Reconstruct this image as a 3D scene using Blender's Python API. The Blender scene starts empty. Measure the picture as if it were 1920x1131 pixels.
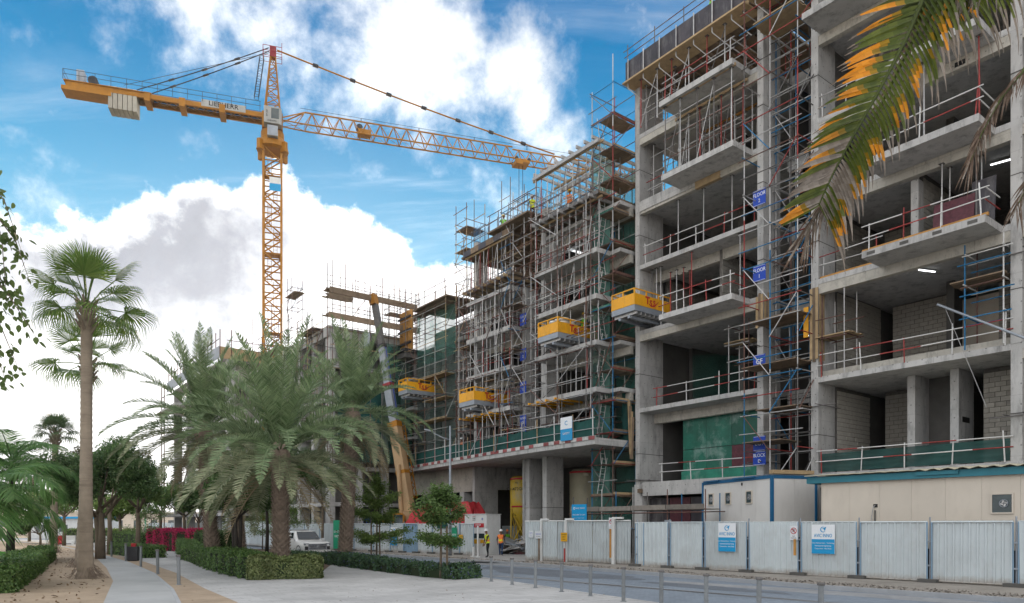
import bpy, bmesh, math, random
import numpy as np
from mathutils import Vector, Matrix, Quaternion, Euler

random.seed(11)
RNG = np.random.default_rng(5)
C = bpy.context.scene.collection
SC = bpy.context.scene
PI = math.pi
R = math.radians

# ------------------------------------------------------------------ camera, sky, sun, exposure
EYE = 2.1            # eye height
FPX, CXP, HZ = 1332.0, 960.0, 986.0      # focal length, centre and horizon of the photograph in its own pixels

def at(u, v, Y):
    """world point seen at photo pixel (u, v) at depth Y"""
    return Vector(((u - CXP) / FPX * Y, Y, EYE + (HZ - v) / FPX * Y))

def gnd(u, v, z=0.0):
    Y = (EYE - z) * FPX / (v - HZ)
    return Vector(((u - CXP) / FPX * Y, Y, z))

cam = bpy.data.cameras.new('camera')
cam.sensor_width = 36.0
cam.lens = 36.0 * FPX / 1920.0
cam.shift_y = (HZ - 565.5) / 1920.0
cam.clip_end = 3000.0
cam_ob = bpy.data.objects.new('camera', cam)
C.objects.link(cam_ob)
cam_ob.location = (0, 0, EYE)
cam_ob.rotation_euler = (PI / 2, 0, 0)
SC.camera = cam_ob

SC.view_settings.view_transform = 'Standard'
SC.view_settings.look = 'None'
SC.view_settings.gamma = 1.0
SC.view_settings.use_curve_mapping = False
SC.view_settings.exposure = 1.1
SC.cycles.max_bounces = 8
SC.cycles.transparent_max_bounces = 24
SC.cycles.diffuse_bounces = 1
SC.cycles.caustics_reflective = False
SC.cycles.caustics_refractive = False
SC.cycles.sample_clamp_indirect = 6.0

SUN_DIR = Vector((-0.27, 1.0, 0.30)).normalized()
SUN_EL = math.asin(SUN_DIR.z)
SUN_AZ = math.atan2(SUN_DIR.x, SUN_DIR.y)     # clockwise from +Y

world = bpy.data.worlds.new('World')
SC.world = world
world.use_nodes = True
WN, WL = world.node_tree.nodes, world.node_tree.links
WN.clear()

def wn(t, **k):
    n = WN.new(t)
    for a, b in k.items():
        setattr(n, a, b)
    return n

def _in(n, i, v):
    if hasattr(v, 'bl_idname') or hasattr(v, 'is_output'):
        WL.new(v, n.inputs[i])
    else:
        n.inputs[i].default_value = v

def wm(op, a, b=None, c=None, clamp=False):
    n = wn('ShaderNodeMath', operation=op, use_clamp=clamp)
    for i, v in enumerate((a, b, c)):
        if v is not None:
            _in(n, i, v)
    return n.outputs[0]

def wv(op, a, b=None, out=0):
    n = wn('ShaderNodeVectorMath', operation=op)
    _in(n, 0, a)
    if b is not None:
        _in(n, 1, b)
    return n.outputs[out]

def wramp(x, lo, hi):
    n = wn('ShaderNodeMapRange', interpolation_type='SMOOTHSTEP')
    _in(n, 0, x); _in(n, 1, lo); _in(n, 2, hi)
    return n.outputs[0]

def wnoise(vec, scale, detail=6, rough=0.55, dist=0.0):
    n = wn('ShaderNodeTexNoise')
    _in(n, 'Vector', vec)
    n.inputs['Scale'].default_value = scale
    n.inputs['Detail'].default_value = detail
    n.inputs['Roughness'].default_value = rough
    n.inputs['Distortion'].default_value = dist
    return n.outputs[0]

def pdir(u, v):
    return Vector((u - CXP, FPX, HZ - v)).normalized()

tc = wn('ShaderNodeTexCoord')
D = wv('NORMALIZE', tc.outputs['Generated'])
sep = wn('ShaderNodeSeparateXYZ'); WL.new(D, sep.inputs[0])
ez = wm('MAXIMUM', sep.outputs[2], 0.0)
inv = wm('DIVIDE', 1.0, wm('ADD', ez, 0.16))
comb = wn('ShaderNodeCombineXYZ')
WL.new(wm('MULTIPLY', sep.outputs[0], inv), comb.inputs[0])
WL.new(wm('MULTIPLY', sep.outputs[1], inv), comb.inputs[1])
plane = comb.outputs[0]                       # the cloud layer as a plane overhead

# air
sky = wn('ShaderNodeTexSky', sky_type='NISHITA', sun_disc=False)
sky.sun_elevation = SUN_EL
sky.sun_rotation = SUN_AZ
sky.air_density = 1.0
sky.dust_density = 0.6
sky.ozone_density = 4.0
hs = wn('ShaderNodeHueSaturation')
hs.inputs['Saturation'].default_value = 1.45
hs.inputs['Hue'].default_value = 0.460
hs.inputs['Value'].default_value = 1.0
WL.new(sky.outputs[0], hs.inputs['Color'])
hs.inputs['Value'].default_value = 0.052
grad = wn('ShaderNodeValToRGB')
cr = grad.color_ramp
for pos, col in ((0.0, (.62, .70, .74)), (.20, (.33, .51, .62)), (.33, (.13, .315, .45)), (.42, (.055, .215, .37)), (.50, (.012, .135, .295)), (.60, (.001, .085, .235)), (.80, (.001, .06, .19))):
    e = cr.elements.new(pos); e.color = (*col, 1)
cr.elements.remove(cr.elements[0]); cr.elements.remove(cr.elements[-1])
WL.new(sep.outputs[2], grad.inputs[0])
airmix = wn('ShaderNodeMixRGB'); airmix.inputs[0].default_value = 0.86
WL.new(hs.outputs[0], airmix.inputs[1]); WL.new(grad.outputs[0], airmix.inputs[2])
bg_air = wn('ShaderNodeBackground')
WL.new(airmix.outputs[0], bg_air.inputs[0])
bg_air.inputs[1].default_value = 1.0

# clouds: thin streaks high up, heaped cloud here and there, a bank of cloud low down
def blob(u, v, w):
    """a heap of cloud round one direction: 1 in its middle, 0 w radians off"""
    dt = wv('DOT_PRODUCT', D, tuple(pdir(u, v)), out=1)
    ang = wm('ARCCOSINE', wm('MINIMUM', dt, 1.0))
    return wm('SUBTRACT', 1.0, wm('DIVIDE', ang, w), clamp=True)

mp = wn('ShaderNodeMapping')
mp.inputs['Rotation'].default_value = (0, 0, R(35))
mp.inputs['Scale'].default_value = (0.7, 2.6, 1.0)
WL.new(plane, mp.inputs[0])
wisp = wramp(wnoise(mp.outputs[0], 1.3, 9, 0.62, 0.5), 0.46, 0.85)
wisp = wm('MULTIPLY', wisp, 0.5)

puffn = wnoise(D, 7.0, 9, 0.6, 0.15)
finen = wnoise(D, 16.0, 8, 0.62, 0.1)
mixn = wm('ADD', wm('MULTIPLY', puffn, 0.65), wm('MULTIPLY', finen, 0.35))
heaps = None
for (u, v, w, k) in ((760, 90, .17, 1.0), (690, 70, .10, .7), (990, 130, .11, .85), (1060, 245, .08, .6), (700, 310, .05, .55),
                     (60, 380, .16, .42), (20, 250, .10, .35), (500, 50, .13, .62), (400, 5, .10, .55), (580, 140, .07, .5), (-150, 330, .2, .5), (1500, -300, .5, .5),
                     (-500, -300, .5, .5)):
    b = wm('MULTIPLY', blob(u, v, w), k)
    heaps = b if heaps is None else wm('MAXIMUM', heaps, b)
scat = wramp(wnoise(plane, 1.1, 5, 0.55), 0.50, 0.78)          # the same kind of heaps all over the rest of the sky
behind = wramp(wm('MULTIPLY', sep.outputs[1], -1.0), -0.35, 0.2)
heaps = wm('MAXIMUM', heaps, wm('MULTIPLY', scat, wm('MULTIPLY', behind, 0.8)))
puff = wramp(wm('ADD', wm('MULTIPLY', heaps, 0.62), wm('MULTIPLY', wm('ADD', wm('MULTIPLY', mixn, 1.5), -0.25), 1.0)), 0.62, 1.05)

# bank: its top edge at about 20 degrees, uneven
edge = wm('ADD', wm('ADD', 0.338, wm('MULTIPLY', blob(390, 385, .25), .10)), wm('ADD', wm('MULTIPLY', wm('SUBTRACT', wnoise(D, 4.2, 9, 0.6), 0.5), 0.26), wm('MULTIPLY', wm('SUBTRACT', finen, 0.5), 0.10)))
bank = wramp(wm('SUBTRACT', edge, sep.outputs[2]), -0.008, 0.014)
deep = wramp(wm('SUBTRACT', edge, sep.outputs[2]), 0.0, 0.11)      # how far inside the bank
low = wramp(sep.outputs[2], 0.30, 0.16)

cov = wm('MAXIMUM', wm('MAXIMUM', wisp, puff), bank)
# unseen broken cloud deck added overhead and behind, brightened to light the facade
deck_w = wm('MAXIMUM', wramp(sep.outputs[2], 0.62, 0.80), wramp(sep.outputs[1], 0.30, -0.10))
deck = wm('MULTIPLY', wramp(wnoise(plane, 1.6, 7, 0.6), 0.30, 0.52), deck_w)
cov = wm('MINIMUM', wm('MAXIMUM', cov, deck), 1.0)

sd = wv('DOT_PRODUCT', D, tuple(SUN_DIR), out=1)
glow = wm('POWER', wm('MAXIMUM', sd, 0.0), 14.0)
# grey belly of the bank away from the sun
belly = wm('MULTIPLY', wm('MULTIPLY', deep, wm('SUBTRACT', 1.0, low)), wm('SUBTRACT', 1.0, wm('POWER', wm('MAXIMUM', sd, 0.0), 60.0)))
belly = wm('MAXIMUM', wm('MULTIPLY', belly, wramp(wnoise(D, 5.0, 6, 0.55), 0.40, 0.60)), wm('MULTIPLY', wramp(wm('ADD', wm('MAXIMUM', wm('MULTIPLY', blob(320, 425, .26), 0.95), wm('MULTIPLY', blob(150, 430, .20), .8)), wm('MULTIPLY', wm('SUBTRACT', mixn, .5), 2.6)), 0.10, 0.85), wramp(wm('SUBTRACT', edge, sep.outputs[2]), 0.006, 0.040)))
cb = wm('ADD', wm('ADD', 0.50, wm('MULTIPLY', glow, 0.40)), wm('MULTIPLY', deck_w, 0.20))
cb = wm('MULTIPLY', cb, wm('ADD', wm('ADD', 0.50, wm('MULTIPLY', finen, 0.50)), wm('MULTIPLY', wnoise(D, 3.4, 5, 0.55, 0.4), 0.50)))
cb = wm('MULTIPLY', cb, wm('SUBTRACT', 1.0, wm('MULTIPLY', belly, 0.60)))
ccol = wn('ShaderNodeMixRGB')
ccol.inputs[1].default_value = (1.0, 1.0, 1.0, 1)
ccol.inputs[2].default_value = (0.86, 0.90, 1.0, 1)
WL.new(belly, ccol.inputs[0])
bg_cl = wn('ShaderNodeBackground')
WL.new(ccol.outputs[0], bg_cl.inputs[0])
WL.new(cb, bg_cl.inputs[1])
mixs = wn('ShaderNodeMixShader')
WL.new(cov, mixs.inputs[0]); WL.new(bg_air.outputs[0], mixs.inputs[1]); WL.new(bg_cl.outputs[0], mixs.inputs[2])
wout = wn('ShaderNodeOutputWorld')
WL.new(mixs.outputs[0], wout.inputs[0])

sun = bpy.data.lights.new('sun', 'SUN')
sun.energy = 1.5
sun.angle = R(12)
sun.color = (1.0, 0.80, 0.56)
sun_ob = bpy.data.objects.new('sun', sun)
C.objects.link(sun_ob)
sun_ob.location = (-30, 60, 60)
sun_ob.rotation_euler = SUN_DIR.to_track_quat('Z', 'Y').to_euler()

# ------------------------------------------------------------------ materials
MATS = {}

def mat(name, col, rough=0.8, metal=0.0, var=0.18, scale=2.0, bump=0.0, bscale=30.0, rnd=0.08, spec=0.4,
        stain=None, stain_amt=0.0, stain_scale=(1.2, 1.2, 0.35), coat=0.0):
    m = bpy.data.materials.new(name)
    m.use_nodes = True
    nt = m.node_tree; N, L = nt.nodes, nt.links
    b = N['Principled BSDF']
    b.inputs['Roughness'].default_value = rough
    b.inputs['Metallic'].default_value = metal
    b.inputs['Specular IOR Level'].default_value = spec
    b.inputs['Coat Weight'].default_value = coat
    g = N.new('ShaderNodeNewGeometry')
    n1 = N.new('ShaderNodeTexNoise'); n1.inputs['Scale'].default_value = scale; n1.inputs['Detail'].default_value = 7
    n1.inputs['Roughness'].default_value = 0.65
    L.new(g.outputs['Position'], n1.inputs['Vector'])
    oi = N.new('ShaderNodeObjectInfo')
    mr = N.new('ShaderNodeMapRange'); mr.inputs[1].default_value = 0.25; mr.inputs[2].default_value = 0.75
    mr.inputs[3].default_value = 1 - var; mr.inputs[4].default_value = 1 + var
    L.new(n1.outputs[0], mr.inputs[0])
    mr2 = N.new('ShaderNodeMapRange'); mr2.inputs[3].default_value = 1 - rnd; mr2.inputs[4].default_value = 1 + rnd
    L.new(oi.outputs['Random'], mr2.inputs[0])
    mu = N.new('ShaderNodeMath'); mu.operation = 'MULTIPLY'
    L.new(mr.outputs[0], mu.inputs[0]); L.new(mr2.outputs[0], mu.inputs[1])
    vm = N.new('ShaderNodeVectorMath'); vm.operation = 'SCALE'
    vm.inputs[0].default_value = col[:3]
    L.new(mu.outputs[0], vm.inputs['Scale'])
    out = vm.outputs[0]
    if stain is not None:
        mp_ = N.new('ShaderNodeMapping'); mp_.inputs['Scale'].default_value = stain_scale
        L.new(g.outputs['Position'], mp_.inputs[0])
        n2 = N.new('ShaderNodeTexNoise'); n2.inputs['Scale'].default_value = 1.6; n2.inputs['Detail'].default_value = 9
        n2.inputs['Roughness'].default_value = 0.7
        L.new(mp_.outputs[0], n2.inputs['Vector'])
        mr3 = N.new('ShaderNodeMapRange'); mr3.inputs[1].default_value = 0.5; mr3.inputs[2].default_value = 0.72
        mr3.inputs[3].default_value = 0; mr3.inputs[4].default_value = stain_amt
        L.new(n2.outputs[0], mr3.inputs[0])
        mx = N.new('ShaderNodeMixRGB'); mx.inputs[2].default_value = (*stain, 1)
        L.new(mr3.outputs[0], mx.inputs[0]); L.new(out, mx.inputs[1])
        out = mx.outputs[0]
    L.new(out, b.inputs['Base Color'])
    if bump > 0:
        n3 = N.new('ShaderNodeTexNoise'); n3.inputs['Scale'].default_value = bscale; n3.inputs['Detail'].default_value = 5
        L.new(g.outputs['Position'], n3.inputs['Vector'])
        bp = N.new('ShaderNodeBump'); bp.inputs['Strength'].default_value = bump; bp.inputs['Distance'].default_value = 0.02
        L.new(n3.outputs[0], bp.inputs['Height']); L.new(bp.outputs[0], b.inputs['Normal'])
    MATS[name] = m
    return m

def leafmat(name, col, col2=None, trans=0.35, rough=0.55, hue=0.25):
    """leaves: each leaf its own tone, some light passes through"""
    m = bpy.data.materials.new(name)
    m.use_nodes = True
    nt = m.node_tree; N, L = nt.nodes, nt.links
    b = N['Principled BSDF']
    b.inputs['Roughness'].default_value = rough
    b.inputs['Specular IOR Level'].default_value = 0.35
    g = N.new('ShaderNodeNewGeometry')
    mx = N.new('ShaderNodeMixRGB')
    mx.inputs[1].default_value = (*col, 1)
    mx.inputs[2].default_value = (*(col2 or tuple(c * 1.7 for c in col)), 1)
    L.new(g.outputs['Random Per Island'], mx.inputs[0])
    n1 = N.new('ShaderNodeTexNoise'); n1.inputs['Scale'].default_value = 1.3; n1.inputs['Detail'].default_value = 3
    L.new(g.outputs['Position'], n1.inputs['Vector'])
    mr = N.new('ShaderNodeMapRange'); mr.inputs[1].default_value = 0.3; mr.inputs[2].default_value = 0.7
    mr.inputs[3].default_value = 1 - hue; mr.inputs[4].default_value = 1 + hue
    L.new(n1.outputs[0], mr.inputs[0])
    vm = N.new('ShaderNodeVectorMath'); vm.operation = 'SCALE'
    L.new(mx.outputs[0], vm.inputs[0]); L.new(mr.outputs[0], vm.inputs['Scale'])
    L.new(vm.outputs[0], b.inputs['Base Color'])
    t = N.new('ShaderNodeBsdfTranslucent'); L.new(vm.outputs[0], t.inputs[0])
    ms = N.new('ShaderNodeMixShader'); ms.inputs[0].default_value = trans
    L.new(b.outputs[0], ms.inputs[1]); L.new(t.outputs[0], ms.inputs[2])
    L.new(ms.outputs[0], N['Material Output'].inputs[0])
    MATS[name] = m
    return m

def netmat(name, col, open_=0.5):
    m = bpy.data.materials.new(name)
    m.use_nodes = True
    nt = m.node_tree; N, L = nt.nodes, nt.links
    b = N['Principled BSDF']; b.inputs['Roughness'].default_value = 0.8
    g = N.new('ShaderNodeNewGeometry')
    n1 = N.new('ShaderNodeTexNoise'); n1.inputs['Scale'].default_value = 0.8; n1.inputs['Detail'].default_value = 6
    L.new(g.outputs['Position'], n1.inputs['Vector'])
    vm = N.new('ShaderNodeVectorMath'); vm.operation = 'SCALE'; vm.inputs[0].default_value = col
    mr = N.new('ShaderNodeMapRange'); mr.inputs[1].default_value = .3; mr.inputs[2].default_value = .7
    mr.inputs[3].default_value = .65; mr.inputs[4].default_value = 1.35
    L.new(n1.outputs[0], mr.inputs[0]); L.new(mr.outputs[0], vm.inputs['Scale']); L.new(vm.outputs[0], b.inputs['Base Color'])
    t = N.new('ShaderNodeBsdfTranslucent'); L.new(vm.outputs[0], t.inputs[0])
    m1 = N.new('ShaderNodeMixShader'); m1.inputs[0].default_value = 0.4
    L.new(b.outputs[0], m1.inputs[1]); L.new(t.outputs[0], m1.inputs[2])
    tr = N.new('ShaderNodeBsdfTransparent')
    m2 = N.new('ShaderNodeMixShader')
    mr2 = N.new('ShaderNodeMapRange'); mr2.inputs[1].default_value = .3; mr2.inputs[2].default_value = .7
    mr2.inputs[3].default_value = open_ - .13; mr2.inputs[4].default_value = open_ + .13
    n2 = N.new('ShaderNodeTexNoise'); n2.inputs['Scale'].default_value = 0.45; n2.inputs['Detail'].default_value = 4
    L.new(g.outputs['Position'], n2.inputs['Vector']); L.new(n2.outputs[0], mr2.inputs[0])
    L.new(mr2.outputs[0], m2.inputs[0])
    L.new(m1.outputs[0], m2.inputs[1]); L.new(tr.outputs[0], m2.inputs[2])
    L.new(m2.outputs[0], N['Material Output'].inputs[0])
    MATS[name] = m
    return m

def glow(name, col, s):
    m = bpy.data.materials.new(name); m.use_nodes = True
    b = m.node_tree.nodes['Principled BSDF']
    b.inputs['Emission Color'].default_value = (*col, 1); b.inputs['Emission Strength'].default_value = s
    b.inputs['Base Color'].default_value = (*col, 1)
    return m

def joints(m, w=1.25, h=2.45, depth=.72):
    """thin lines and tie holes the form panels left on upright faces"""
    nt = m.node_tree; N, L = nt.nodes, nt.links
    b = N['Principled BSDF']; src = b.inputs['Base Color'].links[0].from_socket
    g = N.new('ShaderNodeNewGeometry')
    sp = N.new('ShaderNodeSeparateXYZ'); L.new(g.outputs['Position'], sp.inputs[0])
    def M_(op, a, c):
        n = N.new('ShaderNodeMath'); n.operation = op
        for i, v in enumerate((a, c)):
            if isinstance(v, (int, float)): n.inputs[i].default_value = v
            else: L.new(v, n.inputs[i])
        return n.outputs[0]
    q = M_('ADD', M_('MULTIPLY', sp.outputs[0], 1.402), M_('MULTIPLY', sp.outputs[1], -.186))
    cb_ = N.new('ShaderNodeCombineXYZ'); L.new(q, cb_.inputs[0]); L.new(sp.outputs[2], cb_.inputs[1])
    br = N.new('ShaderNodeTexBrick'); br.offset = 0.0
    br.inputs['Scale'].default_value = 1.0; br.inputs['Brick Width'].default_value = w; br.inputs['Row Height'].default_value = h
    br.inputs['Mortar Size'].default_value = .012; br.inputs['Mortar Smooth'].default_value = .6
    br.inputs['Color1'].default_value = (1, 1, 1, 1); br.inputs['Color2'].default_value = (.90, .91, .92, 1); br.inputs['Mortar'].default_value = (depth, depth, depth, 1)
    L.new(cb_.outputs[0], br.inputs['Vector'])
    fx = M_('SUBTRACT', M_('FRACT', M_('DIVIDE', q, .62), 0), .5); fz = M_('SUBTRACT', M_('FRACT', M_('DIVIDE', sp.outputs[2], .82), 0), .5)
    d2 = M_('ADD', M_('POWER', M_('MULTIPLY', fx, .62), 2), M_('POWER', M_('MULTIPLY', fz, .82), 2))
    hole = M_('LESS_THAN', d2, .0011)
    k = M_('SUBTRACT', 1.0, M_('MULTIPLY', hole, .5))
    nz = N.new('ShaderNodeSeparateXYZ'); L.new(g.outputs['Normal'], nz.inputs[0])
    up = M_('LESS_THAN', M_('ABSOLUTE', nz.outputs[2], 0), .5)
    mx = N.new('ShaderNodeMixRGB'); mx.blend_type = 'MULTIPLY'
    L.new(up, mx.inputs[0]); L.new(src, mx.inputs[1])
    sc_ = N.new('ShaderNodeVectorMath'); sc_.operation = 'SCALE'; L.new(br.outputs[0], sc_.inputs[0]); L.new(k, sc_.inputs['Scale'])
    L.new(sc_.outputs[0], mx.inputs[2]); L.new(mx.outputs[0], b.inputs['Base Color'])
    # small streaks and specks
    n2 = N.new('ShaderNodeTexNoise'); n2.inputs['Scale'].default_value = 3.2; n2.inputs['Detail'].default_value = 10; n2.inputs['Roughness'].default_value = .8
    mp_ = N.new('ShaderNodeMapping'); mp_.inputs['Scale'].default_value = (1, 1, .3); L.new(g.outputs['Position'], mp_.inputs[0]); L.new(mp_.outputs[0], n2.inputs['Vector'])
    mr = N.new('ShaderNodeMapRange'); mr.inputs[1].default_value = .56; mr.inputs[2].default_value = .72; mr.inputs[3].default_value = 1; mr.inputs[4].default_value = .42
    L.new(n2.outputs[0], mr.inputs[0])
    s2 = N.new('ShaderNodeVectorMath'); s2.operation = 'SCALE'; L.new(mx.outputs[0], s2.inputs[0]); L.new(mr.outputs[0], s2.inputs['Scale'])
    L.new(s2.outputs[0], b.inputs['Base Color'])
    return m
concrete = joints(mat('concrete', (.53, .515, .495), .9, var=.14, scale=.9, bump=.25, bscale=14, rnd=.10, stain=(.15, .145, .14), stain_amt=.75))
concrete_dk_shade = mat('concrete_inner_shade', (.115, .11, .102), .92, var=.3, scale=.8, bump=.2, bscale=12, stain=(.10, .10, .10), stain_amt=.6)  # room shade put into the colour; dark joints and feet use it too
concrete_warm = joints(mat('concrete_edge', (.54, .505, .44), .9, var=.18, scale=1.3, bump=.25, bscale=16, stain=(.17, .16, .145), stain_amt=.6, stain_scale=(2, 2, 1)), 2.4, 9)
blockm = mat('block', (.40, .375, .33), .95, var=.15, scale=5, bump=.5, bscale=40, rnd=.16)
mortar = mat('mortar', (.13, .12, .11), .95, var=.3, scale=6)
galv = mat('galvanised_tube', (.50, .49, .48), .5, .4, var=.25, scale=5, rnd=.15)
galv_dk = mat('dull_tube', (.16, .15, .145), .6, .4, var=.3, scale=5, rnd=.2)
rust = mat('rusty_tube', (.165, .09, .072), .75, .25, var=.4, scale=6, rnd=.2)
redt = mat('red_tube', (.33, .05, .045), .6, .1, var=.3, scale=6, rnd=.2)
whitet = mat('white_tube', (.68, .67, .65), .5, 0, var=.15, scale=6)
bluet = mat('blue_tube', (.02, .16, .33), .55, .1, var=.25, scale=6, rnd=.15)
timber = mat('timber_board', (.215, .155, .105), .85, var=.35, scale=3, bump=.3, rnd=.25)
timber_lt = mat('pale_timber', (.42, .30, .17), .85, var=.25, scale=3, rnd=.15)
timber_or = mat('orange_plywood', (.52, .26, .07), .7, var=.25, scale=3, rnd=.12)
ply_dk = mat('dark_film_plywood', (.055, .047, .055), .4, var=.4, scale=2, rnd=.3, stain=(.25, .24, .23), stain_amt=.5)
ply_red = mat('maroon_plywood', (.10, .025, .035), .5, var=.5, scale=5, rnd=.2)
green_sheet = mat('green_sheeting', (.02, .17, .115), .4, var=.4, scale=1.2, bump=.3, bscale=6, rnd=.35, stain=(.30, .42, .38), stain_amt=.9, stain_scale=(.45, .45, .45))
net_green = netmat('green_net', (.075, .25, .20), .44)
net_pale = netmat('pale_green_net', (.17, .38, .32), .44)
net_grey = netmat('grey_net', (.10, .165, .145), .45)
hoard_green = mat('green_hoarding_cloth', (.010, .072, .062), .75, var=.4, scale=1.2, bump=.3, bscale=5)
yellow = mat('platform_yellow', (.86, .40, .015), .45, var=.10, scale=1.5, rnd=.05, stain=(.30, .16, .05), stain_amt=.45)
crane_y = mat('crane_yellow', (.40, .165, .010), .5, .1, var=.2, scale=1.2, rnd=.08, stain=(.2, .1, .03), stain_amt=.3)
crane_buff = mat('boom_buff', (.50, .33, .18), .5, var=.15, scale=.8, stain=(.3, .18, .08), stain_amt=.4)
crane_red = mat('crane_head_red', (.28, .03, .04), .55, .1, var=.2)
steel_gr = mat('steel_grey', (.33, .36, .40), .5, .3, var=.15, scale=2)
steel_dk = mat('steel_dark', (.055, .055, .06), .6, .4, var=.3)
cable_m = mat('cable', (.03, .025, .02), .6, .3, var=.2)
weight_c = mat('counterweight_concrete', (.42, .39, .33), .85, var=.15, scale=2, stain=(.25, .22, .18), stain_amt=.4)
cab_grey = mat('crane_cab_grey', (.42, .42, .40), .5, var=.12, scale=1.5, stain=(.25, .22, .18), stain_amt=.4)
white_p = mat('white_paint', (.76, .76, .74), .5, var=.08, scale=1.5, rnd=.04, stain=(.4, .38, .34), stain_amt=.25)
hoard = mat('hoarding_sheet', (.60, .655, .67), .45, .1, var=.10, scale=.7, rnd=.10, stain=(.38, .36, .33), stain_amt=.35, stain_scale=(.8, .8, .5))
def splash(m, z1=.55, col=(.34, .28, .22), amt=.75):
    """dried mud thrown up along the foot of a sheet"""
    nt = m.node_tree; N, L = nt.nodes, nt.links
    b = N['Principled BSDF']; src = b.inputs['Base Color'].links[0].from_socket
    g = N.new('ShaderNodeNewGeometry'); sp = N.new('ShaderNodeSeparateXYZ'); L.new(g.outputs['Position'], sp.inputs[0])
    n = N.new('ShaderNodeTexNoise'); n.inputs['Scale'].default_value = 2.6; n.inputs['Detail'].default_value = 8; n.inputs['Roughness'].default_value = .75
    L.new(g.outputs['Position'], n.inputs['Vector'])
    a = N.new('ShaderNodeMath'); a.operation = 'MULTIPLY_ADD'; a.inputs[1].default_value = -1.0 / z1; a.inputs[2].default_value = .55
    L.new(sp.outputs[2], a.inputs[0])
    c = N.new('ShaderNodeMath'); c.operation = 'ADD'; L.new(a.outputs[0], c.inputs[0]); L.new(n.outputs[0], c.inputs[1])
    mr = N.new('ShaderNodeMapRange'); mr.inputs[1].default_value = .52; mr.inputs[2].default_value = 1.0; mr.inputs[3].default_value = 0; mr.inputs[4].default_value = amt
    L.new(c.outputs[0], mr.inputs[0])
    mx = N.new('ShaderNodeMixRGB'); mx.inputs[2].default_value = (*col, 1)
    L.new(mr.outputs[0], mx.inputs[0]); L.new(src, mx.inputs[1]); L.new(mx.outputs[0], b.inputs['Base Color'])
    return m
splash(hoard)
hoard_blue = mat('blue_hoarding_sheet', (.24, .36, .48), .5, .1, var=.12, scale=.7, rnd=.05)
cream = mat('cabin_cream', (.70, .62, .52), .6, var=.06, scale=.8, rnd=.03, stain=(.45, .38, .3), stain_amt=.25)
cabin_w = mat('cabin_white', (.72, .69, .65), .55, var=.06, scale=.8, stain=(.45, .42, .38), stain_amt=.25)
cabin_blue = mat('cabin_blue', (.012, .12, .26), .5, var=.12, scale=2)
teal = mat('teal_trim', (.04, .22, .28), .55, var=.15, scale=2)
roofm = mat('cream_roof_sheet', (.62, .57, .42), .6, var=.12, scale=2, stain=(.25, .22, .16), stain_amt=.4)
sign_blue = mat('sign_blue', (.012, .065, .47), .4, var=.05)
sign_cyan = mat('sign_cyan', (.01, .33, .66), .4, var=.04)
sign_white = mat('sign_white', (.80, .82, .84), .4, var=.03)
sign_green = mat('sign_green', (.01, .33, .17), .4, var=.06)
sign_red = mat('sign_red', (.50, .02, .03), .45, var=.05)
sign_yel = mat('sign_yellow', (.80, .42, .02), .45, var=.05)
black = mat('black', (.012, .012, .013), .5, var=.1)
glass_dk = mat('dark_glass', (.03, .05, .055), .08, 0, var=.2, spec=.9)
pane_m = mat('grimy_pane', (.035, .06, .065), .2, 0, var=.35, scale=4, spec=.7)
tarp = mat('red_tarpaulin', (.55, .04, .05), .55, var=.2, scale=1.5, bump=.5, bscale=5)
tarp_pale = mat('faded_tarpaulin', (.62, .36, .34), .6, var=.2, scale=1.5)
silo_g = mat('silo_beige', (.42, .38, .27), .5, var=.2, scale=.8, stain=(.20, .20, .20), stain_amt=.8, stain_scale=(.6, .6, .3))
faded_red = mat('faded_red', (.30, .085, .085), .7, var=.3, scale=3, rnd=.25)
faded_white = mat('faded_white', (.58, .56, .54), .7, var=.25, scale=3, rnd=.15)
silo_y = mat('silo_yellow', (.74, .50, .05), .45, var=.15, scale=1.0, stain=(.40, .38, .34), stain_amt=.8, stain_scale=(.6, .6, .35))
skin_m = mat('skin', (.22, .115, .07), .6, var=.08)
cloth_bk = mat('black_trousers', (.012, .012, .014), .85, var=.2)
cloth_jn = mat('denim', (.03, .06, .14), .85, var=.2)
cloth_sh = mat('dark_shirt', (.05, .03, .035), .85, var=.2)
vest_y = mat('hi_vis_yellow', (.72, .80, .03), .7, var=.06)
vest_o = mat('hi_vis_orange', (.85, .22, .05), .7, var=.06)
vest_g = mat('hi_vis_green', (.25, .72, .05), .7, var=.06)
helmet_w = mat('helmet_white', (.78, .78, .77), .3, var=.03)
helmet_y = mat('helmet_yellow', (.80, .50, .02), .3, var=.03)
helmet_o = mat('helmet_orange', (.75, .2, .03), .3, var=.03)
tube_lit = glow('lit_tube', (.95, .98, 1.0), 2.2)

# ------------------------------------------------------------------ shape helpers
def link(o, parent=None):
    C.objects.link(o)
    if parent is not None:
        o.parent = parent
    return o

def tag(o, label=None, cat=None, group=None, kind=None):
    if label: o['label'] = label
    if cat: o['category'] = cat
    if group: o['group'] = group
    if kind: o['kind'] = kind
    return o

def thing(name, label, cat, loc=(0, 0, 0), rz=0.0, group=None):
    o = bpy.data.objects.new(name, None)
    o.empty_display_size = 0.2
    C.objects.link(o)
    o.location = loc
    o.rotation_euler = (0, 0, rz)
    return tag(o, label, cat, group)

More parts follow.
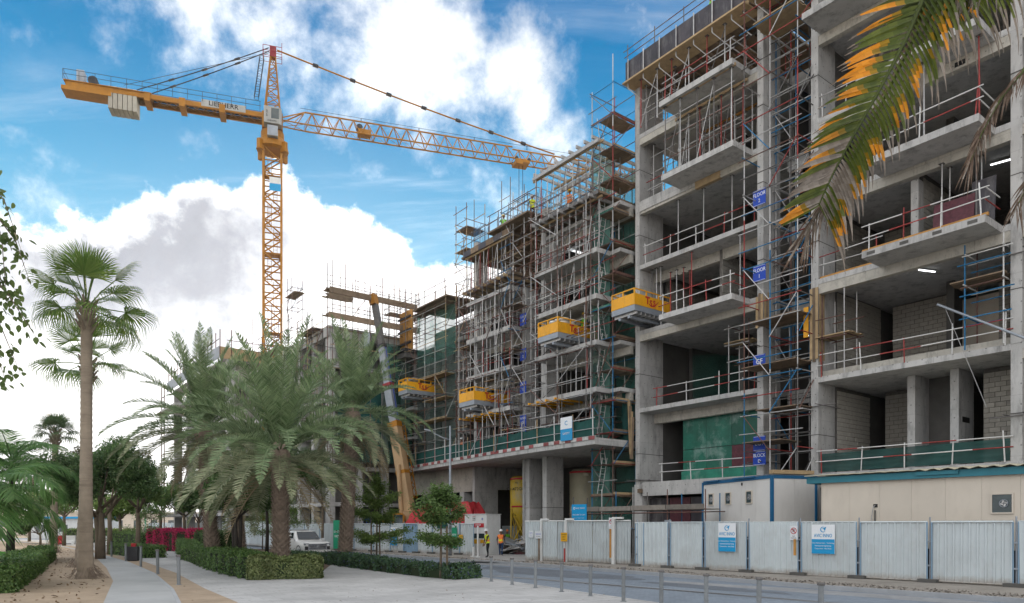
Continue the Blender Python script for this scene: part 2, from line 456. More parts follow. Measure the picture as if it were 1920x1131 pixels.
class MB:
    def __init__(self):
        self.v, self.f, self.mi = [], [], []
    def add(self, vs, fs, mi=0):
        k = len(self.v)
        self.v += [tuple(p) for p in vs]
        for f in fs:
            self.f.append([i + k for i in f]); self.mi.append(mi)
        return self
    def box(self, x0, x1, y0, y1, z0, z1, mi=0, M=None):
        vs = [(x, y, z) for z in (z0, z1) for y in (y0, y1) for x in (x0, x1)]
        if M is not None:
            vs = [M @ Vector(p) for p in vs]
        return self.add(vs, [(0, 2, 3, 1), (4, 5, 7, 6), (0, 1, 5, 4), (2, 6, 7, 3), (0, 4, 6, 2), (1, 3, 7, 5)], mi)
    def tube(self, p, q, r, r2=None, n=6, mi=0, caps=True):
        p, q = Vector(p), Vector(q)
        r2 = r if r2 is None else r2
        d = q - p
        if d.length < 1e-6:
            return self
        z = d.normalized()
        x = z.orthogonal().normalized(); y = z.cross(x)
        vs = []
        for c, rr in ((p, r), (q, r2)):
            for i in range(n):
                a = 2 * PI * i / n
                vs.append(c + (x * math.cos(a) + y * math.sin(a)) * rr)
        fs = [(i, (i + 1) % n, n + (i + 1) % n, n + i) for i in range(n)]
        if caps:
            fs += [tuple(range(n))[::-1], tuple(range(n, 2 * n))]
        return self.add(vs, fs, mi)
    def path(self, pts, rs, n=8, mi=0):
        """a tapered tube along points"""
        pts = [Vector(p) for p in pts]
        rings = []
        x = None
        for i, p in enumerate(pts):
            d = (pts[min(i + 1, len(pts) - 1)] - pts[max(i - 1, 0)]).normalized()
            if x is None: x = d.orthogonal().normalized()
            else: x = (x - d * x.dot(d)).normalized()
            y = d.cross(x)
            rings.append([p + (x * math.cos(2 * PI * k / n) + y * math.sin(2 * PI * k / n)) * rs[i] for k in range(n)])
        vs = [p for r in rings for p in r]
        fs = []
        for i in range(len(pts) - 1):
            for k in range(n):
                fs.append((i * n + k, i * n + (k + 1) % n, (i + 1) * n + (k + 1) % n, (i + 1) * n + k))
        fs += [tuple(range(n))[::-1], tuple(range((len(pts) - 1) * n, len(pts) * n))]
        return self.add(vs, fs, mi)
    def lathe(self, prof, n=24, c=(0, 0, 0), mi=0, caps=True):
        """profile of (r, z) turned round the z axis"""
        c = Vector(c)
        vs = [c + Vector((r * math.cos(2 * PI * k / n), r * math.sin(2 * PI * k / n), z)) for r, z in prof for k in range(n)]
        fs = []
        for i in range(len(prof) - 1):
            for k in range(n):
                fs.append((i * n + k, i * n + (k + 1) % n, (i + 1) * n + (k + 1) % n, (i + 1) * n + k))
        if caps:
            fs += [tuple(range(n))[::-1], tuple(range((len(prof) - 1) * n, len(prof) * n))]
        return self.add(vs, fs, mi)
    def prism(self, poly, z0, z1, mi=0):
        """poly of (x, y) counter-clockwise, extruded upright"""
        n = len(poly)
        vs = [(x, y, z0) for x, y in poly] + [(x, y, z1) for x, y in poly]
        fs = [tuple(range(n))[::-1], tuple(range(n, 2 * n))] + [(i, (i + 1) % n, n + (i + 1) % n, n + i) for i in range(n)]
        return self.add(vs, fs, mi)
    def mesh(self, name, ms):
        me = bpy.data.meshes.new(name)
        me.from_pydata(self.v, [], self.f)
        for m in (ms if isinstance(ms, (list, tuple)) else [ms]):
            me.materials.append(m)
        if any(self.mi):
            me.polygons.foreach_set('material_index', self.mi)
        me.update()
        return me
    def build(self, name, ms, parent=None, smooth=False):
        me = self.mesh(name, ms)
        if smooth:
            me.polygons.foreach_set('use_smooth', [True] * len(me.polygons))
        return link(bpy.data.objects.new(name, me), parent)

def put(name, me, parent=None, loc=(0, 0, 0), rot=(0, 0, 0), sc=(1, 1, 1)):
    o = bpy.data.objects.new(name, me)
    o.location = loc; o.rotation_euler = rot; o.scale = sc
    return link(o, parent)

_unit = {}
def unit(kind, m):
    k = (kind, m.name)
    if k not in _unit:
        mb = MB()
        if kind == 'cyl': mb.tube((0, 0, 0), (0, 0, 1), 1, n=8)
        else: mb.box(-.5, .5, -.5, .5, -.5, .5)
        me = mb.mesh(kind + '_' + m.name, m)
        if kind == 'cyl':
            me.polygons.foreach_set('use_smooth', [len(p.vertices) == 4 for p in me.polygons])
        _unit[k] = me
    return _unit[k]

def bar(name, parent, p, q, r, m):
    """one round tube from p to q as an object of its own"""
    p, q = Vector(p), Vector(q)
    d = q - p
    o = bpy.data.objects.new(name, unit('cyl', m))
    o.matrix_basis = Matrix.LocRotScale(p, d.to_track_quat('Z', 'Y'), (r, r, d.length))
    return link(o, parent)

def blk(name, parent, x0, x1, y0, y1, z0, z1, m, rz=0.0, rx=0.0, ry=0.0):
    """one box as an object of its own"""
    o = bpy.data.objects.new(name, unit('box', m))
    o.location = ((x0 + x1) / 2, (y0 + y1) / 2, (z0 + z1) / 2)
    o.scale = (x1 - x0, y1 - y0, z1 - z0)
    o.rotation_euler = (rx, ry, rz)
    return link(o, parent)

_txt = {}
def text(parent, body, loc, size, m, rot=(PI / 2, 0, 0), align='CENTER', bold=0.004, name='lettering', sx=1.0):
    k = (body, align, m.name, bold)
    if k not in _txt:
        cu = bpy.data.curves.new('lettering', 'FONT')
        cu.body = body; cu.size = 1.0; cu.align_x = align; cu.align_y = 'CENTER'
        cu.offset = bold; cu.extrude = 0.01; cu.resolution_u = 3
        to = bpy.data.objects.new('lettering', cu)
        C.objects.link(to)
        dg = bpy.context.evaluated_depsgraph_get()
        me = bpy.data.meshes.new_from_object(to.evaluated_get(dg))
        bpy.data.objects.remove(to)
        me.materials.clear(); me.materials.append(m)
        _txt[k] = me
    return put(name, _txt[k], parent, loc, rot, (size * sx, size, size))

def npmesh(name, V, Fq, m, parent=None, smooth=False):
    """mesh from numpy: V (n,3), Fq (k,4)"""
    me = bpy.data.meshes.new(name)
    V = np.asarray(V, dtype=np.float32); Fq = np.asarray(Fq, dtype=np.int32)
    me.vertices.add(len(V)); me.vertices.foreach_set('co', V.ravel())
    me.loops.add(Fq.size); me.loops.foreach_set('vertex_index', Fq.ravel())
    me.polygons.add(len(Fq))
    me.polygons.foreach_set('loop_start', np.arange(0, Fq.size, Fq.shape[1], dtype=np.int32))
    for q in (m if isinstance(m, (list, tuple)) else [m]):
        me.materials.append(q)
    me.update(calc_edges=True)
    me.validate()
    if parent is False:
        return me
    return link(bpy.data.objects.new(name, me), parent)

def unitv(a):
    return a / np.maximum(np.linalg.norm(a, axis=1, keepdims=True), 1e-9)

def leaves(name, P, Nn, size, m, parent=None, aspect=0.5, jitter=0.6, vary=0.35):
    """many single leaves at points P, roughly facing Nn"""
    n = len(P)
    Nn = unitv(np.asarray(Nn) + RNG.normal(0, jitter, (n, 3)))
    a = unitv(np.cross(Nn, RNG.normal(0, 1, (n, 3))))
    b = np.cross(Nn, a)
    s = size * (1 + RNG.uniform(-vary, vary, (n, 1)))
    l, w = a * s * .5, b * s * .5 * aspect
    V = np.empty((n, 4, 3))
    V[:, 0] = P - l; V[:, 1] = P + w; V[:, 2] = P + l; V[:, 3] = P - w
    Fq = np.arange(n * 4).reshape(n, 4)
    return npmesh(name, V.reshape(-1, 3), Fq, m, parent)
# ------------------------------------------------------------------ the ground
def paving(name, col, bw, bh, joint, var=.1, rz=0.0, mort=.6, rough=.85, bump=.15, stain=None):
    m = mat(name, col, rough, var=var, scale=.35, bump=bump, bscale=40, rnd=0, stain=stain or tuple(c * .6 for c in col), stain_amt=.55, stain_scale=(.35, .35, .35))
    nt = m.node_tree; N, L = nt.nodes, nt.links
    b = N['Principled BSDF']
    src = b.inputs['Base Color'].links[0].from_socket
    g = N.new('ShaderNodeNewGeometry'); mp_ = N.new('ShaderNodeMapping'); mp_.inputs['Rotation'].default_value = (0, 0, rz)
    L.new(g.outputs['Position'], mp_.inputs[0])
    br = N.new('ShaderNodeTexBrick')
    br.inputs['Scale'].default_value = 1.0; br.inputs['Brick Width'].default_value = bw; br.inputs['Row Height'].default_value = bh
    br.inputs['Mortar Size'].default_value = joint; br.inputs['Mortar Smooth'].default_value = .3
    br.inputs['Color1'].default_value = (1, 1, 1, 1); br.inputs['Color2'].default_value = (.86, .86, .86, 1)
    br.inputs['Mortar'].default_value = (mort, mort, mort, 1)
    L.new(mp_.outputs[0], br.inputs['Vector'])
    mx = N.new('ShaderNodeMixRGB'); mx.blend_type = 'MULTIPLY'; mx.inputs[0].default_value = 1
    L.new(src, mx.inputs[1]); L.new(br.outputs[0], mx.inputs[2]); L.new(mx.outputs[0], b.inputs['Base Color'])
    return m

plaza_m = paving('plaza_paving', (.48, .475, .47), .9, .45, .012, .15, R(-35), .55)
road_m = paving('road_pavers', (.235, .275, .325), .22, .11, .006, .16, R(-33), .6, .8)
path_m = mat('path_asphalt', (.385, .39, .39), .85, var=.12, scale=.5, bump=.15, bscale=60, rnd=0, stain=(.22, .23, .24), stain_amt=.4, stain_scale=(.4, .4, .4))
sand_m = mat('sand', (.37, .285, .205), .95, var=.2, scale=.9, bump=.5, bscale=9, rnd=0, stain=(.2, .14, .09), stain_amt=.5, stain_scale=(.8, .8, .8))
lot_m = mat('site_dirt', (.30, .27, .235), .95, var=.25, scale=.7, bump=.6, bscale=7, rnd=0, stain=(.16, .14, .12), stain_amt=.5, stain_scale=(.6, .6, .6))
kerb_m = mat('kerb_stone', (.36, .37, .385), .85, var=.12, scale=1.5, bump=.2)
soil_m = mat('soil', (.16, .11, .075), .95, var=.3, scale=2, bump=.6, bscale=12)

def sheet(name, poly, z, m):
    mb = MB(); n = len(poly)
    mb.add([(x, y, z) for x, y in poly], [tuple(range(n))])
    return tag(mb.build(name, m), kind='structure')

def ccw(poly):
    a = sum(poly[i][0] * poly[(i + 1) % len(poly)][1] - poly[(i + 1) % len(poly)][0] * poly[i][1] for i in range(len(poly)))
    return poly if a > 0 else poly[::-1]

def slabground(name, poly, z0, z1, m):
    return tag(MB().prism(ccw(poly), z0, z1).build(name, m), kind='structure')

def ribbon(line, w0, w1):
    """polygon along a polyline, offset w0 to w1 to its left"""
    L_, R_ = [], []
    for i, p in enumerate(line):
        a = Vector(line[max(i - 1, 0)]); b = Vector(line[min(i + 1, len(line) - 1)])
        d = (b - a).normalized(); n = Vector((-d.y, d.x))
        L_.append(tuple(Vector(p) + n * w0)); R_.append(tuple(Vector(p) + n * w1))
    return L_ + R_[::-1]

sheet('ground', [(-600, -150), (600, -150), (600, 900), (-600, 900)], -.17, sand_m)
PLAZA_EDGE = [(12.0, 4.0), (7.4, 13.2), (5.6, 16.2), (3.9, 19.2), (2.2, 22.2), (.75, 25.0), (-.8, 27.9), (-2.4, 30.5), (-5.5, 34.3), (-9.6, 39.6), (-13.6, 44.6), (-30, 66), (-52, 95)]
FAR_KERB = [(24, 8.5), (14.65, 20.3), (11.1, 24.7), (7.3, 30.4), (1.2, 39.4), (-3.0, 44.2), (-8.5, 51.0), (-14, 58.0), (-40, 92), (-62, 121)]
slabground('plaza_pavement', PLAZA_EDGE + [(-90, 120), (-90, -20), (12, -20)], -.3, 0.0, plaza_m)
slabground('plaza_kerb', ribbon(PLAZA_EDGE, -.004, -.16), -.3, .012, plaza_m)
sheet('road', ribbon(FAR_KERB[:-1] + [(-75, 140)], 0.0, 26), -.12, road_m)
slabground('site_ground', FAR_KERB + [(-62, 400), (300, 400), (300, -40), (40, -40)], -.3, -.02, lot_m)
slabground('far_kerb', ribbon(FAR_KERB, .004, .17), -.3, .03, kerb_m)
# lighter strip of old concrete by the far kerb, where the gate opens
sheet('gate_apron', [gnd(985, 1056, -.016).xy, gnd(880, 1052, -.016).xy, gnd(905, 1032, -.016).xy, gnd(985, 1030, -.016).xy], -.016, mat('dusty_concrete', (.36, .345, .33), .95, var=.2, scale=.6, bump=.5, bscale=8, rnd=0))

def blot(name, c, rx, ry, ang, z, m, n=40, wob=.16):
    ph = [random.uniform(0, 6.28) for _ in range(4)]
    pts = []
    for i in range(n):
        a = 2 * PI * i / n
        k = 1 + wob * (math.sin(2 * a + ph[0]) + .6 * math.sin(3 * a + ph[1]) + .4 * math.sin(7 * a + ph[2]) + .25 * math.sin(13 * a + ph[3]))
        x, y = rx * k * math.cos(a), ry * k * math.sin(a)
        pts.append((c[0] + x * math.cos(ang) - y * math.sin(ang), c[1] + x * math.sin(ang) + y * math.cos(ang)))
    return sheet(name, pts, z, m)
RA = math.atan2(12.5, -10.7)
patch_m = paving('road_patch', (.165, .185, .215), .22, .11, .006, .16, R(-33), .6, .75)
dust_m = paving('road_dust', (.33, .335, .345), .22, .11, .006, .16, R(-33), .75, .85)
c_ = gnd(1030, 1074, -.12); blot('road_patch', c_.xy, 5.2, 1.7, RA, -.116, patch_m)
c_ = gnd(1330, 1102, -.12); blot('road_patch', c_.xy, 3.0, .6, RA, -.116, patch_m)
for k in (0, 1):
    c_ = gnd(1180 + 40 * k, 1100 + 4 * k, -.12); blot('tyre_track', c_.xy, 9.0, .17, RA + .03, -.112, dust_m, 60, .12)
c_ = gnd(930, 1058, -.12); blot('road_dust', c_.xy, 4.5, 1.0, RA, -.116, dust_m)
c_ = gnd(1560, 1112, -.12); blot('road_dust', c_.xy, 6.0, .8, RA, -.116, dust_m)
PATH_R = [(-3.2, 6), (-6.2, 13), (-9.1, 19.3), (-11.3, 23.5), (-15.9, 31.4), (-21.9, 40.5), (-30, 51.8), (-47, 74), (-75, 105)]
PATH_L = [(-5.5, 6), (-8.3, 13), (-11.1, 19.3), (-15.1, 26.9), (-20.2, 35.4), (-27.8, 47.4), (-38, 62), (-52, 80), (-82, 110)]
sheet('verge_sand', [(p[0] + w, p[1] + .3) for p, w in zip(PATH_R, (2.6, 2.0, 1.5, 1.0, .9, .9, .9, .9, .9))] + [(p[0], p[1]) for p in PATH_R[::-1]], .004, sand_m)
sheet('tree_bed_sand', PATH_L + [(-120, 110), (-60, 6)], .004, sand_m)
sheet('path', PATH_R + PATH_L[::-1], .008, path_m)
slabground('path_edging', ribbon(PATH_R, -.10, 0), -.05, .016, kerb_m)
lawn_poly = [(-18.0, 22.0), (-20.5, 28.3), (-27.3, 40.5), (-36, 54), (-70, 70), (-70, 22)]
sheet('lawn', lawn_poly, .012, mat('lawn_green', (.055, .16, .025), .95, var=.25, scale=1.5, rnd=0, bump=.5, bscale=25))
# grass blades on the lawn
n = 26000
P = np.empty((0, 3))
while len(P) < n:
    y = RNG.uniform(24, 56, 20000); x = -18 - (y - 22) * .62 - RNG.uniform(0.3, 14, 20000)
    P = np.vstack([P, np.stack([x, y, np.full_like(x, .05)], 1)])
P = P[:n]
tag(leaves('lawn_grass', P, np.tile([[0, -1, .3]], (n, 1)), .14, leafmat('grass_blade', (.06, .20, .025), (.10, .30, .05), .3), aspect=.3), kind='stuff')
# low tufts of dry litter over the sand
P = []
for i in range(900):
    k = random.randint(1, 5); t_ = random.random()
    a = Vector(PATH_L[k]).lerp(Vector(PATH_L[k + 1]), t_)
    P.append((a.x - random.uniform(.2, 6.5), a.y, .02))
tag(leaves('leaf_litter', np.array(P), np.tile([[0, 0, 1]], (len(P), 1)), .13, leafmat('dry_leaf', (.13, .08, .04), (.22, .15, .08), .1), aspect=.5), kind='stuff')
P = []
for i in range(160):
    p = gnd(random.uniform(340, 1150), random.uniform(1078, 1131))
    P.append((p.x, p.y, .012))
tag(leaves('fallen_leaves', np.array(P), np.tile([[0, 0, 1]], (len(P), 1)), .06, MATS['dry_leaf'], aspect=.5, jitter=.25), kind='stuff')
# gravel along the foot of the hoarding
P = []
for i in range(2600):
    k = random.choice((1, 1, 2, 2, 3, 3, 4, 5, 6)); t_ = random.random()
    a = Vector(FAR_KERB[k]).lerp(Vector(FAR_KERB[k + 1]), t_)
    P.append((a.x + random.uniform(.2, 1.4), a.y + random.uniform(.2, 1.2), 0.0))
tag(leaves('gravel', np.array(P), np.tile([[0, 0, 1]], (len(P), 1)), .09, mat('gravel_stone', (.30, .27, .24), .95, var=.3), aspect=.8, jitter=.5), kind='stuff')

boll_m = mat('bollard_steel', (.21, .225, .235), .55, .2, var=.2, scale=3)
BOLL = MB().lathe([(.055, 0), (.055, .9), (.058, .9), (.058, .93), (.045, .94)], 12).mesh('bollard_post', boll_m)
BOLLF = MB().lathe([(.09, 0), (.09, .012), (.06, .02)], 12).mesh('base_flange', boll_m)
BOLLC = MB().lathe([(.075, .90), (.08, .93), (.07, .955), (.02, .96)], 12).mesh('bollard_cap', galv_dk)
def bollard(x, y, label, group, lean=0.0, s=1.0):
    b = thing('bollard', label, 'bollard', (x, y, 0), random.uniform(0, 3), group)
    b.rotation_euler = (lean, 0, random.uniform(-.3, .3)); b.scale = (s, s, s)
    put('post', BOLL, b); put('base_flange', BOLLF, b); put('cap', BOLLC, b)
ORD = ['nearest', 'second', 'third', 'fourth', 'fifth', 'sixth', 'seventh', 'eighth', 'ninth', 'tenth', 'eleventh', 'twelfth', 'thirteenth', 'fourteenth', 'fifteenth', 'sixteenth']
def ordi(i, what):
    return ('%s %s' % (ORD[i], what)) if i else ('nearest %s' % what)
for i, (u, Y) in enumerate(((1539, 14.3), (1423, 15.8), (1324, 16.9), (1240, 18.4), (1169, 19.7), (1107, 21.2), (1053, 22.6), (1004, 24.0), (960, 25.3), (921, 26.8))):
    p = at(u, HZ, Y)
    bollard(p.x, p.y, 'slim grey bollard on the kerb of the road, %s from the camera' % ORD[i], 'bollards along the road kerb', .01)
for i, (u, v) in enumerate(((335, 1097), (296, 1077), (264, 1063), (236, 1053), (209, 1044), (183, 1037))):
    p = gnd(u, v)
    bollard(p.x, p.y, 'grey steel bollard in the sand strip by the curved path, %s from the camera' % ORD[i], 'bollards along the curved path', R(random.uniform(-4, 4)), 1.12)
# ------------------------------------------------------------------ the building site: a frame of its own along the facade
# local x runs along the facade towards the camera, local y into the building
FD = Vector((-.608, .794)); FN = Vector((.794, .608)); F0 = Vector((12.98, 38.0))
FA = math.atan2(-.794, .608)
def fxy(q, t): return F0 - FD * q + FN * t
def fw(q, t, z): p = fxy(q, t); return Vector((p.x, p.y, z))
def fthing(name, q, t, z, label, cat, group=None): return thing(name, label, cat, fw(q, t, z), FA, group)
def rebase(root, q, t):
    """move a thing's origin to (q, t) on the ground, leaving its parts where they are"""
    for ch in root.children:
        ch.location = ch.location - Vector((q, t, 0))
    root.location = fw(q, t, 0)

def fq(u, t=0.0):
    k = (u - CXP) / FPX
    a = F0 + FN * t
    return -((k * a.y - a.x) / (FD.x - k * FD.y))

def slab(root, q0, q1, t0, t1, z, th=.28, m=concrete, name='slab'):
    return blk(name, root, q0, q1, t0, t1, z - th, z, m)

def block_wall(root, q0, q1, t0, t1, z0, z1, bw=.45, bh=.225, each=True, th=.2):
    """a wall of blocks with raked joints: along q if t0 == t1, else along t"""
    along_q = abs(t1 - t0) < 1e-6
    L_ = (q1 - q0) if along_q else (t1 - t0)
    if along_q: core = blk('block_wall', root, q0, q1, t0 + .02, t0 + th - .02, z0, z1, mortar)
    else: core = blk('block_wall', root, q0 + .02 - th, q0 - .02, t0, t1, z0, z1, mortar)
    core2 = core
    mb = MB(); nb = 0
    rows = int((z1 - z0) / bh)
    for r in range(rows):
        x = -(bw / 2 if r % 2 else 0) 
        while x < L_ - .05:
            a, b = max(x, 0) + .011, min(x + bw, L_) - .011
            if b - a > .06:
                za, zb = z0 + r * bh + .011, z0 + (r + 1) * bh - .011
                o_ = random.uniform(-.012, .012)
                if along_q: bb = (q0 + a, q0 + b, t0 + o_, t0 + th - .03, za, zb)
                else: bb = (q0 - th + .03, q0 + o_, t0 + a, t0 + b, za, zb)
                if each and nb < 300:
                    o = blk('block', core, *bb, blockm); nb += 1
                    # child of a scaled wall: undo the wall's own scale
                    o.matrix_parent_inverse = core.matrix_basis.inverted()
                else: mb.box(*bb)
            x += bw
    if mb.v:
        s = tag(mb.build('block_courses', blockm, root), kind='stuff')

def guard(q0, q1, t, z, label, step=1.9, ms=(redt, whitet, galv), h=1.1, ret=None, lean=.04, group='scaffold tube guardrails on the slab edges'):
    """a guardrail of scaffold tubes, red and white"""
    g = fthing('guardrail', (q0 + q1) / 2, t, z, label, 'guardrail', group)
    hl = (q1 - q0) / 2
    n = max(2, int(round((q1 - q0) / step)) + 1)
    for i in range(n):
        x = -hl + .15 + (2 * hl - .3) * i / (n - 1)
        bar('post', g, (x, 0, -.02), (x + random.uniform(-lean, lean) * 2, random.uniform(-lean, lean), h + random.uniform(0, .25)), .028, random.choice(ms))
    for k, zz in enumerate((h - .05, h * .52)):
        x = -hl - random.uniform(0, .2)
        dz = random.uniform(-.05, .05)
        i = random.randint(0, 2)
        while x < hl:
            e = min(x + random.uniform(.9, 2.0), hl + .15)
            bar('rail', g, (x, -.03, zz + dz * x / hl), (e, -.03, zz + dz * e / hl), .026, ms[i % len(ms)])
            i += 1; x = e
    if ret:
        for zz in (h - .05, h * .52):
            bar('rail', g, (hl, 0, zz), (hl, ret, zz), .026, random.choice(ms))
    return g

def props(q0, q1, nq, t0, t1, nt, z0, z1, label, ledg=True, m=galv, brace=True, jit=.06, beams=True):
    """adjustable steel props carrying fresh work, tied with ledgers"""
    g = fthing('shoring', (q0 + q1) / 2, t0, z0, label, 'shoring', 'steel shoring under the slabs')
    w = (q1 - q0) / 2; H_ = z1 - z0
    xs = [-w + 2 * w * i / max(nq - 1, 1) for i in range(nq)]
    ys = [(t1 - t0) * j / max(nt - 1, 1) for j in range(nt)]
    for x in xs:
        for y in ys:
            xx = x + random.uniform(-jit, jit); mm = random.choice((m, m, m, galv_dk, redt))
            bar('prop', g, (xx, y, 0), (xx, y, H_ * .55), .038, mm)
            bar('prop', g, (xx, y, H_ * .5), (xx + random.uniform(-.02, .02), y, H_ - .02), .028, mm)
            if nq < 9:
                blk('head_plate', g, xx - .1, xx + .1, y - .1, y + .1, H_ - .02, H_ + .0, galv_dk)
    if ledg:
        for y in ys[:2]:
            for k in range(2 if H_ < 3.3 else 3):
                zz = H_ * (.25 + .28 * k)
                bar('ledger', g, (-w - .2, y + .04, zz), (w + .2, y + .04, zz + random.uniform(-.05, .05)), .024, random.choice((m, galv, rust)))
        for x in xs[::2]:
            zz = H_ * .4
            if nt > 1: bar('ledger', g, (x, ys[0], zz), (x, ys[-1], zz), .024, m)
        if brace:
            for i in range(0, nq - 1, 2):
                bar('brace', g, (xs[i], ys[0] - .03, .1), (xs[i + 1], ys[0] - .03, H_ * .9), .024, random.choice((m, galv_dk)))
    if beams:
        for y in ys[:2]:
            blk('bearer', g, -w - .3, w + .3, y - .05, y + .05, H_, H_ + .14, random.choice((timber_or, galv_dk, timber_lt)))
    return g

def scaffold(q0, q1, nq, t0, t1, nt, z0, z1, label, lift=2.0, ms=None, boards=(), brace=True, over=1.0, name='scaffold_tower', r=.03, wide=None, skip=.0):
    ms = ms or (rust, rust, galv, galv_dk, bluet)
    g = fthing(name, (q0 + q1) / 2, (t0 + t1) / 2, z0, label, 'scaffold', 'tube scaffolds on the building')
    w, dp, H_ = (q1 - q0) / 2, (t1 - t0) / 2, z1 - z0
    xs = [-w + 2 * w * i / max(nq - 1, 1) for i in range(nq)]
    ys = [-dp + 2 * dp * j / max(nt - 1, 1) for j in range(nt)]
    for x in xs:
        for y in ys:
            z = 0.0; top = H_ + random.uniform(.2, over + .2)
            while z < top - .3:
                e = min(z + random.choice((4.0, 5.0, 6.0)), top)
                bar('standard', g, (x, y, z), (x, y, e), r, random.choice(ms)); 
                z = e
    nl = int(H_ / lift)
    for k in range(1, nl + 1):
        zz = k * lift
        for y in (ys[0], ys[-1]):
            for dz in (0.0, .95):
                if zz + dz < H_ + .6 and random.random() > skip:
                    bar('ledger', g, (-w - random.uniform(.05, .4), y - .05, zz + dz), (w + random.uniform(.05, .4), y - .05, zz + dz + random.uniform(-.03, .03)), r * .9, random.choice(ms))
        for x in xs:
            if random.random() > skip:
                bar('transom', g, (x + .05, -dp - random.uniform(.05, .3), zz + .06), (x + .05, dp + random.uniform(.05, .3), zz + .06), r * .9, random.choice(ms))
        if brace:
            i = k % max(nq - 1, 1)
            if nq > 1:
                a, b = (xs[i], xs[i + 1]) if k % 2 else (xs[i + 1], xs[i])
                bar('brace', g, (a, ys[0] - .09, zz - lift), (b, ys[0] - .09, zz), r * .85, random.choice(ms))
            if nt > 1 and k % 2:
                bar('brace', g, (xs[-1] + .08, ys[0], zz - lift), (xs[-1] + .08, ys[-1], zz + lift * .2), r * .85, random.choice(ms))
    for k, (zb, m, a, b) in enumerate(boards):
        nb = 5
        for j in range(nb):
            yy0 = -dp + 2 * dp * j / nb
            blk('platform_board', g, a + random.uniform(-.08, .05), b + random.uniform(-.05, .08), yy0 + .005, yy0 + 2 * dp / nb - .005, zb - z0, zb - z0 + .05, m)
    return g

def ladder(p, q, label, m=whitet):
    p, q = Vector(p), Vector(q)
    g = thing('ladder', label, 'ladder', p, FA, 'ladders in the scaffold towers')
    Mi = Matrix.Rotation(-FA, 4, 'Z'); d = Mi @ (q - p)
    for s in (-.2, .2):
        bar('stile', g, (0, s, 0), (d.x, d.y + s, d.z), .022, m)
    n_ = int(d.length / .33)
    for i in range(1, n_):
        c = d * (i / n_)
        bar('rung', g, (c.x, c.y - .2, c.z), (c.x, c.y + .2, c.z), .015, m)
    return g

def netting(name, a, b, z0, z1, m, label, cols=6, wave=.12, sag=.0, cat='net', group='green debris nets on the scaffolds', nrows=10):
    """a hung net between two facade points a=(q,t) and b=(q,t), with real folds"""
    A, B = fxy(*a), fxy(*b)
    d = (B - A); nrm = Vector((-d.y, d.x)).normalized()
    nx, nz = cols * 4, nrows
    vs, fs = [], []
    for j in range(nz + 1):
        for i in range(nx + 1):
            k = i / nx; p = A.lerp(B, k)
            off = wave * math.sin(k * cols * PI) * (.4 + .6 * math.sin(j * 1.9 + i * .35)) + random.uniform(-.3, .3) * wave
            p = p + nrm * off
            vs.append((p.x, p.y, z0 + (z1 - z0) * j / nz - sag * math.sin(k * cols * PI) ** 2 * (j == nz)))
    for j in range(nz):
        for i in range(nx):
            a_ = j * (nx + 1) + i
            fs.append((a_, a_ + 1, a_ + nx + 2, a_ + nx + 1))
    o = MB().add(vs, fs).build(name, m, smooth=True)
    return tag(o, label, cat, group)

# ---- the near block
LV = [0.0, 4.7, 9.45, 14.3, 18.4, 22.25, 26.6, 30.3]
near = fthing('apartment_block', 0, 0, 0, 'near grey concrete frame of a half built block carrying the blue FLOOR signs', 'building')
COLS = [(-8.55, -8.2, 2.2), (.16, .52, 1.6), (3.2, 3.58, 1.6), (11.75, 12.15, 1.6), (20.2, 20.6, 1.6)]
DEEP = 9.0
for ci, (a, b, dp) in enumerate(COLS):
    for i in range(7):
        if i == 0:
            blk('column', near, a - .05, b + (.05 if ci else .25), -.05, dp + .05, LV[0] - .3, LV[1] - .02, concrete)
        else:
            blk('column', near, a, b, random.uniform(-.012, .012), dp, LV[i] - .02, LV[i + 1] - .02, concrete)
# formed joints round the columns, a lift apart
for (a, b, dp) in COLS[:4]:
    for z in (3.0, 6.6, 11.6, 16.2, 20.3, 24.4):
        blk('lift_joint', near, a - .006, b + .006, -.02, dp + .006, z, z + .035, concrete_dk_shade)
bays = [(-8.2, .16), (.52, 3.2), (3.58, 11.75), (12.15, 20.2)]
for i in range(1, 7):
    z = LV[i]
    for bi, (a, b) in enumerate(bays):
        f = 2.3 if bi == 1 else 0.0
        slab(near, a, b, f, DEEP, z, .26, concrete)
        # edge or set back beam
        if bi == 0 and i in (2, 4):
            blk('beam', near, a, b, 1.35, 1.7, z - .85, z - .262, concrete_warm)
        elif bi == 1:
            blk('beam', near, a, b, 2.3, 2.6, z - .75, z - .262, concrete)
        elif bi == 2 and i == 2:
            pass
        else:
            blk('beam', near, a, b, .02, .34, z - (.66 if bi != 2 else .72), z - .262, concrete_warm)
    for (a, b, dp) in COLS:
        slab(near, a, b, dp, DEEP, z, .255, concrete)
        for cq in ():
            pass
# back and cross walls inside
blk('back_wall', near, -8.55, 20.6, DEEP, DEEP + .25, 0, 30.0, concrete_dk_shade)
blk('end_wall', near, 20.6, 20.8, 0, DEEP, 0, 30.0, concrete_dk_shade)
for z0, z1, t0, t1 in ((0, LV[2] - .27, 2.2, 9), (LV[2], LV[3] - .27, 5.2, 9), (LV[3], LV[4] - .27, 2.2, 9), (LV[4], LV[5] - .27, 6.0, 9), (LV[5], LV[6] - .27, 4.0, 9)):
    blk('cross_wall', near, -8.5, -8.25, t0, t1, z0, z1, concrete_dk_shade)
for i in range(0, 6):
    blk('cross_wall', near, .52, .72, 2.62, DEEP, LV[i], LV[i + 1] - .27, concrete_dk_shade)
    if i not in (3,): blk('cross_wall', near, 3.3, 3.5, 1.62, DEEP, LV[i], LV[i + 1] - .27, concrete_dk_shade)
    blk('cross_wall', near, 11.8, 12.0, 1.62, DEEP, LV[i], LV[i + 1] - .27, concrete_dk_shade)
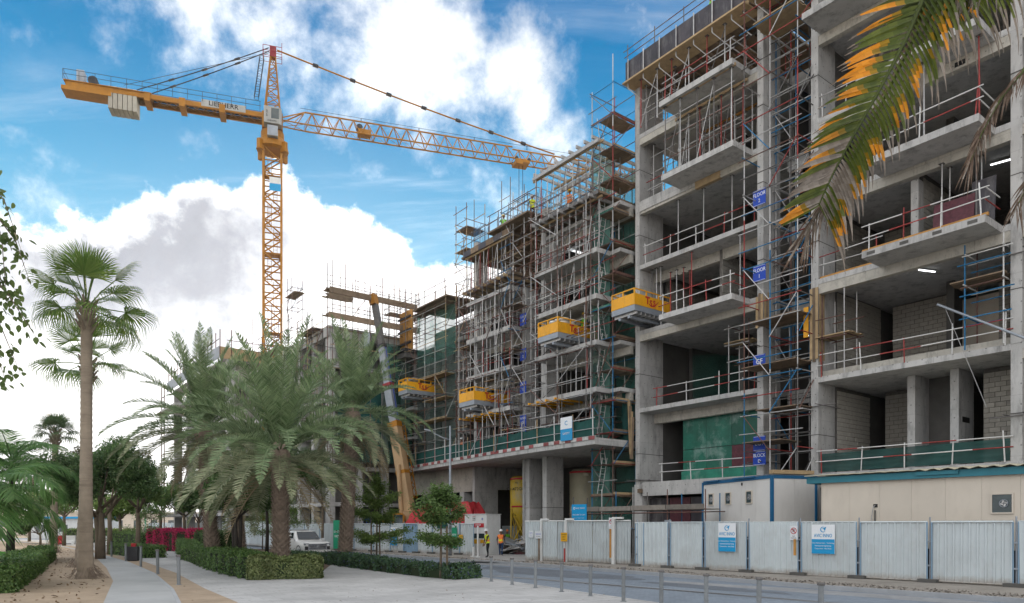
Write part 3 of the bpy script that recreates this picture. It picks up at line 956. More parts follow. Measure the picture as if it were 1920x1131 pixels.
# inner columns
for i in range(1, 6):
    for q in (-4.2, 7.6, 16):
        blk('column', near, q, q + .35, 4.6, 5.6, LV[i], LV[i + 1] - .27, concrete_dk_shade)
# projecting balconies
def balcony(q0, q1, tf, z, th=.3):
    return blk('balcony_slab', near, q0, q1, tf, -.002, z - th + .02, z + .02, concrete)
balcony(-5.2, -.25, -1.65, LV[6]); balcony(-5.0, -.15, -1.7, LV[5]); balcony(-5.25, -.3, -1.6, LV[3])
balcony(6.65, 11.2, -1.7, LV[4]); balcony(6.6, 11.45, -1.75, LV[3]); balcony(6.3, 11.2, -1.7, LV[5]); balcony(3.7, 9.0, -1.7, LV[6])
# lips and upstands on the edges
blk('upstand', near, -8.2, -3.7, -.03, .12, LV[5] - .5, LV[5] + .12, concrete)
blk('timber_edge', near, 6.55, 11.5, -1.62, -1.5, LV[3] + .022, LV[3] + .14, timber_or)
blk('timber_edge', near, 3.62, 6.5, .1, .2, LV[3] + .002, LV[3] + .12, timber_or)
blk('timber_edge', near, -3.9, -2.2, -.04, .2, LV[5] - .68, LV[5] - .28, timber_lt)
blk('parapet', near, 3.6, 11.7, .3, .45, LV[2] + .002, LV[2] + .32, concrete_warm)
for q in (7.0, 8.4, 9.7, 11.0):
    blk('patch', near, q - .18, q + .18, -1.756, -1.74, LV[3] - .2, LV[3] - .06, concrete_dk_shade)
# small pockets and plates on the columns
blk('pocket', near, 9.7, 10.1, -.004, .1, LV[5] - .62, LV[5] - .42, black)
blk('timber_packer', near, -8.16, -7.9, -.25, .05, 4.15, 4.4, timber)
# block walls
block_wall(near, -3.0, -3.0, 1.3, 6.2, LV[3], LV[4] - .28)
block_wall(near, 3.62, 3.62, 1.7, 6.0, LV[3], LV[4] - .28)
block_wall(near, 8.05, 8.05, 1.0, 5.6, LV[3], LV[4] - .28)
blk('column', near, 7.75, 8.07, .42, .95, LV[3], LV[4] - .73, concrete)
block_wall(near, 4.0, 8.0, 6.0, 6.0, LV[3], LV[4] - .28, each=False)
block_wall(near, -7.9, -7.9, 2.3, 8.0, LV[3], LV[4] - .28, each=False)
block_wall(near, 4.4, 8.0, 5.2, 5.2, LV[1], LV[2] - .3, each=False)
block_wall(near, 9.75, 11.7, 3.0, 3.0, LV[1], LV[2] - .3)
block_wall(near, 3.66, 3.66, 1.7, 6.3, LV[2], LV[3] - .3, each=False)
block_wall(near, 3.66, 3.66, 1.7, 5.1, LV[1], LV[2] - .3, each=False)
block_wall(near, 4.2, 7.1, 6.5, 6.5, LV[2], LV[3] - .3, each=False)
blk('plastered_wall', near, 7.1, 9.2, 6.5, 6.7, LV[2], LV[3] - .8, cream)
block_wall(near, 9.2, 11.7, 6.5, 6.5, LV[2], LV[3] - .3, each=False)
blk('column', near, 6.95, 7.3, 1.9, 3.6, LV[1], LV[2] - .27, concrete)
blk('column', near, 8.8, 9.15, 1.9, 3.6, LV[1], LV[2] - .27, concrete)
blk('cross_wall', near, 7.3, 8.8, 3.4, 3.6, LV[1], LV[2] - .27, concrete_dk_shade)
blk('pocket', near, 9.13, 9.16, 2.3, 3.1, LV[1] + 2.1, LV[1] + 2.35, black)
# ground floor under the first slab: dark boarded wall
for k in range(5):
    blk('boarding', near, -7.8 + k * 1.6, -6.25 + k * 1.6, .5, .53, .2, LV[1] - .9, ply_red if k % 2 else ply_dk)
blk('ground_beam', near, -8.0, .16, -.05, .3, LV[1] - .75, LV[1] + .1, concrete)
# green sheeted formwork behind the guardrail of the lower ground floor
fw_q = [-6.3, -4.55, -2.75, -.95, .1]
wall = blk('wall_formwork', near, -6.3, .12, 1.9, 2.05, LV[1] + .1, LV[2] - .9, steel_dk)
for i in range(4):
    for j in range(2):
        z0 = LV[1] + .15 + j * 1.95
        m_ = ply_red if (i, j) in ((2, 0),) else green_sheet
        o = blk('formwork_sheet', near, fw_q[i] + .01, fw_q[i + 1] - .01, 1.86 + random.uniform(-.015, .01), 1.895, z0, z0 + 1.92, m_)
blk('formwork_sheet', near, -6.3, .1, 1.7, 1.74, LV[1] + .1, LV[1] + .75, green_sheet)
# roof formwork on timber
fz = LV[7]
for q0, q1, nn in ((-8.7, .1, 7), (.3, 3.4, 2), (3.6, 12, 6)):
    tq = -.75
    w = (q1 - q0) / nn
    for k in range(nn):
        blk('formwork_panel', near, q0 + k * w + .01, q0 + (k + 1) * w - .01, tq, tq + .04, fz - .35 + random.uniform(-.03, .03), fz + .75, ply_dk)
        bar('bracket', near, (q0 + k * w + .3, tq - .08, fz - 1.0), (q0 + k * w + .3, tq - .08, fz + .8), .035, galv)
        bar('bracket', near, (q0 + k * w + .3, tq - .08, fz - 1.0), (q0 + k * w + 1.0, tq + .7, fz - 1.9), .03, galv)
    blk('soffit_board', near, q0, q1, tq - .3, .35, fz - .72, fz - .62, timber_lt)
    blk('edge_beam_form', near, q0, q1, tq + .06, tq + .12, fz - .6, fz - .36, timber_lt)
    slab(near, q0, q1, tq + .13, DEEP, fz - .36, .16, timber, 'roof_deck')
    for k in range(int((q1 - q0) / .8)):
        blk('joist', near, q0 + .3 + k * .8, q0 + .4 + k * .8, .4, 6.5, fz - .70, fz - .53, timber)

guard(-8.8, 2.5, -.6, fz + .7, 'scaffold tube guardrail standing on the roof formwork of the near block', 2.2, (galv_dk, galv_dk, rust), 1.0, lean=.02)
props(-7.6, -.3, 7, -.5, 3.5, 3, LV[6] + .02, fz - .72, 'dense steel props under the roof formwork left of the tall column')
props(-4.9, -.5, 5, -1.4, .5, 2, LV[5] + .03, LV[6] - .30, 'row of tall steel props on the projecting balcony below the top floor')
props(-7.8, -5.6, 4, .2, 2.2, 2, LV[6] + .02, fz - .72, 'corner props under the roof formwork by the far column', brace=True)
props(-4.9, -.6, 7, -.2, 2.2, 2, LV[5] + .03, LV[6] - .60, 'second row of props and ledgers behind the projecting balcony', m=galv)
props(4.0, 11.2, 6, .3, 3.5, 2, LV[6] + .02, fz - .72, 'steel props under the roof formwork behind the hanging frond')
props(-7.6, -6.0, 2, .6, 1.6, 2, LV[5] + .0, LV[6] - .7, 'short pair of props beside the far corner column near the top', brace=False, beams=False)
props(-5.4, -1.6, 3, .3, .3, 1, LV[4] + .0, LV[5] - .68, 'three single props under the open slab above the second floor', ledg=False, beams=False)
props(-4.3, -1.0, 2, .2, .2, 1, LV[3] + .02, LV[4] - .28, 'two single props on the first floor balcony beside the block wall', ledg=False, beams=False)
props(-6.2, -5.2, 3, .5, 1.2, 2, LV[3] + .02, LV[4] - .88, 'tight bundle of props behind the yellow loading platform', ledg=False, beams=False)
props(-7.7, -7.0, 3, .6, .9, 1, LV[3] + .02, LV[4] - .28, 'three props tight against the far corner column on the first floor', ledg=False, beams=False)
props(9.3, 10.6, 2, -.2, .4, 2, LV[3] + .02, LV[4] - .75, 'props beside the leaning dark board on the right balcony', ledg=False, beams=False)
props(6.9, 10.9, 3, -.9, -.9, 1, LV[4] + .02, LV[5] - .30, 'three props on the second floor balcony under the hanging frond', ledg=False, beams=False)

RW = (redt, whitet, whitet)
guard(-7.9, .1, .05, LV[4], 'red and white guardrail on the second floor slab by the FLOOR 2 sign', 2.0, RW)
guard(-5.2, -.3, -1.5, LV[3] + .02, 'red and white guardrail on the first floor balcony by the yellow platform', 1.7, RW, ret=1.4)
guard(-7.0, .1, .05, LV[2], 'red and white guardrail on the ground floor slab by the GF sign', 2.4, RW)
guard(-6.8, .1, .3, LV[1] + .1, 'white and red guardrail in front of the green sheeting', 2.2, RW)
guard(6.7, 11.4, -1.6, LV[3] + .1, 'white guardrail on the balcony with the orange timber edge', 1.6, (whitet, whitet, redt), ret=1.5)
guard(3.6, 6.5, .15, LV[3] + .1, 'two tube guardrail left of the balcony with the orange timber edge', 2.0, (whitet, galv, redt))
guard(6.7, 11.2, -1.6, LV[4] + .02, 'red and white guardrail on the balcony behind the hanging frond', 1.8, RW, ret=1.5)
guard(3.6, 11.7, .0, LV[2], 'long red and white guardrail on the ground floor slab on the right', 2.3, RW)
guard(3.6, 11.7, .0, LV[1], 'red and white guardrail with green cloth above the cream cabin', 2.2, RW)
guard(-7.6, -5.3, .1, LV[5] + .12, 'short tube guardrail near the top at the far corner column', 1.2, (galv, galv_dk, redt))
guard(-5.0, -.3, -1.55, LV[6] + .02, 'tube guardrail on the highest balcony of the near block', 1.6, (redt, galv, galv), ret=1.3)
guard(.6, 3.1, 2.35, LV[6], 'tube guardrail on the top slab between the two tall columns', 1.2, (galv, whitet, redt))
guard(3.6, 6.2, .1, LV[5], 'tube guardrail half hidden behind the orange frond', 1.3, (galv, whitet, redt))
netting('safety_cloth', (3.65, .12), (11.7, .12), LV[1] + .05, LV[1] + .95, netmat('dark_green_cloth', (.04, .12, .11), .12), 'dusty green cloth tied along the guardrail above the cream cabin', 5, .05, 0, 'safety cloth')
netting('debris_net', (-8.0, 5.0), (-5.6, 8.6), LV[2], LV[3] - .8, net_green, 'green net with tubes seen through the end of the ground floor', 4, .1)
# leaning boards and steps
b_ = fthing('plywood_sheet', 9.6, .1, LV[3] + .02, 'maroon film faced board leaning on props on the right balcony', 'board')
blk('sheet', b_, -.8, .8, 0, .03, 0, 1.8, ply_red, rx=-.12)
b_ = fthing('plywood_sheet', 10.7, .2, LV[3] + .02, 'dark grey film faced board leaning beside the maroon board', 'board')
blk('sheet', b_, -.45, .45, 0, .03, 0, 2.3, ply_dk, rx=-.1)

# ---- scaffold between the two tall columns
bds = [(6.4, timber, -1.6, .6), (8.0, timber, -.8, 1.5), (10.3, timber, -1.7, 1.4), (12.6, timber, -1.2, 1.5), (27.9, timber_lt, -1.0, 1.4)]
scaffold(.25, 3.25, 3, -1.3, .6, 2, 4.0, 31.0, 'tall rusty and blue tube scaffold between the two tall columns of the near block', 1.9, (rust, redt, galv, galv_dk, galv, bluet), bds, skip=.08)
scaffold(.7, 3.0, 3, .9, 2.2, 2, 4.0, 30.0, 'inner blue and grey tube scaffold behind the tall one between the columns', 2.0, (bluet, galv, galv_dk), ())
# small towers inside the ground floor
scaffold(3.9, 5.0, 2, -.2, 1.0, 2, LV[2], LV[2] + 3.6, 'small rusty tower with one timber platform by the left column of the right bay', 1.8, (rust, rust, galv), [(LV[2] + 1.9, timber_lt, -.9, .8)], name='mobile_scaffold', brace=False, over=.3)
scaffold(10.2, 11.6, 2, -.3, 1.0, 2, LV[2], LV[2] + 4.0, 'small tower with a blue post and timber platform under the right slab', 1.3, (rust, bluet, whitet), [(LV[2] + 2.9, timber, -1.3, .7)], name='mobile_scaffold', brace=False, over=.3)
scaffold(-2.2, -.9, 2, .8, 1.8, 2, LV[2], LV[2] + 3.8, 'small tower with a pale plank under the first floor slab by the GF sign', 1.9, (rust, galv), [(LV[2] + 3.0, timber_lt, -1.0, .7)], name='mobile_scaffold', brace=False, over=.2)
# timber sheathing strapped to the columns
for (q, z0, z1, lab) in ((.34, 12.7, 14.4, 'brown timber boards strapped to the column under the FLOOR 1 sign'), (3.4, 10.3, 14.0, 'brown timber boards strapped round the right tall column')):
    g = fthing('timber_sheathing', q, -.06, z0, lab, 'timber boards', 'boards strapped to the columns')
    for k in range(3):
        blk('board', g, -.22 + k * .15, -.08 + k * .15, -.03 - .006 * k, 0, random.uniform(-.1, .1), z1 - z0 + random.uniform(-.15, .15), timber_lt if k != 1 else timber)
    for k in range(3):
        blk('board', g, .2, .23, .1 + k * .16, .25 + k * .16, random.uniform(-.1, .1), z1 - z0 + random.uniform(-.15, .15), timber_lt if k != 1 else timber)
b_ = fthing('yellow_board', 3.05, -.2, 11.5, 'yellow formwork board standing beside the right tall column', 'board')
blk('board', b_, -.12, .12, -.03, .03, 0, 1.5, yellow)
# tube clamps round the columns
for q, z, k in ((-8.4, 4.9, 0), (3.4, 8.0, 1), (12, 6.5, 2), (12, 13.0, 3), (.3, 5.4, 4)):
    g = fthing('tube_tie', q, 0, z, ('tube tie clamped round the %s' % ('far corner column by the green tower', 'right tall column above the cabin roof', 'column at the picture edge low down', 'column at the picture edge higher up', 'column by the LG1 sign')[k]), 'scaffold tie', 'tube ties round the columns')
    bar('tube', g, (-1.0, -.07, 0), (1.1, -.07, .03), .026, galv_dk)
    bar('tube', g, (.35, -.6, .06), (.35, 1.8, .06), .026, galv_dk)
    bar('tube', g, (-.35, -.6, .06), (-.35, 1.8, .06), .026, galv_dk)

# slanting blue-grey pole on the right, with its line
g = fthing('pole', 9.1, -.1, LV[2] + 1.2, 'long slanting grey pole leaning out in front of the right ground floor slab', 'pole')
bar('tube', g, (0, -.1, 1.0), (3.9, -.5, -1.6), .05, steel_gr)
bar('rope', g, (.3, -.1, .8), (1.9, -.2, -3.7), .012, galv)

# lit site lights
def sitelight(q, t, z, label, rz=0.0, L_=1.0):
    g = thing('site_light', label, 'light', fw(q, t, z), FA + rz, 'lit fluorescent site lights under the slabs')
    blk('housing', g, -L_ / 2, L_ / 2, -.05, .05, .03, .07, white_p)
    bar('lamp_tube', g, (-L_ / 2 + .03, 0, 0), (L_ / 2 - .03, 0, 0), .025, tube_lit)
sitelight(fq(1738, 2.0), 2.0, LV[3] - .35, 'white strip light on the dark ceiling of the right ground floor bay', 1.2)
sitelight(10.8, 2.5, LV[4] - .40, 'white strip light on the ceiling above the leaning boards', .2, 1.2)
sitelight(-.6, 1.9, LV[3] - 1.0, 'strip light hanging near the GF sign under the first floor slab', .3)
sitelight(2.4, 2.9, LV[4] - 1.9, 'strip light glowing behind the scaffold between the tall columns', .1, 1.2)
sitelight(1.9, 2.9, LV[3] - 1.9, 'strip light glowing low behind the scaffold between the tall columns', .3)

# ---- blue floor signs (plates on the column between the balcony bay and the recess)
def floor_sign(q, t, z, words, label, s=1.0, w=.72, h=.85, group='blue floor signs on the near block'):
    g = fthing('floor_sign', q, t, z, label, 'sign', group)
    blk('plate', g, -w / 2 * s, w / 2 * s, -.02, .0, 0, h * s, sign_blue)
    for dz in (.02, h - .035):
        blk('rim', g, -w / 2 * s + .03, w / 2 * s - .03, -.024, -.02, dz * s, (dz + .015) * s, sign_white)
    for k, (tx, zz, sz) in enumerate(words):
        text(g, tx, (0, -.023, zz * s), sz * s, sign_white, sx=.85, bold=.006)
    return g
sq, stt = fq(1424, -.35), -.35
def zat(v, u=1424, t=-.35):
    q = fq(u, t); return EYE + (HZ - v) / FPX * fxy(q, t).y
floor_sign(sq, stt, zat(385), [('FLOOR', .56, .27), ('2', .24, .27)], 'blue FLOOR 2 plate, topmost sign on the tall column', 1, .75, .82)
floor_sign(sq, stt, zat(527), [('FLOOR', .56, .27), ('1', .24, .27)], 'blue FLOOR 1 plate on the tall column by the block wall', 1, .75, .82)
floor_sign(sq, stt, zat(692), [('GF', .38, .38)], 'blue GF plate on the tall column', 1, .72, .76)
floor_sign(sq, stt, zat(845), [('LG1', .38, .36)], 'blue LG1 plate on the tall column just above BLOCK D', 1, .72, .76)
floor_sign(sq, stt, zat(872), [('BLOCK', .50, .26), ('D', .20, .26)], 'blue BLOCK D plate, lowest sign on the tall column', 1, .75, .72)

# ---- green scaffold stair tower between near and middle block
TQ0, TQ1, TT0, TT1 = -10.9, -9.05, -1.5, .55
zz = [27.7 - 1.98 * k for k in range(13)]
tw = scaffold(TQ0, TQ1, 2, TT0, TT1, 2, 2.0, 29.8, 'tall rusty scaffold stair tower with green netting beside the near block', 1.98, (rust, rust, redt, galv_dk, bluet, galv), [(z, timber, -.25, .92) for z in zz], over=1.6)
for k, z in enumerate(zz):
    blk('toe_board', tw, .93, .96, -1.02, 1.0, z - 2.0 + .05, z - 2.0 + .27, random.choice((timber, timber, timber_lt, rust)))
    if k % 3 == 0: blk('toe_board', tw, -.95, .95, -1.06, -1.03, z - 2.0 + .05, z - 2.0 + .2, random.choice((rust, timber, green_sheet)))
for k in range(0, 12):
    z = zz[k + 1]
    a = fw(-10.5 if k % 2 else -10.1, -1.25, z + .1); b = fw(-10.1 if k % 2 else -10.6, -1.15, z + 2.5)
    if k % 1 == 0:
        ladder(a, b, 'ladder in the green scaffold tower, %s from the top' % (['first', 'second', 'third', 'fourth', 'fifth', 'sixth', 'seventh', 'eighth', 'ninth', 'tenth', 'eleventh', 'twelfth'][k]), whitet if k % 3 else galv)
netting('debris_net', (TQ0 + .05, TT0 + .75), (TQ1 - 1.0, TT0 + .75), 2.2, 24.5, net_pale, 'green net hung down the inside of the scaffold stair tower', 3, .08, nrows=24)
netting('debris_net', (TQ0 + .05, TT1 + .1), (TQ1 - .05, TT1 + .1), 2.2, 25.0, net_green, 'green net hung down the back of the scaffold stair tower', 3, .08, nrows=24)
netting('debris_net', (TQ0 - .06, TT0 - .05), (TQ0 - .06, TT1 + .1), 2.2, 27.0, net_pale, 'pale green net hung down the far side of the scaffold stair tower', 3, .08, nrows=24)
netting('debris_net', (TQ1 - .25, TT0 + 1.1), (TQ1 - .1, TT1), 7.4, 10.6, hoard_green, 'loose dark green cloth bunched on the scaffold tower beside the corner column', 3, .28, nrows=8)
# long tube leaning across the tower front and a bundle of planks on the corner
g = fthing('scaffold_tube', -9.0, -1.8, 9.5, 'long rusty tube leaning across the front of the green scaffold tower', 'tube')
bar('tube', g, (-1.9, -.1, 0), (.2, -.1, 4.0), .032, rust)
g = fthing('plank_bundle', -8.75, -.2, 6.6, 'bundle of long brown planks standing against the far corner column', 'planks')
for k in range(4):
    blk('plank', g, -.12 + k * .07, -.06 + k * .07, -.1 + .02 * k, .1, -.3 * (k % 2), 3.4 - .35 * k, timber if k % 2 else timber_lt, ry=.03 * (k - 1.5))
# low scaffold bridge in front of the first bay
sc = scaffold(-10.6, -.6, 5, -3.4, -2.2, 2, -.02, 3.6, 'low scaffold bridge with grey planks between the blue banner and the cabin', 1.9, (rust, galv, bluet, galv_dk), [(2.95, mat('grey_plank', (.25, .22, .19), .9, var=.3, scale=3, rnd=.2), -5.2, 5.0)], brace=False, over=.5, name='scaffold_bridge')
for k in range(4):
    blk('toe_board', sc, -5.2 + k * 2.55, -2.7 + k * 2.55, -.68, -.64, 2.99, 3.24 + random.uniform(-.03, .03), MATS['grey_plank'])
    blk('toe_board', sc, -5.2 + k * 2.55, -2.7 + k * 2.55, -.68, -.65, 1.95, 2.05, MATS['grey_plank'])
# ---- the middle block on its podium
mid = fthing('apartment_block', 0, 0, 0, 'middle concrete block on a wide podium with a green cloth hoarding along its edge', 'building')
MT = -1.0                       # its column line
ML = [7.5, 10.8, 13.75, 16.65, 19.55, 22.5, 25.0]
cE, cF, cG = fq(891, MT), fq(982.5, MT), fq(1019, MT)
for nm, q, w, dp, top in (('E', cE, .34, 1.1, 24.9), ('F', cF, .42, 1.2, 19.6), ('G', cG, .5, 1.3, 24.6)):
    for i in range(6):
        if ML[i] > top: break
        blk('column', mid, q - w / 2, q + w / 2, MT + random.uniform(-.01, .01), MT + dp, ML[i], min(ML[i + 1] - .02, top), concrete)
    z = 9.2
    while z < top:
        blk('lift_joint', mid, q - w / 2 - .006, q + w / 2 + .006, MT - .016, MT + dp + .006, z, z + .03, concrete_dk_shade); z += 2.95
for i in range(1, 6):
    z = ML[i]
    if i < 5:
        slab(mid, cE + .17, cF - .21, MT + .02, 9, z, .24)
        blk('beam', mid, cE + .18, cF - .22, MT + .9, MT + 1.2, z - .75, z - .242, concrete_warm)
        slab(mid, cF + .21, cG - .25, MT + 1.6, 9, z, .24)
    slab(mid, cG + .25, -8.9, MT + .02, 9, z, .24)
    blk('beam', mid, cG + .26, -8.9, MT + .9, MT + 1.2, z - .75, z - .242, concrete_warm)
for i in (1, 2, 3, 4):
    a, b = cE + .6, cF - .05
    blk('balcony_slab', mid, a, b, MT - 1.25, MT + .015, ML[i] - .28, ML[i] + .02, concrete)
for i in (1, 2, 3, 4):
    blk('balcony_slab', mid, cG + .45, -9.8, MT - 1.2, MT + .015, ML[i] - .28, ML[i] + .02, concrete)
for z in (ML[5], 20.0):
    a, b = (cG + .2, -9.5) if z > 21 else (cE + .3, cF + .2)
    slab(mid, a, b, MT - 1.3, 6, z + .5, .14, timber, 'roof_deck')
    blk('deck_edge', mid, a, b, MT - 1.36, MT - 1.305, z + .26, z + .52, galv_dk)
    n_ = 7
    for k in range(n_):
        q = a + (b - a) * (k + .5) / n_
        blk('bearer', mid, q - .06, q + .06, MT - 1.7, MT + 3, z + .16, z + .355, galv if z > 21 else timber_lt)
blk('back_wall', mid, -28, -8.9, 8.6, 8.85, 0, 22, concrete_dk_shade)
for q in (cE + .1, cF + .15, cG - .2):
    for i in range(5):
        blk('cross_wall', mid, q - .1, q + .1, MT + 1.4, 8.6, ML[i], ML[i + 1] - .25, concrete_dk_shade)
blk('cross_wall', mid, -8.95, -8.8, .9, 8.6, 0, 22, concrete_dk_shade)
block_wall(mid, -22.6, -19.9, .6, .6, ML[1], ML[2] - .3)
# top: plywood deck round the core and open steel joists
slab(mid, cF - 2.4, cG + .2, MT - 1.6, 4, 24.0, .12, timber, 'work_deck')
slab(mid, cF - 1.5, cF + 1.2, MT - 1.2, 3, 21.7, .12, timber, 'work_deck')
blk('core_wall', mid, cF - 1.2, cF - .4, MT + .6, MT + 2.2, 21.7, 24.0, timber_lt)
blk('core_column', mid, cG - .3, cG + .7, MT + .4, MT + 1.4, 19.6, 24.4, concrete)
for k in range(9):
    q = cG + .5 + k * .72
    blk('steel_joist', mid, q - .05, q + .05, MT - 1.3, 4.5, 26.3 + .02 * k, 26.5 + .02 * k, galv)
for t in (MT - 1.2, MT + 1.4, MT + 4):
    blk('steel_joist', mid, cG + .3, -9.6, t - .06, t + .06, 26.06, 26.28, galv)
# podium: its edge bows, so the front is a chain of straight runs
POD = [(-9.0, -3.1), (-14.5, -3.0), (-20, -2.6), (-26, -2.05), (-32, -1.4), (-38, -.75), (-46, 0.1), (-56, 1.0)]
pz = 7.5
pm = MB().prism(ccw(POD + [(-56, 20), (-9.0, 20)]), pz - .42, pz).build('podium_slab', concrete, mid)
for k in range(len(POD) - 1):
    a, b = Vector(POD[k]), Vector(POD[k + 1]); d = b - a; n_ = max(2, int(d.length / .55))
    e = MB().prism(ccw([tuple(a), tuple(b), tuple(b + Vector((0, .12))), tuple(a + Vector((0, .12)))]), pz, pz + .12).build('podium_kerb', concrete, mid)
    g = fthing('green_hoarding', a.x, a.y, pz, ('green cloth hoarding on the podium edge, %s run from the scaffold tower' % ['first', 'second', 'third', 'fourth', 'fifth', 'sixth', 'seventh'][k]), 'hoarding', 'green cloth hoarding along the podium')
    dd = d
    nn = d.normalized(); pr = Vector((nn.y, -nn.x)) if Vector((nn.y, -nn.x)).y < 0 else Vector((-nn.y, nn.x))
    # striped toe board, cloth, posts, rails
    for j in range(n_):
        p0 = dd * (j / n_); p1 = dd * ((j + .96) / n_)
        mb = MB().prism(ccw([tuple(p0 + pr * .05), tuple(p1 + pr * .05), tuple(p1 + pr * .02), tuple(p0 + pr * .02)]), -.12, .10)
        mb.build('toe_board', faded_white if (j + k) % 2 else faded_red, g)
    vs, fs = [], []
    for j in range(13):
        for h_ in range(4):
            p = dd * (j / 12) + pr * (-.06 + .04 * math.sin(j * 2.1 + h_))
            vs.append((p.x, p.y, .14 + .33 * h_ + (0 if h_ < 3 else .05 * math.sin(j * 1.7))))
    for j in range(12):
        for h_ in range(3):
            a_ = j * 4 + h_; fs.append((a_, a_ + 4, a_ + 5, a_ + 1))
    MB().add(vs, fs).build('cloth', hoard_green, g, smooth=True)
    for j in range(3):
        p = dd * (j / 3 + .03)
        bar('post', g, (p.x, p.y, 0), (p.x + random.uniform(-.05, .05), p.y, 1.5 + random.uniform(0, .4)), .035, random.choice((redt, whitet, galv, timber_lt)))
    for zz_ in (.55, 1.2):
        bar('rail', g, tuple(pr * .03) + (zz_,), tuple(dd + pr * .03) + (zz_ + random.uniform(-.03, .03),), .025, random.choice((galv, whitet)))
def pod_t(q):
    for k in range(len(POD) - 1):
        a, b = POD[k], POD[k + 1]
        if b[0] <= q <= a[0]: return a[1] + (b[1] - a[1]) * (q - a[0]) / (b[0] - a[0])
    return 0
for q, k in ((fq(1070, -2.8), 0), (fq(748, -.6), 1)):
    g = fthing('site_banner', q, pod_t(q) - .1, pz + .02, ('pale blue banner on the podium hoarding near the scaffold tower', 'pale blue banner on the podium hoarding behind the mobile crane boom')[k], 'banner', 'pale blue banners on the podium')
    blk('sheet', g, -.55, .55, -.03, 0, 0, 1.5 + .2 * k, sign_cyan)
    blk('sheet_top', g, -.55, .55, -.034, -.031, .75, 1.5 + .2 * k, sign_white)
    text(g, 'SAFETY', (0, -.04, .45), .2, sign_white)
    text(g, 'C', (0, -.04, 1.1), .4, sign_cyan)
# podium columns and walls
for q, w, dp in ((fq(983, -.6), .42, 1.5), (fq(1021, -.6), .46, 1.6), (fq(1060, 3.2), .6, 1.2)):
    for z0, z1 in ((-.1, 3.4), (3.43, pz - .43)):
        blk('podium_column', mid, q - w / 2, q + w / 2, -.6, -.6 + dp, z0, z1, concrete)
pq = fq(890, .3)
blk('podium_band', mid, -60, pq, .3, .65, 5.0, pz - .43, concrete_warm)
for u in (866, 797, 735, 690, 640, 600):
    q = fq(u, .3)
    blk('podium_column', mid, q - .35, q + .35, .32, 2.3, -.1, 5.0, concrete)
blk('podium_pier', mid, pq - .3, pq + .02, .28, 2.7, -.1, pz - .43, concrete)
blk('podium_lintel', mid, pq - .25, pq, 2.71, 7.5, 5.2, pz - .43, concrete)
blk('podium_back', mid, -60, -8.9, 7.5, 7.8, -.1, pz - .43, concrete_dk_shade)
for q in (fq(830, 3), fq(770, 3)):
    blk('podium_inner_wall', mid, q - .15, q + .15, 2.5, 7.4, -.1, pz - .43, concrete_dk_shade)
block_wall(mid, fq(720, 2.4), fq(680, 2.4), 2.4, 2.4, 0, 3.2, each=False)

for i in (1, 2, 3):
    guard(cE + .6, cF - .1, MT - 1.15, ML[i] + .02, 'tube guardrail on the left balcony of the middle block, %s floor above the podium' % ('first', 'second', 'third')[i - 1], 1.5, (galv, whitet, redt), ret=1.0)
for i in (2, 3, 4):
    guard(cG + .5, -9.9, MT - 1.1, ML[i] + .02, 'tube guardrail on the right balcony of the middle block, %s floor above the podium' % ('', '', 'second', 'third', 'fourth')[i], 1.5, (galv, whitet, redt))
props(cE + .6, cF - .3, 8, -1.2, 1.2, 3, pz, ML[1] - .28, 'forest of grey props under the lowest left balcony of the middle block', beams=True)
props(cE + 1.6, cF - .4, 7, -1.6, .4, 2, ML[1] + .02, ML[2] - .28, 'close set props above the orange beams of the middle block', ledg=False, beams=False)
props(cG + .5, -9.8, 10, MT - 1.0, 1.6, 3, ML[4] + .02, ML[5] + .14, 'props and ledgers under the right roof deck of the middle block', m=galv)
props(cG + .4, -9.7, 11, MT - 1.0, 1.6, 3, ML[5] + .52, 26.05, 'grey props carrying the open steel joists on top of the middle block')
props(cG + 1.4, -9.9, 6, MT - .9, .4, 2, ML[1] + .02, ML[2] - .28, 'row of tall thin props on the right first floor of the middle block', ledg=False, beams=False)
props(cG + 1.2, -9.9, 5, MT - .9, MT - .9, 1, ML[2] + .02, ML[3] - .28, 'row of thin props behind the yellow platform with the worker', ledg=False, beams=False)
props(cG + .8, -9.8, 4, MT - .9, .9, 2, pz, ML[1] - .3, 'props and rails under the right slab of the middle block', beams=False)
props(cE + .4, cF - .3, 11, MT - 1.0, 1.6, 3, 20.52, 23.2, 'props and tubes above the left roof deck of the middle block')
props(cE + .6, cF - .3, 10, MT - 1.1, 1.2, 3, ML[3] + .02, ML[4] - .28, 'props on the upper left balcony of the middle block', beams=False)
slab(mid, cE - .2, cF - .2, MT - 1.2, 5, 23.45, .14, timber, 'roof_deck')
for k in range(6):
    q = cE + .2 + k * 1.0
    blk('formwork_panel', mid, q, q + .97, MT - 1.24, MT - 1.205, 23.3, 23.75, timber if k % 2 else ply_dk)
for k, (a, b) in enumerate(((cG + .6, cG + 2.2), (cG + 2.4, cG + 4.2))):
    for j in range(2):
        blk('packing_beam', mid, a + j * .9, a + j * .9 + .12, MT - 1.9, MT + .6, ML[1] - .42, ML[1] - .285, yellow)
for j in range(5):
    blk('packing_beam', mid, cE + .5 + j * 1.0, cE + .62 + j * 1.0, MT - 1.9, MT + .6, ML[1] - .42, ML[1] - .285, yellow)
props(cG + .5, -9.8, 9, MT - 1.0, 1.0, 2, ML[3] + .02, ML[4] - .28, 'close props and ledgers on the upper right balcony of the middle block', m=galv, beams=False)
props(cE + .6, cF - .3, 7, MT - .9, .8, 2, ML[2] + .02, ML[3] - .28, 'props on the second left floor of the middle block', ledg=False, beams=False)
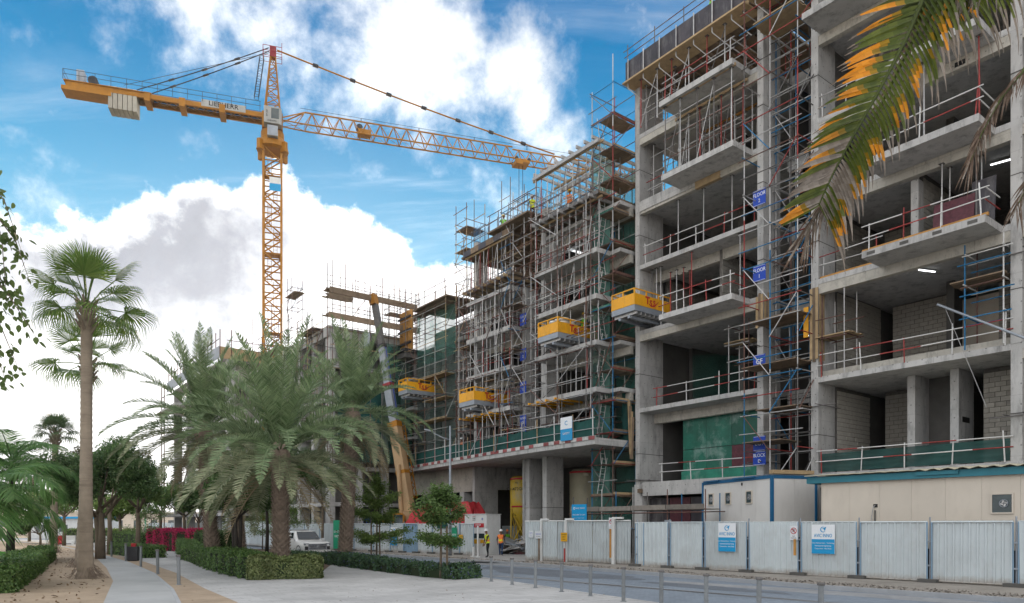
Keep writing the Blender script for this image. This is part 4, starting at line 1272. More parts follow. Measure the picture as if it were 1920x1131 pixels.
scaffold(cE + .3, cF - 1.2, 4, MT - 1.75, MT - 1.35, 2, pz, ML[4] + .5, 'grey access scaffold across the left bay of the middle block', 1.95, (galv, galv, galv_dk, rust), [(ML[2] - .9, timber, 1.0, 2.2)], over=1.0, name='access_scaffold', skip=.15)
scaffold(cG + .7, -10.2, 3, MT - 1.7, MT - 1.3, 2, pz, ML[5] + 1.0, 'grey access scaffold across the right bay of the middle block', 1.95, (galv, galv_dk, galv, rust), (), over=1.2, name='access_scaffold', skip=.25)
scaffold(cF - 1.0, cF + .05, 2, MT - 1.3, MT - .25, 2, pz, 26.0, 'rusty tube scaffold in front of the signed column of the middle block', 1.75, (rust, galv_dk, galv, bluet, galv), [(14.8, timber, -.6, .9), (18.0, timber, -.6, 1.2), (9.1, timber_lt, -.6, .9)], over=1.5)
scaffold(cF + .25, cG + .6, 3, MT - 1.2, MT + .9, 2, pz, 25.6, 'dense tube scaffold in the recess of the middle block', 1.5, (rust, galv_dk, galv, galv), [(21.8, timber, -.8, .9)], over=1.8)
scaffold(cE - 1.9, cE - .35, 2, MT - .6, MT + 1.2, 2, pz, 27.6, 'slim scaffold tower with green netting at the far edge of the middle block', 1.6, (rust, galv_dk, timber_lt, rust), [(zq, timber, -.7, .75) for zq in (10.2, 13.2, 16.6, 20.2, 24.4, 26.2)], over=1.6)
netting('debris_net', (cE - 2.0, MT + 1.3), (cE - .4, MT + 1.3), pz + .2, 20.6, net_green, 'green net on the slim tower at the far edge of the middle block', 2, .06, nrows=14)
# starter bars above the columns
for k, (q, z0, h_) in enumerate(((cE, 24.9, 1.3), (cG - .8, 24.1, 2.0), (cF - 1.6, 24.1, 1.2))):
    g = fthing('rebar_cage', q, MT + .6, z0, 'upright starter bars %s' % ('on the far corner column of the middle block', 'on the plywood deck beside the steel joists', 'low on the left end of the plywood deck')[k], 'rebar', 'upright starter bars on the middle block')
    for i in range(9):
        for j in (0, 1):
            bar('rod', g, (-.5 + i * .125, -.4 + j * .8, -.2), (-.5 + i * .125 + random.uniform(-.03, .03), -.4 + j * .8, h_ + random.uniform(-.1, .2)), .014, bluet if k == 0 else rust)
guard(cF - 2.4, cG + .2, MT - 1.5, 24.02, 'dark tube guardrail on the plywood deck of the middle block', 1.3, (galv_dk, galv_dk, rust), 1.2, ret=2.0)
guard(cE - .2, cF - .5, MT - 1.1, 23.5, 'dark tube rail and jacks on the left roof deck of the middle block', 1.1, (galv_dk, galv_dk), 1.5)
# signs down the column of the middle block
for k, (v, tx) in enumerate(((610, '3'), (676, '2'), (738, '1'), (800, 'GF'), (818, 'A'))):
    q = fq(981, MT - .4); zc = EYE + (HZ - v) / FPX * fxy(q, MT - .4).y
    g = fthing('floor_sign', q, MT - .4, zc, 'small blue plate %s, on the middle block column' % ('with a 3, topmost', 'with a 2, second down', 'with a 1, third down', 'with GF just above the lowest', 'with an A, lowest')[k], 'sign', 'blue plates on the middle block')
    blk('plate', g, -.36, .36, -.02, 0, 0, .85, sign_blue)
    text(g, 'FLOOR' if k < 3 else 'BLOCK', (0, -.023, .6), .2, sign_white)
    text(g, tx, (0, -.023, .28), .3, sign_white)

# ---- third block, behind nets
third = fthing('apartment_block', 0, 0, 0, 'grey block hung with nets between the middle block and the stepped wing', 'building')
TL = [7.5, 10.3, 13.0, 15.7, 18.4]
for u in (778, 803, 832, 858):
    q = fq(u, .6)
    for i in range(4): blk('column', third, q - .25, q + .25, .6, 1.8, TL[i], TL[i + 1] - .02, concrete)
for z in TL[1:]:
    slab(third, -37.1, -28.3, .3, 9, z, .3)
for i, z in enumerate(TL[1:4]):
    blk('balcony_slab', third, -37.1, -35.0, -1.0, .298, z - .2, z + .02, concrete)
blk('back_wall', third, -38.6, -27.2, 3.5, 3.7, 7.5, 21.2, concrete_dk_shade)
blk('cross_wall', third, -28.1, -27.9, 1.9, 3.5, 7.5, 20.6, concrete_dk_shade)
for i in range(4):
    blk('infill_wall', third, -34.6, -31.2, 1.9, 2.1, TL[i], TL[i + 1] - .3, cream if i % 2 else concrete)
netting('debris_net', (-34.8, -.62), (-28.2, -.72), 7.8, 18.2, net_grey, 'wide grey net over the third block', 6, .12, nrows=18)
netting('debris_net', (-34.8, -.65), (-28.2, -.78), 16.6, 21.2, net_green, 'dark green net along the top of the third block', 6, .1, nrows=8)
scaffold(-37.0, -28.4, 6, -1.6, -.5, 2, 7.5, 21.0, 'wide scaffold of dark tubes in front of the netted third block', 1.9, (rust, galv_dk, rust, galv, timber_lt), [(11.2, timber_lt, -.4, 4.2), (13.0, timber_lt, .4, 4.2), (15.0, timber_lt, -1.2, 4.2), (21.0, timber, -1.5, 4.4)], over=2.2)
slab(third, -33.6, -28.0, -1.8, 2.5, 21.4, .12, timber, 'work_deck')
guard(-36.8, -28.2, -1.7, 21.45, 'dark tube guardrail on top of the third block', 1.6, (galv_dk, rust), 1.2)
g = fthing('wall_formwork', -35.9, -1.2, 18.3, 'tall yellow timber wall formwork standing on the third block', 'formwork')
for k in range(7):
    blk('stud', g, -1.0 + k * .31, -.86 + k * .31, -.12, .1, 0, 3.6, timber_or)
blk('sheet', g, -1.1, 1.1, .1, .14, 0, 3.6, timber_lt)
for z in (.5, 1.7, 2.9): blk('waler', g, -1.2, 1.2, -.24, -.125, z, z + .16, steel_dk)
blk('work_platform', third, -37.3, -34.8, -2.0, .25, 18.0, 18.25, steel_dk)
blk('cantilever_beam', third, -37.2, -35.0, -1.8, .2, 17.5, 17.95, galv_dk)

# ---- the wing that steps forward: its end faces the camera
wing = fthing('apartment_block', 0, 0, 0, 'far wing stepping forward with a dark shuttered end wall and timber platforms on top', 'building')
WQ = -37.6
WL_ = [0, 4.2, 7.5, 10.6, 13.6, 16.6, 19.3]
for i in range(1, 7):
    slab(wing, -49, WQ, -8.0, .2, WL_[i], .35)
    for t in (-7.9, -5.2, -2.6, -.3):
        blk('column', wing, WQ - 1.0, WQ - .02, t, t + .5, WL_[i - 1], WL_[i] - .36, concrete)
    for q in (-41.5, -45, -48.8):
        blk('column', wing, q - .3, q + .3, -7.95, -6.9, WL_[i - 1], WL_[i] - .36, concrete)
    if i > 1:
        blk('end_panel', wing, WQ - .9, WQ - .7, -7.3, -5.3, WL_[i - 1], WL_[i] - .36, concrete if i in (3, 6) else concrete_dk_shade)
        blk('end_panel', wing, WQ - 1.2, WQ - 1.0, -2.2, -.4, WL_[i - 1], WL_[i] - .36, concrete_dk_shade)
blk('core_wall', wing, WQ - 1.5, WQ - 1.3, -7.8, 9, 0, 18.9, concrete_dk_shade)
blk('core_wall', wing, -46, -45.7, -7.8, .2, 0, 19, concrete_dk_shade)
blk('roof_edge', wing, -49, WQ + .03, -8.06, -8.0, 18.95, 19.9, concrete)
blk('roof_edge', wing, WQ, WQ + .06, -8.0, .2, 18.95, 19.9, concrete)
netting('debris_net', (WQ + 1.0, -3.2), (WQ + 1.0, -.2), 7.8, 18.9, net_green, 'green net over the right half of the far wing', 4, .1, nrows=16)
netting('debris_net', (WQ + 1.0, -7.6), (WQ + 1.0, -3.4), 7.8, 14.4, hoard_green, 'dark green sheet low on the far wing behind the palms', 4, .1, nrows=10)
wsc = fthing('scaffold_tower', WQ + .7, -4, 7.4, 'wide scaffold with long timber platforms over the end of the far wing', 'scaffold', 'tube scaffolds on the building')
xs_ = [-4.2, -3.0, -1.8, -.6, .6, 1.8, 3.0, 4.2]
for y in xs_:
    for x in (-.55, .55):
        z = 0
        while z < 16.2:
            bar('standard', wsc, (x, y, z), (x, y, min(z + 5, 16.8 + random.uniform(-.5, 1.2))), .035, random.choice((rust, galv_dk, rust))); z += 5
for k in range(1, 10):
    for x in (-.55, .55):
        bar('ledger', wsc, (x, -4.4, k * 1.75), (x, 4.5, k * 1.75), .03, random.choice((rust, galv_dk, timber_lt)))
    i = k % 7
    bar('brace', wsc, (.62, xs_[i], (k - 1) * 1.75), (.62, xs_[i + 1], k * 1.75), .028, rust)
def longboards(root, y0, y1, z, m=timber, x0=-.6, x1=.6):
    nb = 4
    for j in range(nb):
        w = (x1 - x0) / nb
        blk('platform_board', root, x0 + j * w + .01, x0 + (j + 1) * w - .01, y0 + random.uniform(-.2, .2), y1 + random.uniform(-.2, .2), z, z + .07, m)
    blk('platform_fascia', root, x1, x1 + .05, y0, y1, z - .35, z + .15, m)
longboards(wsc, -4.6, 4.4, 13.15); longboards(wsc, -4.5, 4.2, 15.35)
longboards(wsc, -4.6, -2.4, 14.8)
for y in (-4.4, -2.0, .4, 2.4, 4.4):
    bar('rail_post', wsc, (.5, y, 15.4), (.5, y, 16.8), .03, rust)
for z in (16.0, 16.5):
    bar('rail', wsc, (.5, -4.6, z), (.5, 4.5, z), .025, galv_dk)
# smaller scaffolds on its roof and on the far street front
scaffold(-39.5, -38.6, 2, -1.5, 1.8, 3, 19.9, 23.4, 'small scaffold with short platforms at the right end of the far wing roof', 1.5, (rust, galv_dk), [(22.4, timber, -.6, .6)], over=1.2)
scaffold(-44.5, -43.4, 2, -9.2, -8.2, 2, 15, 24.6, 'lone tower with a timber platform on the street side of the far wing', 1.9, (rust, galv_dk), [(24.0, timber, -1.3, 1.2)], over=1.0)
scaffold(-55, -47, 5, -9.2, -8.2, 2, 15, 21.6, 'row of thin scaffold poles along the far street front behind the palm', 1.9, (rust, galv_dk), [(19.8, timber, -3.6, 3.8)], over=2.8)
scaffold(-42.6, -38.8, 4, -9.0, -8.1, 2, 10, 20.6, 'brown scaffold on the near street corner of the far wing', 1.9, (rust, galv_dk, timber_lt), [(19.8, timber, -1.8, 1.8)], over=1.0)
for i in range(1, 7):
    slab(wing, -62, -49.02, -7.6, 0, WL_[i] + .4, .35)
    for q in (-52, -56, -60):
        blk('column', wing, q - .3, q + .3, -7.5, -6.5, WL_[i - 1] + .1, WL_[i] + .04, concrete)
blk('back_wall', wing, -62, -49, -4.5, -4.2, 0, 19, concrete_dk_shade)

rebase(mid, -18, 0); rebase(third, -33, 0); rebase(wing, -40, -4)
# ---- the furthest block at the end of the street, its corner at about 80 m
corner = at(425, HZ, 80); corner.z = 0
far_b = thing('apartment_block', 'furthest pale block seen over the palm crowns left of the crane mast', 'building', corner, FA)
FL = [0, 3.6, 7.2, 10.8, 14.4, 18.0, 21.2]
for i in range(1, 7):
    blk('slab', far_b, -26, 0, 0, 14, FL[i] - .35, FL[i], concrete)
    for q in (-25.7, -18.5, -12, -6, -.3):
        blk('column', far_b, q - .3, q + .3, .02, 1.0, FL[i - 1], FL[i] - .36, concrete)
    for t in (4, 8.5, 13.4):
        blk('column', far_b, -.5, -.03, t, t + .6, FL[i - 1], FL[i] - .36, concrete)
    blk('balcony_slab', far_b, -25, -16, -2.0, -.01, FL[i] - .3, FL[i] + .01, concrete) if i < 6 else None
    blk('infill_wall', far_b, -1.4, -1.2, 1.0, 14, FL[i - 1], FL[i] - .36, concrete_warm)
blk('back_wall', far_b, -26, -.3, 6, 6.2, 0, 20.8, concrete_dk_shade)
blk('roof_form', far_b, -26, .1, -.9, -.8, 20.9, 22.2, steel_gr)
blk('roof_form', far_b, 0.02, .1, -.8, 14, 20.9, 22.2, timber_lt)
fg = thing('guardrail', 'thin guard posts along the roof of the furthest block', 'guardrail', corner + Vector((0, 0, 21.2)), FA, 'scaffold tube guardrails on the slab edges')
for k in range(16):
    bar('post', fg, (-25 + k * 1.7, -.85, 0), (-25 + k * 1.7, -.85, 2.4 + random.uniform(-.4, .6)), .05, rust)
for k in range(8):
    bar('post', fg, (.1, .5 + k * 1.7, 0), (.1, .5 + k * 1.7, 2.4 + random.uniform(-.4, .6)), .05, rust)
bar('rail', fg, (-25, -.85, 1.8), (0.1, -.85, 1.8), .04, rust); bar('rail', fg, (.1, 0, 1.8), (.1, 13, 1.8), .04, rust)
fs_ = thing('scaffold_tower', 'thin scaffold at the far end of the furthest block', 'scaffold', corner + Vector((-14.6, 19.2, 0)), FA, 'tube scaffolds on the building')
for x in (-2.0, -.4):
    bar('standard', fs_, (x, -1.6, 0), (x, -1.6, 21.5), .07, rust)
for z in (4, 8, 12, 15, 17.5, 20):
    bar('ledger', fs_, (-2.4, -1.6, z), (0, -1.6, z), .06, rust)
blk('platform_board', fs_, -2.8, .2, -2.2, -1.0, 17.6, 17.8, timber)

# ---- yellow loading platforms
def platform(u, v, W, L_, t_in, label, s=1.0, goods=False, lettering=True):
    """u, v: its outer lower near corner in the photograph; t of that corner is -L_ + t_in"""
    t0 = -L_ + t_in
    q1 = fq(u, t0); z0 = EYE + (HZ - v) / FPX * fxy(q1, t0).y
    g = fthing('loading_platform', q1, t0, z0, label, 'loading platform', 'yellow loading platforms on the facade')
    hp = .80 * s
    blk('deck', g, -W, 0, 0, L_ + .8, .0, .34 * s, steel_gr)
    n = 9
    for k in range(n):
        y = .25 + (L_ - .2) * k / (n - 1)
        blk('joist', g, -W + .05, -.05, y - .05, y + .05, -.16, -.002, galv)
    for x in (-W * .7, -W * .3):
        blk('runner', g, x - .09, x + .09, .1, L_ + 2.2, -.34, -.165, steel_gr)
    # end (street) panels
    for k in range(2):
        blk('panel', g, -W + k * W / 2 + .01, -W + (k + 1) * W / 2 - .01, -.0, .05, .34 * s + .02, .34 * s + hp * .86, yellow)
    for x in (-W + .03, -W / 2, -.04):
        blk('post', g, x - .04, x + .04, -.01, .07, .34 * s, .34 * s + hp * 1.16, yellow)
    blk('top_rail', g, -W, 0, -.01, .07, .34 * s + hp * 1.16, .34 * s + hp * 1.24, yellow)
    for x in (-.05, -W):
        blk('panel', g, x, x + .05, .08, L_, .34 * s + .02, .34 * s + hp * .86, yellow)
        for k in range(1, 4):
            y = L_ * k / 3 - .05
            blk('post', g, x - .01, x + .06, y - .04, y + .04, .34 * s, .34 * s + hp * 1.16, yellow)
        blk('top_rail', g, x - .01, x + .06, .08, L_, .34 * s + hp * 1.16, .34 * s + hp * 1.24, yellow)
    if lettering:
        lx = .012
        text(g, 'T', (lx, L_ * .34, .34 * s + hp * .50), .62 * s, sign_red, (PI / 2, 0, PI / 2), bold=.03)
        text(g, 'S', (lx, L_ * .34 + .30 * s, .34 * s + hp * .36), .5 * s, sign_red, (PI / 2, 0, PI / 2), bold=.03)
        text(g, 'S', (lx, L_ * .34 + .60 * s, .34 * s + hp * .42), .46 * s, sign_red, (PI / 2, 0, PI / 2), bold=.03)
        mb = MB()
        y0, zc = L_ * .34, .34 * s
        pts = [(.10, hp * .28), (.30, hp * .12), (.62, hp * .16), (1.0, hp * .62), (.95, hp * .62), (.60, hp * .26), (.32, hp * .20), (.16, hp * .32)]
        mb.add([(.016, y0 + a * s, zc + b) for a, b in pts], [tuple(range(len(pts)))])
        mb.build('swoosh', sign_red, g)
    return g, q1, t0, z0 + .34 * s
platform(1190, 581, 1.9, 3.3, 1.3, 'big yellow loading platform sticking out beside the near block corner')
p2 = platform(1046, 632, 2.0, 3.5, -.0, 'yellow loading platform on the middle block with a worker and bags on it')
platform(889, 758, 2.0, 3.4, -.3, 'yellow loading platform low on the middle block above orange beams')
platform(764, 737, 1.6, 3.6, .2, 'far yellow loading platform half hidden behind the palm fronds')
g = fthing('sack_pile', p2[1] - 1.0, p2[2] + 1.0, p2[3] + .02, 'pile of pale sacks on the platform of the middle block', 'sacks')
for i in range(12):
    mb = MB()
    r_ = MB().lathe([(.1, 0), (.35, .04), (.38, .12), (.33, .2), (.1, .24)], 8)
    o = r_.build('sack', cream if i % 3 else white_p, g, smooth=True)
    o.location = (-.5 + (i % 3) * .5, (i // 3 % 2) * .6, (i // 6) * .22 + .7); o.scale = (.8, 1.1, 1)
blk('pallet', g, -.9, .9, -.4, 1.1, 0, .7, timber_lt)
# ------------------------------------------------------------------ tower crane
CR = at(511, HZ, 80); CR.z = 0
JA = math.atan2(.297, .955)
crane = thing('tower_crane', 'tall yellow tower crane with a long lattice jib reaching over the building', 'crane', (CR.x, CR.y, 0), JA)
W2 = .95
sec_h = 2.95
mb = MB()
for sx in (-1, 1):
    for sy in (-1, 1):
        mb.box(sx * W2 - .12, sx * W2 + .12, sy * W2 - .12, sy * W2 + .12, 0, sec_h)
for a, b in (((-1, -1), (1, -1)), ((1, -1), (1, 1)), ((1, 1), (-1, 1)), ((-1, 1), (-1, -1))):
    A = Vector((a[0] * W2, a[1] * W2, 0)); B = Vector((b[0] * W2, b[1] * W2, 0))
    for k in range(2):
        z0, z1 = k * sec_h / 2, (k + 1) * sec_h / 2
        mb.tube(A + Vector((0, 0, z0)), B + Vector((0, 0, z0)), .07)
        if k == 0: mb.tube(A + Vector((0, 0, z0)), B + Vector((0, 0, z1)), .08)
        else: mb.tube(B + Vector((0, 0, z0)), A + Vector((0, 0, z1)), .08)
MAST = mb.mesh('mast_section', crane_y)
lm = MB()
for sx in (-.2, .2): lm.tube((sx, 0, 0), (sx, 0, sec_h), .025)
for k in range(9): lm.tube((-.2, 0, k * .33), (.2, 0, k * .33), .015)
LADM = lm.mesh('mast_ladder', crane_y)
for k in range(15):
    put('mast_section', MAST, crane, (0, 0, k * sec_h))
    put('ladder', LADM, crane, (.3 if k % 2 else -.3, -.2, k * sec_h))
    if k % 3 == 2:
        blk('rest_platform', crane, -.85, .85, -.3, .85, k * sec_h + .1, k * sec_h + .16, crane_y)
ZT = 15 * sec_h
# slewing ring and collar
MB().lathe([(1.3, ZT - .1), (1.75, ZT + .05), (1.6, ZT + .7), (1.25, ZT + 1.3), (1.25, ZT + 2.0), (1.05, ZT + 2.1)], 16).build('slewing_ring', crane_y, crane, smooth=False)
for k in range(4):
    a = PI / 4 + k * PI / 2
    blk('corner_bracket', crane, 1.75 * math.cos(a) - .35, 1.75 * math.cos(a) + .35, 1.75 * math.sin(a) - .2, 1.75 * math.sin(a) + .2, ZT - .5, ZT + .55, crane_y, rz=a)
blk('turntable', crane, -1.1, 1.1, -1.0, 1.0, ZT + 2.1, ZT + 3.9, crane_y)
# head tower
hb = []
ZH0, ZH1 = ZT + 3.9, ZT + 11.4
mb = MB()
for sy in (-1, 1):
    for x0, x1 in ((-.85, -.15), (.85, .25)):
        mb.tube((x0, sy * .8, ZH0), (x1, sy * .2, ZH1), .08)
for k in range(8):
    f0, f1 = k / 8, (k + 1) / 8
    for sy in (-1, 1):
        xa = lambda f: -.85 + .7 * f; xb = lambda f: .85 - .6 * f
        yy = lambda f: sy * (.8 - .6 * f); zz2 = lambda f: ZH0 + (ZH1 - ZH0) * f
        if k % 2: mb.tube((xa(f0), yy(f0), zz2(f0)), (xb(f1), yy(f1), zz2(f1)), .05)
        else: mb.tube((xb(f0), yy(f0), zz2(f0)), (xa(f1), yy(f1), zz2(f1)), .05)
        mb.tube((xa(f0), yy(f0), zz2(f0)), (xb(f0), yy(f0), zz2(f0)), .045)
mb.build('head_tower', crane_y, crane)
blk('head_cap', crane, -.3, .4, -.35, .35, ZH1 - .9, ZH1 + .25, crane_red)
for a_, b_ in (((-1.0, -.6), (-1.0, .6)), ((1.0, -.6), (1.0, .6)), ((-1.0, -.6), (1.0, -.6)), ((-1.0, .6), (1.0, .6))):
    for z in (ZH1 - 1.0, ZH1 - .45, ZH1 + .1):
        bar('head_rail', crane, (*a_, z), (*b_, z), .03, crane_red)
for x in (-1, 1):
    for y in (-.6, .6): bar('head_rail_post', crane, (x, y, ZH1 - 1.0), (x, y, ZH1 + .1), .03, crane_red)
bar('mast_light', crane, (1.0, 0, ZH1), (1.0, 0, ZH1 + 1.0), .03, crane_red)
# caged ladder on the head
for y in (-.25, .25): bar('cage_rail', crane, (-1.5, y, ZH0 + 1.8), (-.9, y, ZH1 - 1), .03, steel_dk)
for k in range(9):
    f = k / 8; x = -1.5 + .6 * f; z = ZH0 + 1.8 + (ZH1 - 2.8 - ZH0) * f
    mbh = MB()
    for j in range(8):
        a0, a1 = PI / 2 + j * PI / 8, PI / 2 + (j + 1) * PI / 8
        mbh.tube((x + .45 * math.cos(a0), .35 * math.sin(a0), z), (x + .45 * math.cos(a1), .35 * math.sin(a1), z), .022, n=4)
    mbh.build('cage_hoop', steel_dk, crane)
for y in (-.3, 0, .3): bar('cage_rail', crane, (-1.95, y, ZH0 + 1.8), (-1.35, y, ZH1 - 1), .022, steel_dk)
# operator's cab on the camera side
cab = MB().prism([(-.85, -2.1), (.75, -2.1), (1.0, -1.8), (1.0, -1.02), (-.85, -1.02)], ZT + 2.1, ZT + 3.9).build('cab', cab_grey, crane)
blk('cab_window', crane, -.1, .72, -2.13, -2.105, ZT + 2.6, ZT + 3.75, glass_dk)
blk('cab_window', crane, 1.005, 1.025, -1.75, -1.1, ZT + 2.4, ZT + 3.75, glass_dk)
blk('control_box', crane, -.5, .6, -2.1, -1.02, ZT + .75, ZT + 1.85, steel_gr)
text(crane, 'LIEBHERR', (-.02, -2.14, ZT + 2.32), .24, black)
text(crane, 'EC-H', (-.55, -2.14, ZT + 3.1), .30, black, rot=(PI / 2, PI / 2, 0))
# banner on the mast
fb = blk('mast_banner', crane, -.3, .9, -1.16, -1.13, ZT - 4.9, ZT - 3.4, sign_cyan)
blk('mast_banner', crane, -.3, .9, -1.165, -1.161, ZT - 4.1, ZT - 3.4, white_p)
# jib: triangular lattice, one apex chord
ZJ = ZT + 3.8
JL, bay_ = 46.5, 1.55
def jib_sec(h0, h1, w, L_, n):
    mb = MB(); b = L_ / n
    for sy in (-1, 1): mb.tube((0, sy * w, 0), (L_, sy * w, 0), .09)
    mb.tube((0, 0, h0), (L_, 0, h1), .09)
    for k in range(n):
        hm = h0 + (h1 - h0) * (k + .5) / n
        for sy in (-1, 1):
            mb.tube((k * b, sy * w, 0), ((k + .5) * b, 0, hm), .052)
            mb.tube(((k + .5) * b, 0, hm), ((k + 1) * b, sy * w, 0), .052)
        mb.tube((k * b, -w, 0), (k * b, w, 0), .035)
        mb.tube((k * b, -w, 0), ((k + 1) * b, w, 0), .03)
    return mb
mb = MB()
for sy in (-1, 1):
    mb.tube((0, sy * .7, .1), (2.4, sy * .75, 0), .075)
    mb.tube((0, sy * .5, .5), (2.4, 0, 1.75), .07)
    mb.tube((1.2, sy * .7, 0), (2.4, 0, 1.75), .045)
mb.tube((0, -.7, .1), (2.4, .75, 0), .035); mb.tube((0, .7, .1), (2.4, -.75, 0), .035)
o = mb.build('jib_root', crane_y, crane); o.location = (1.1, 0, ZJ - .55)
JS = jib_sec(1.75, 1.75, .75, 6.2, 4).mesh('jib_section', crane_y)
JT = jib_sec(1.45, 1.45, .7, 6.2, 4).mesh('jib_section', crane_y)
for k in range(7):
    put('jib_section', JS if k < 4 else JT, crane, (3.5 + k * 6.2, 0, ZJ - .55))
blk('trolley_motor', crane, 9.4, 10.9, -.5, .5, ZJ - .45, ZJ + .15, crane_y)
bar('motor_drum', crane, (9.6, -.4, ZJ + .4), (9.6, .4, ZJ + .4), .35, steel_dk)
for k in range(1, 24):
    if k % 4 == 0: bar('line_post', crane, (3 + k * 1.7, 0, ZJ + 1.1), (3 + k * 1.7, 0, ZJ + 1.6), .04, steel_dk)
bar('walk_line', crane, (3, -.1, ZJ + 1.55), (40, -.1, ZJ + 1.5), .02, cable_m)
# trolley and hook falls
tx = 29.4
blk('trolley', crane, tx - .9, tx + .9, -.9, .9, ZJ - .95, ZJ - .62, crane_y)
for x in (-.8, .8):
    for y in (-.8, .8): bar('trolley_wheel', crane, (tx + x, y - .1, ZJ - .5), (tx + x, y + .1, ZJ - .5), .2, steel_dk)
blk('trolley_basket', crane, tx - 1.1, tx - .2, -1.5, -.92, ZJ - 1.5, ZJ - .9, crane_y)
for x in (-.25, .25): bar('hoist_rope', crane, (tx + x, 0, ZJ - .9), (tx + x * .8, 0, ZJ - 22), .03, cable_m)
blk('hook_block', crane, tx - .35, tx + .35, -.25, .25, ZJ - 23.2, ZJ - 22, crane_y)
# pendants
def pendant(p, q, r, nj, name='pendant'):
    p, q = Vector(p), Vector(q)
    sag = lambda f: Vector((0, 0, -.35 * math.sin(PI * f) * (q - p).length / 36))
    pts = [p.lerp(q, i / 12) + sag(i / 12) for i in range(13)]
    MB().path(pts, [r] * 13, 6).build(name, cable_m if nj < 4 else crane_y, crane)
    for j in range(1, nj + 1):
        f = j / (nj + 1); c = p.lerp(q, f) + sag(f); d = (q - p).normalized()
        bar('pendant_joint', crane, c - d * .3, c + d * .3, r * 2.3, steel_dk)
pendant((.5, 0, ZH1 + .1), (3.5 + 4.9 * 6.2, 0, ZJ + 1.15), .09, 7)
pendant((-.4, -.3, ZH1), (-13.6, -.7, ZJ + .25), .05, 3)
pendant((-.4, .3, ZH1), (-13.6, .7, ZJ + .25), .05, 3)
bar('hoist_rope', crane, (-.4, 0, ZH1 - .4), (-15.0, 0, ZJ + .9), .025, cable_m)
# counter jib
for y in (-.75, .75):
    blk('counter_beam', crane, -20.2, -1.0, y - .12, y + .12, ZJ - .55, ZJ - .05, crane_y)
blk('counter_deck', crane, -20.4, -12.2, -1.0, 1.0, ZJ - .05, ZJ + .02, crane_y)
blk('counter_walk', crane, -12.2, -1.0, -.63, .63, ZJ - .03, ZJ + .01, steel_dk)
for k in range(12):
    x = -12 + k * .92
    bar('counter_lattice', crane, (x, -.6, ZJ - .4), (x + .92, .6, ZJ - .4), .04, crane_y)
    bar('counter_lattice', crane, (x, .6, ZJ - .4), (x + .92, -.6, ZJ - .4), .04, crane_y)
for x in (-9.2, -12.6, -5.2): 
    blk('splice_block', crane, x - .3, x + .3, -1.0, 1.0, ZJ - .85, ZJ + .05, crane_y)
blk('counter_tail', crane, -20.6, -16.0, -.9, .9, ZJ - .95, ZJ - .56, crane_y)
for y in (-1.02, 1.02):
    for z in (.55, 1.05): bar('walk_rail', crane, (-20.4, y, ZJ + z), (-1.2, y, ZJ + z), .025, steel_dk)
    for k in range(14): bar('walk_rail_post', crane, (-20.4 + k * 1.47, y, ZJ), (-20.4 + k * 1.47, y, ZJ + 1.05), .025, steel_dk)
for z in (.55, 1.05): bar('walk_rail', crane, (-20.4, -1.02, ZJ + z), (-20.4, 1.02, ZJ + z), .025, steel_dk)
for k in range(6):
    blk('counterweight', crane, -16.3 + k * .46, -15.9 + k * .46, -.85, .85, ZJ - 2.15, ZJ + .15, weight_c)
bar('winch_drum', crane, (-17.8, -.5, ZJ + .6), (-17.8, .5, ZJ + .6), .5, steel_dk)
blk('switch_cabinet', crane, -19.3, -18.6, -.5, .5, ZJ + .03, ZJ + 1.5, steel_gr)
blk('name_board', crane, -7.3, -1.8 - 1.0, -.915, -.88, ZJ - .42, ZJ + .30, cab_grey)
text(crane, 'LIEBHERR', (-5.05, -.92, ZJ - .03), .72, black, bold=.012)

# ------------------------------------------------------------------ mobile crane behind the hoarding
MC = at(768, HZ, 62); MC.z = 0
mc = thing('mobile_crane', 'buff mobile crane raising its long grey telescopic boom beside the podium', 'crane', MC, 0)
piv = Vector((.0, .4, 2.7))
tip = Vector((-3.55, 2.4, 22.6))
bd = (tip - piv).normalized(); BL = (tip - piv).length
Qb = bd.to_track_quat('Z', 'Y')
SG = 1.0 if (Qb @ Vector((1, 0, 0))).x > 0 else -1.0        # which way the boom's own x points
def bsec(name, a, b, w, d, m, off=(0, 0)):
    o = bpy.data.objects.new(name, unit('box', m))
    c = piv + bd * (BL * (a + b) / 2) + Qb @ Vector((off[0] * SG, off[1], 0))
    o.matrix_basis = Matrix.LocRotScale(c, Qb, (w, d, BL * (b - a)))
    return link(o, mc)
bsec('boom_base', -.03, .42, .68, .95, crane_buff)
bsec('boom_collar', .41, .435, .76, 1.05, crane_y)
bsec('boom_collar', .2, .215, .72, .99, crane_y)
bsec('boom_section', .40, .60, .52, .76, steel_gr)
bsec('boom_section', .58, .79, .42, .62, steel_gr)
bsec('boom_collar', .595, .61, .57, .82, crane_red)
bsec('boom_collar', .775, .79, .56, .72, steel_dk)
bsec('boom_section', .78, .99, .40, .52, galv_dk)
bsec('boom_stripe', .43, .60, .08, .81, sign_blue, (.12, 0))
bsec('boom_stripe', .61, .78, .07, .67, sign_blue, (.10, 0))
bsec('boom_head', .975, 1.02, .62, .6, crane_y, (-.12, 0))
# luffing cylinder
bar('luffing_cylinder', mc, (-.7, .3, 2.2), piv + bd * BL * .24 + Qb @ Vector((-.45 * SG, 0, 0)), .2, crane_buff)
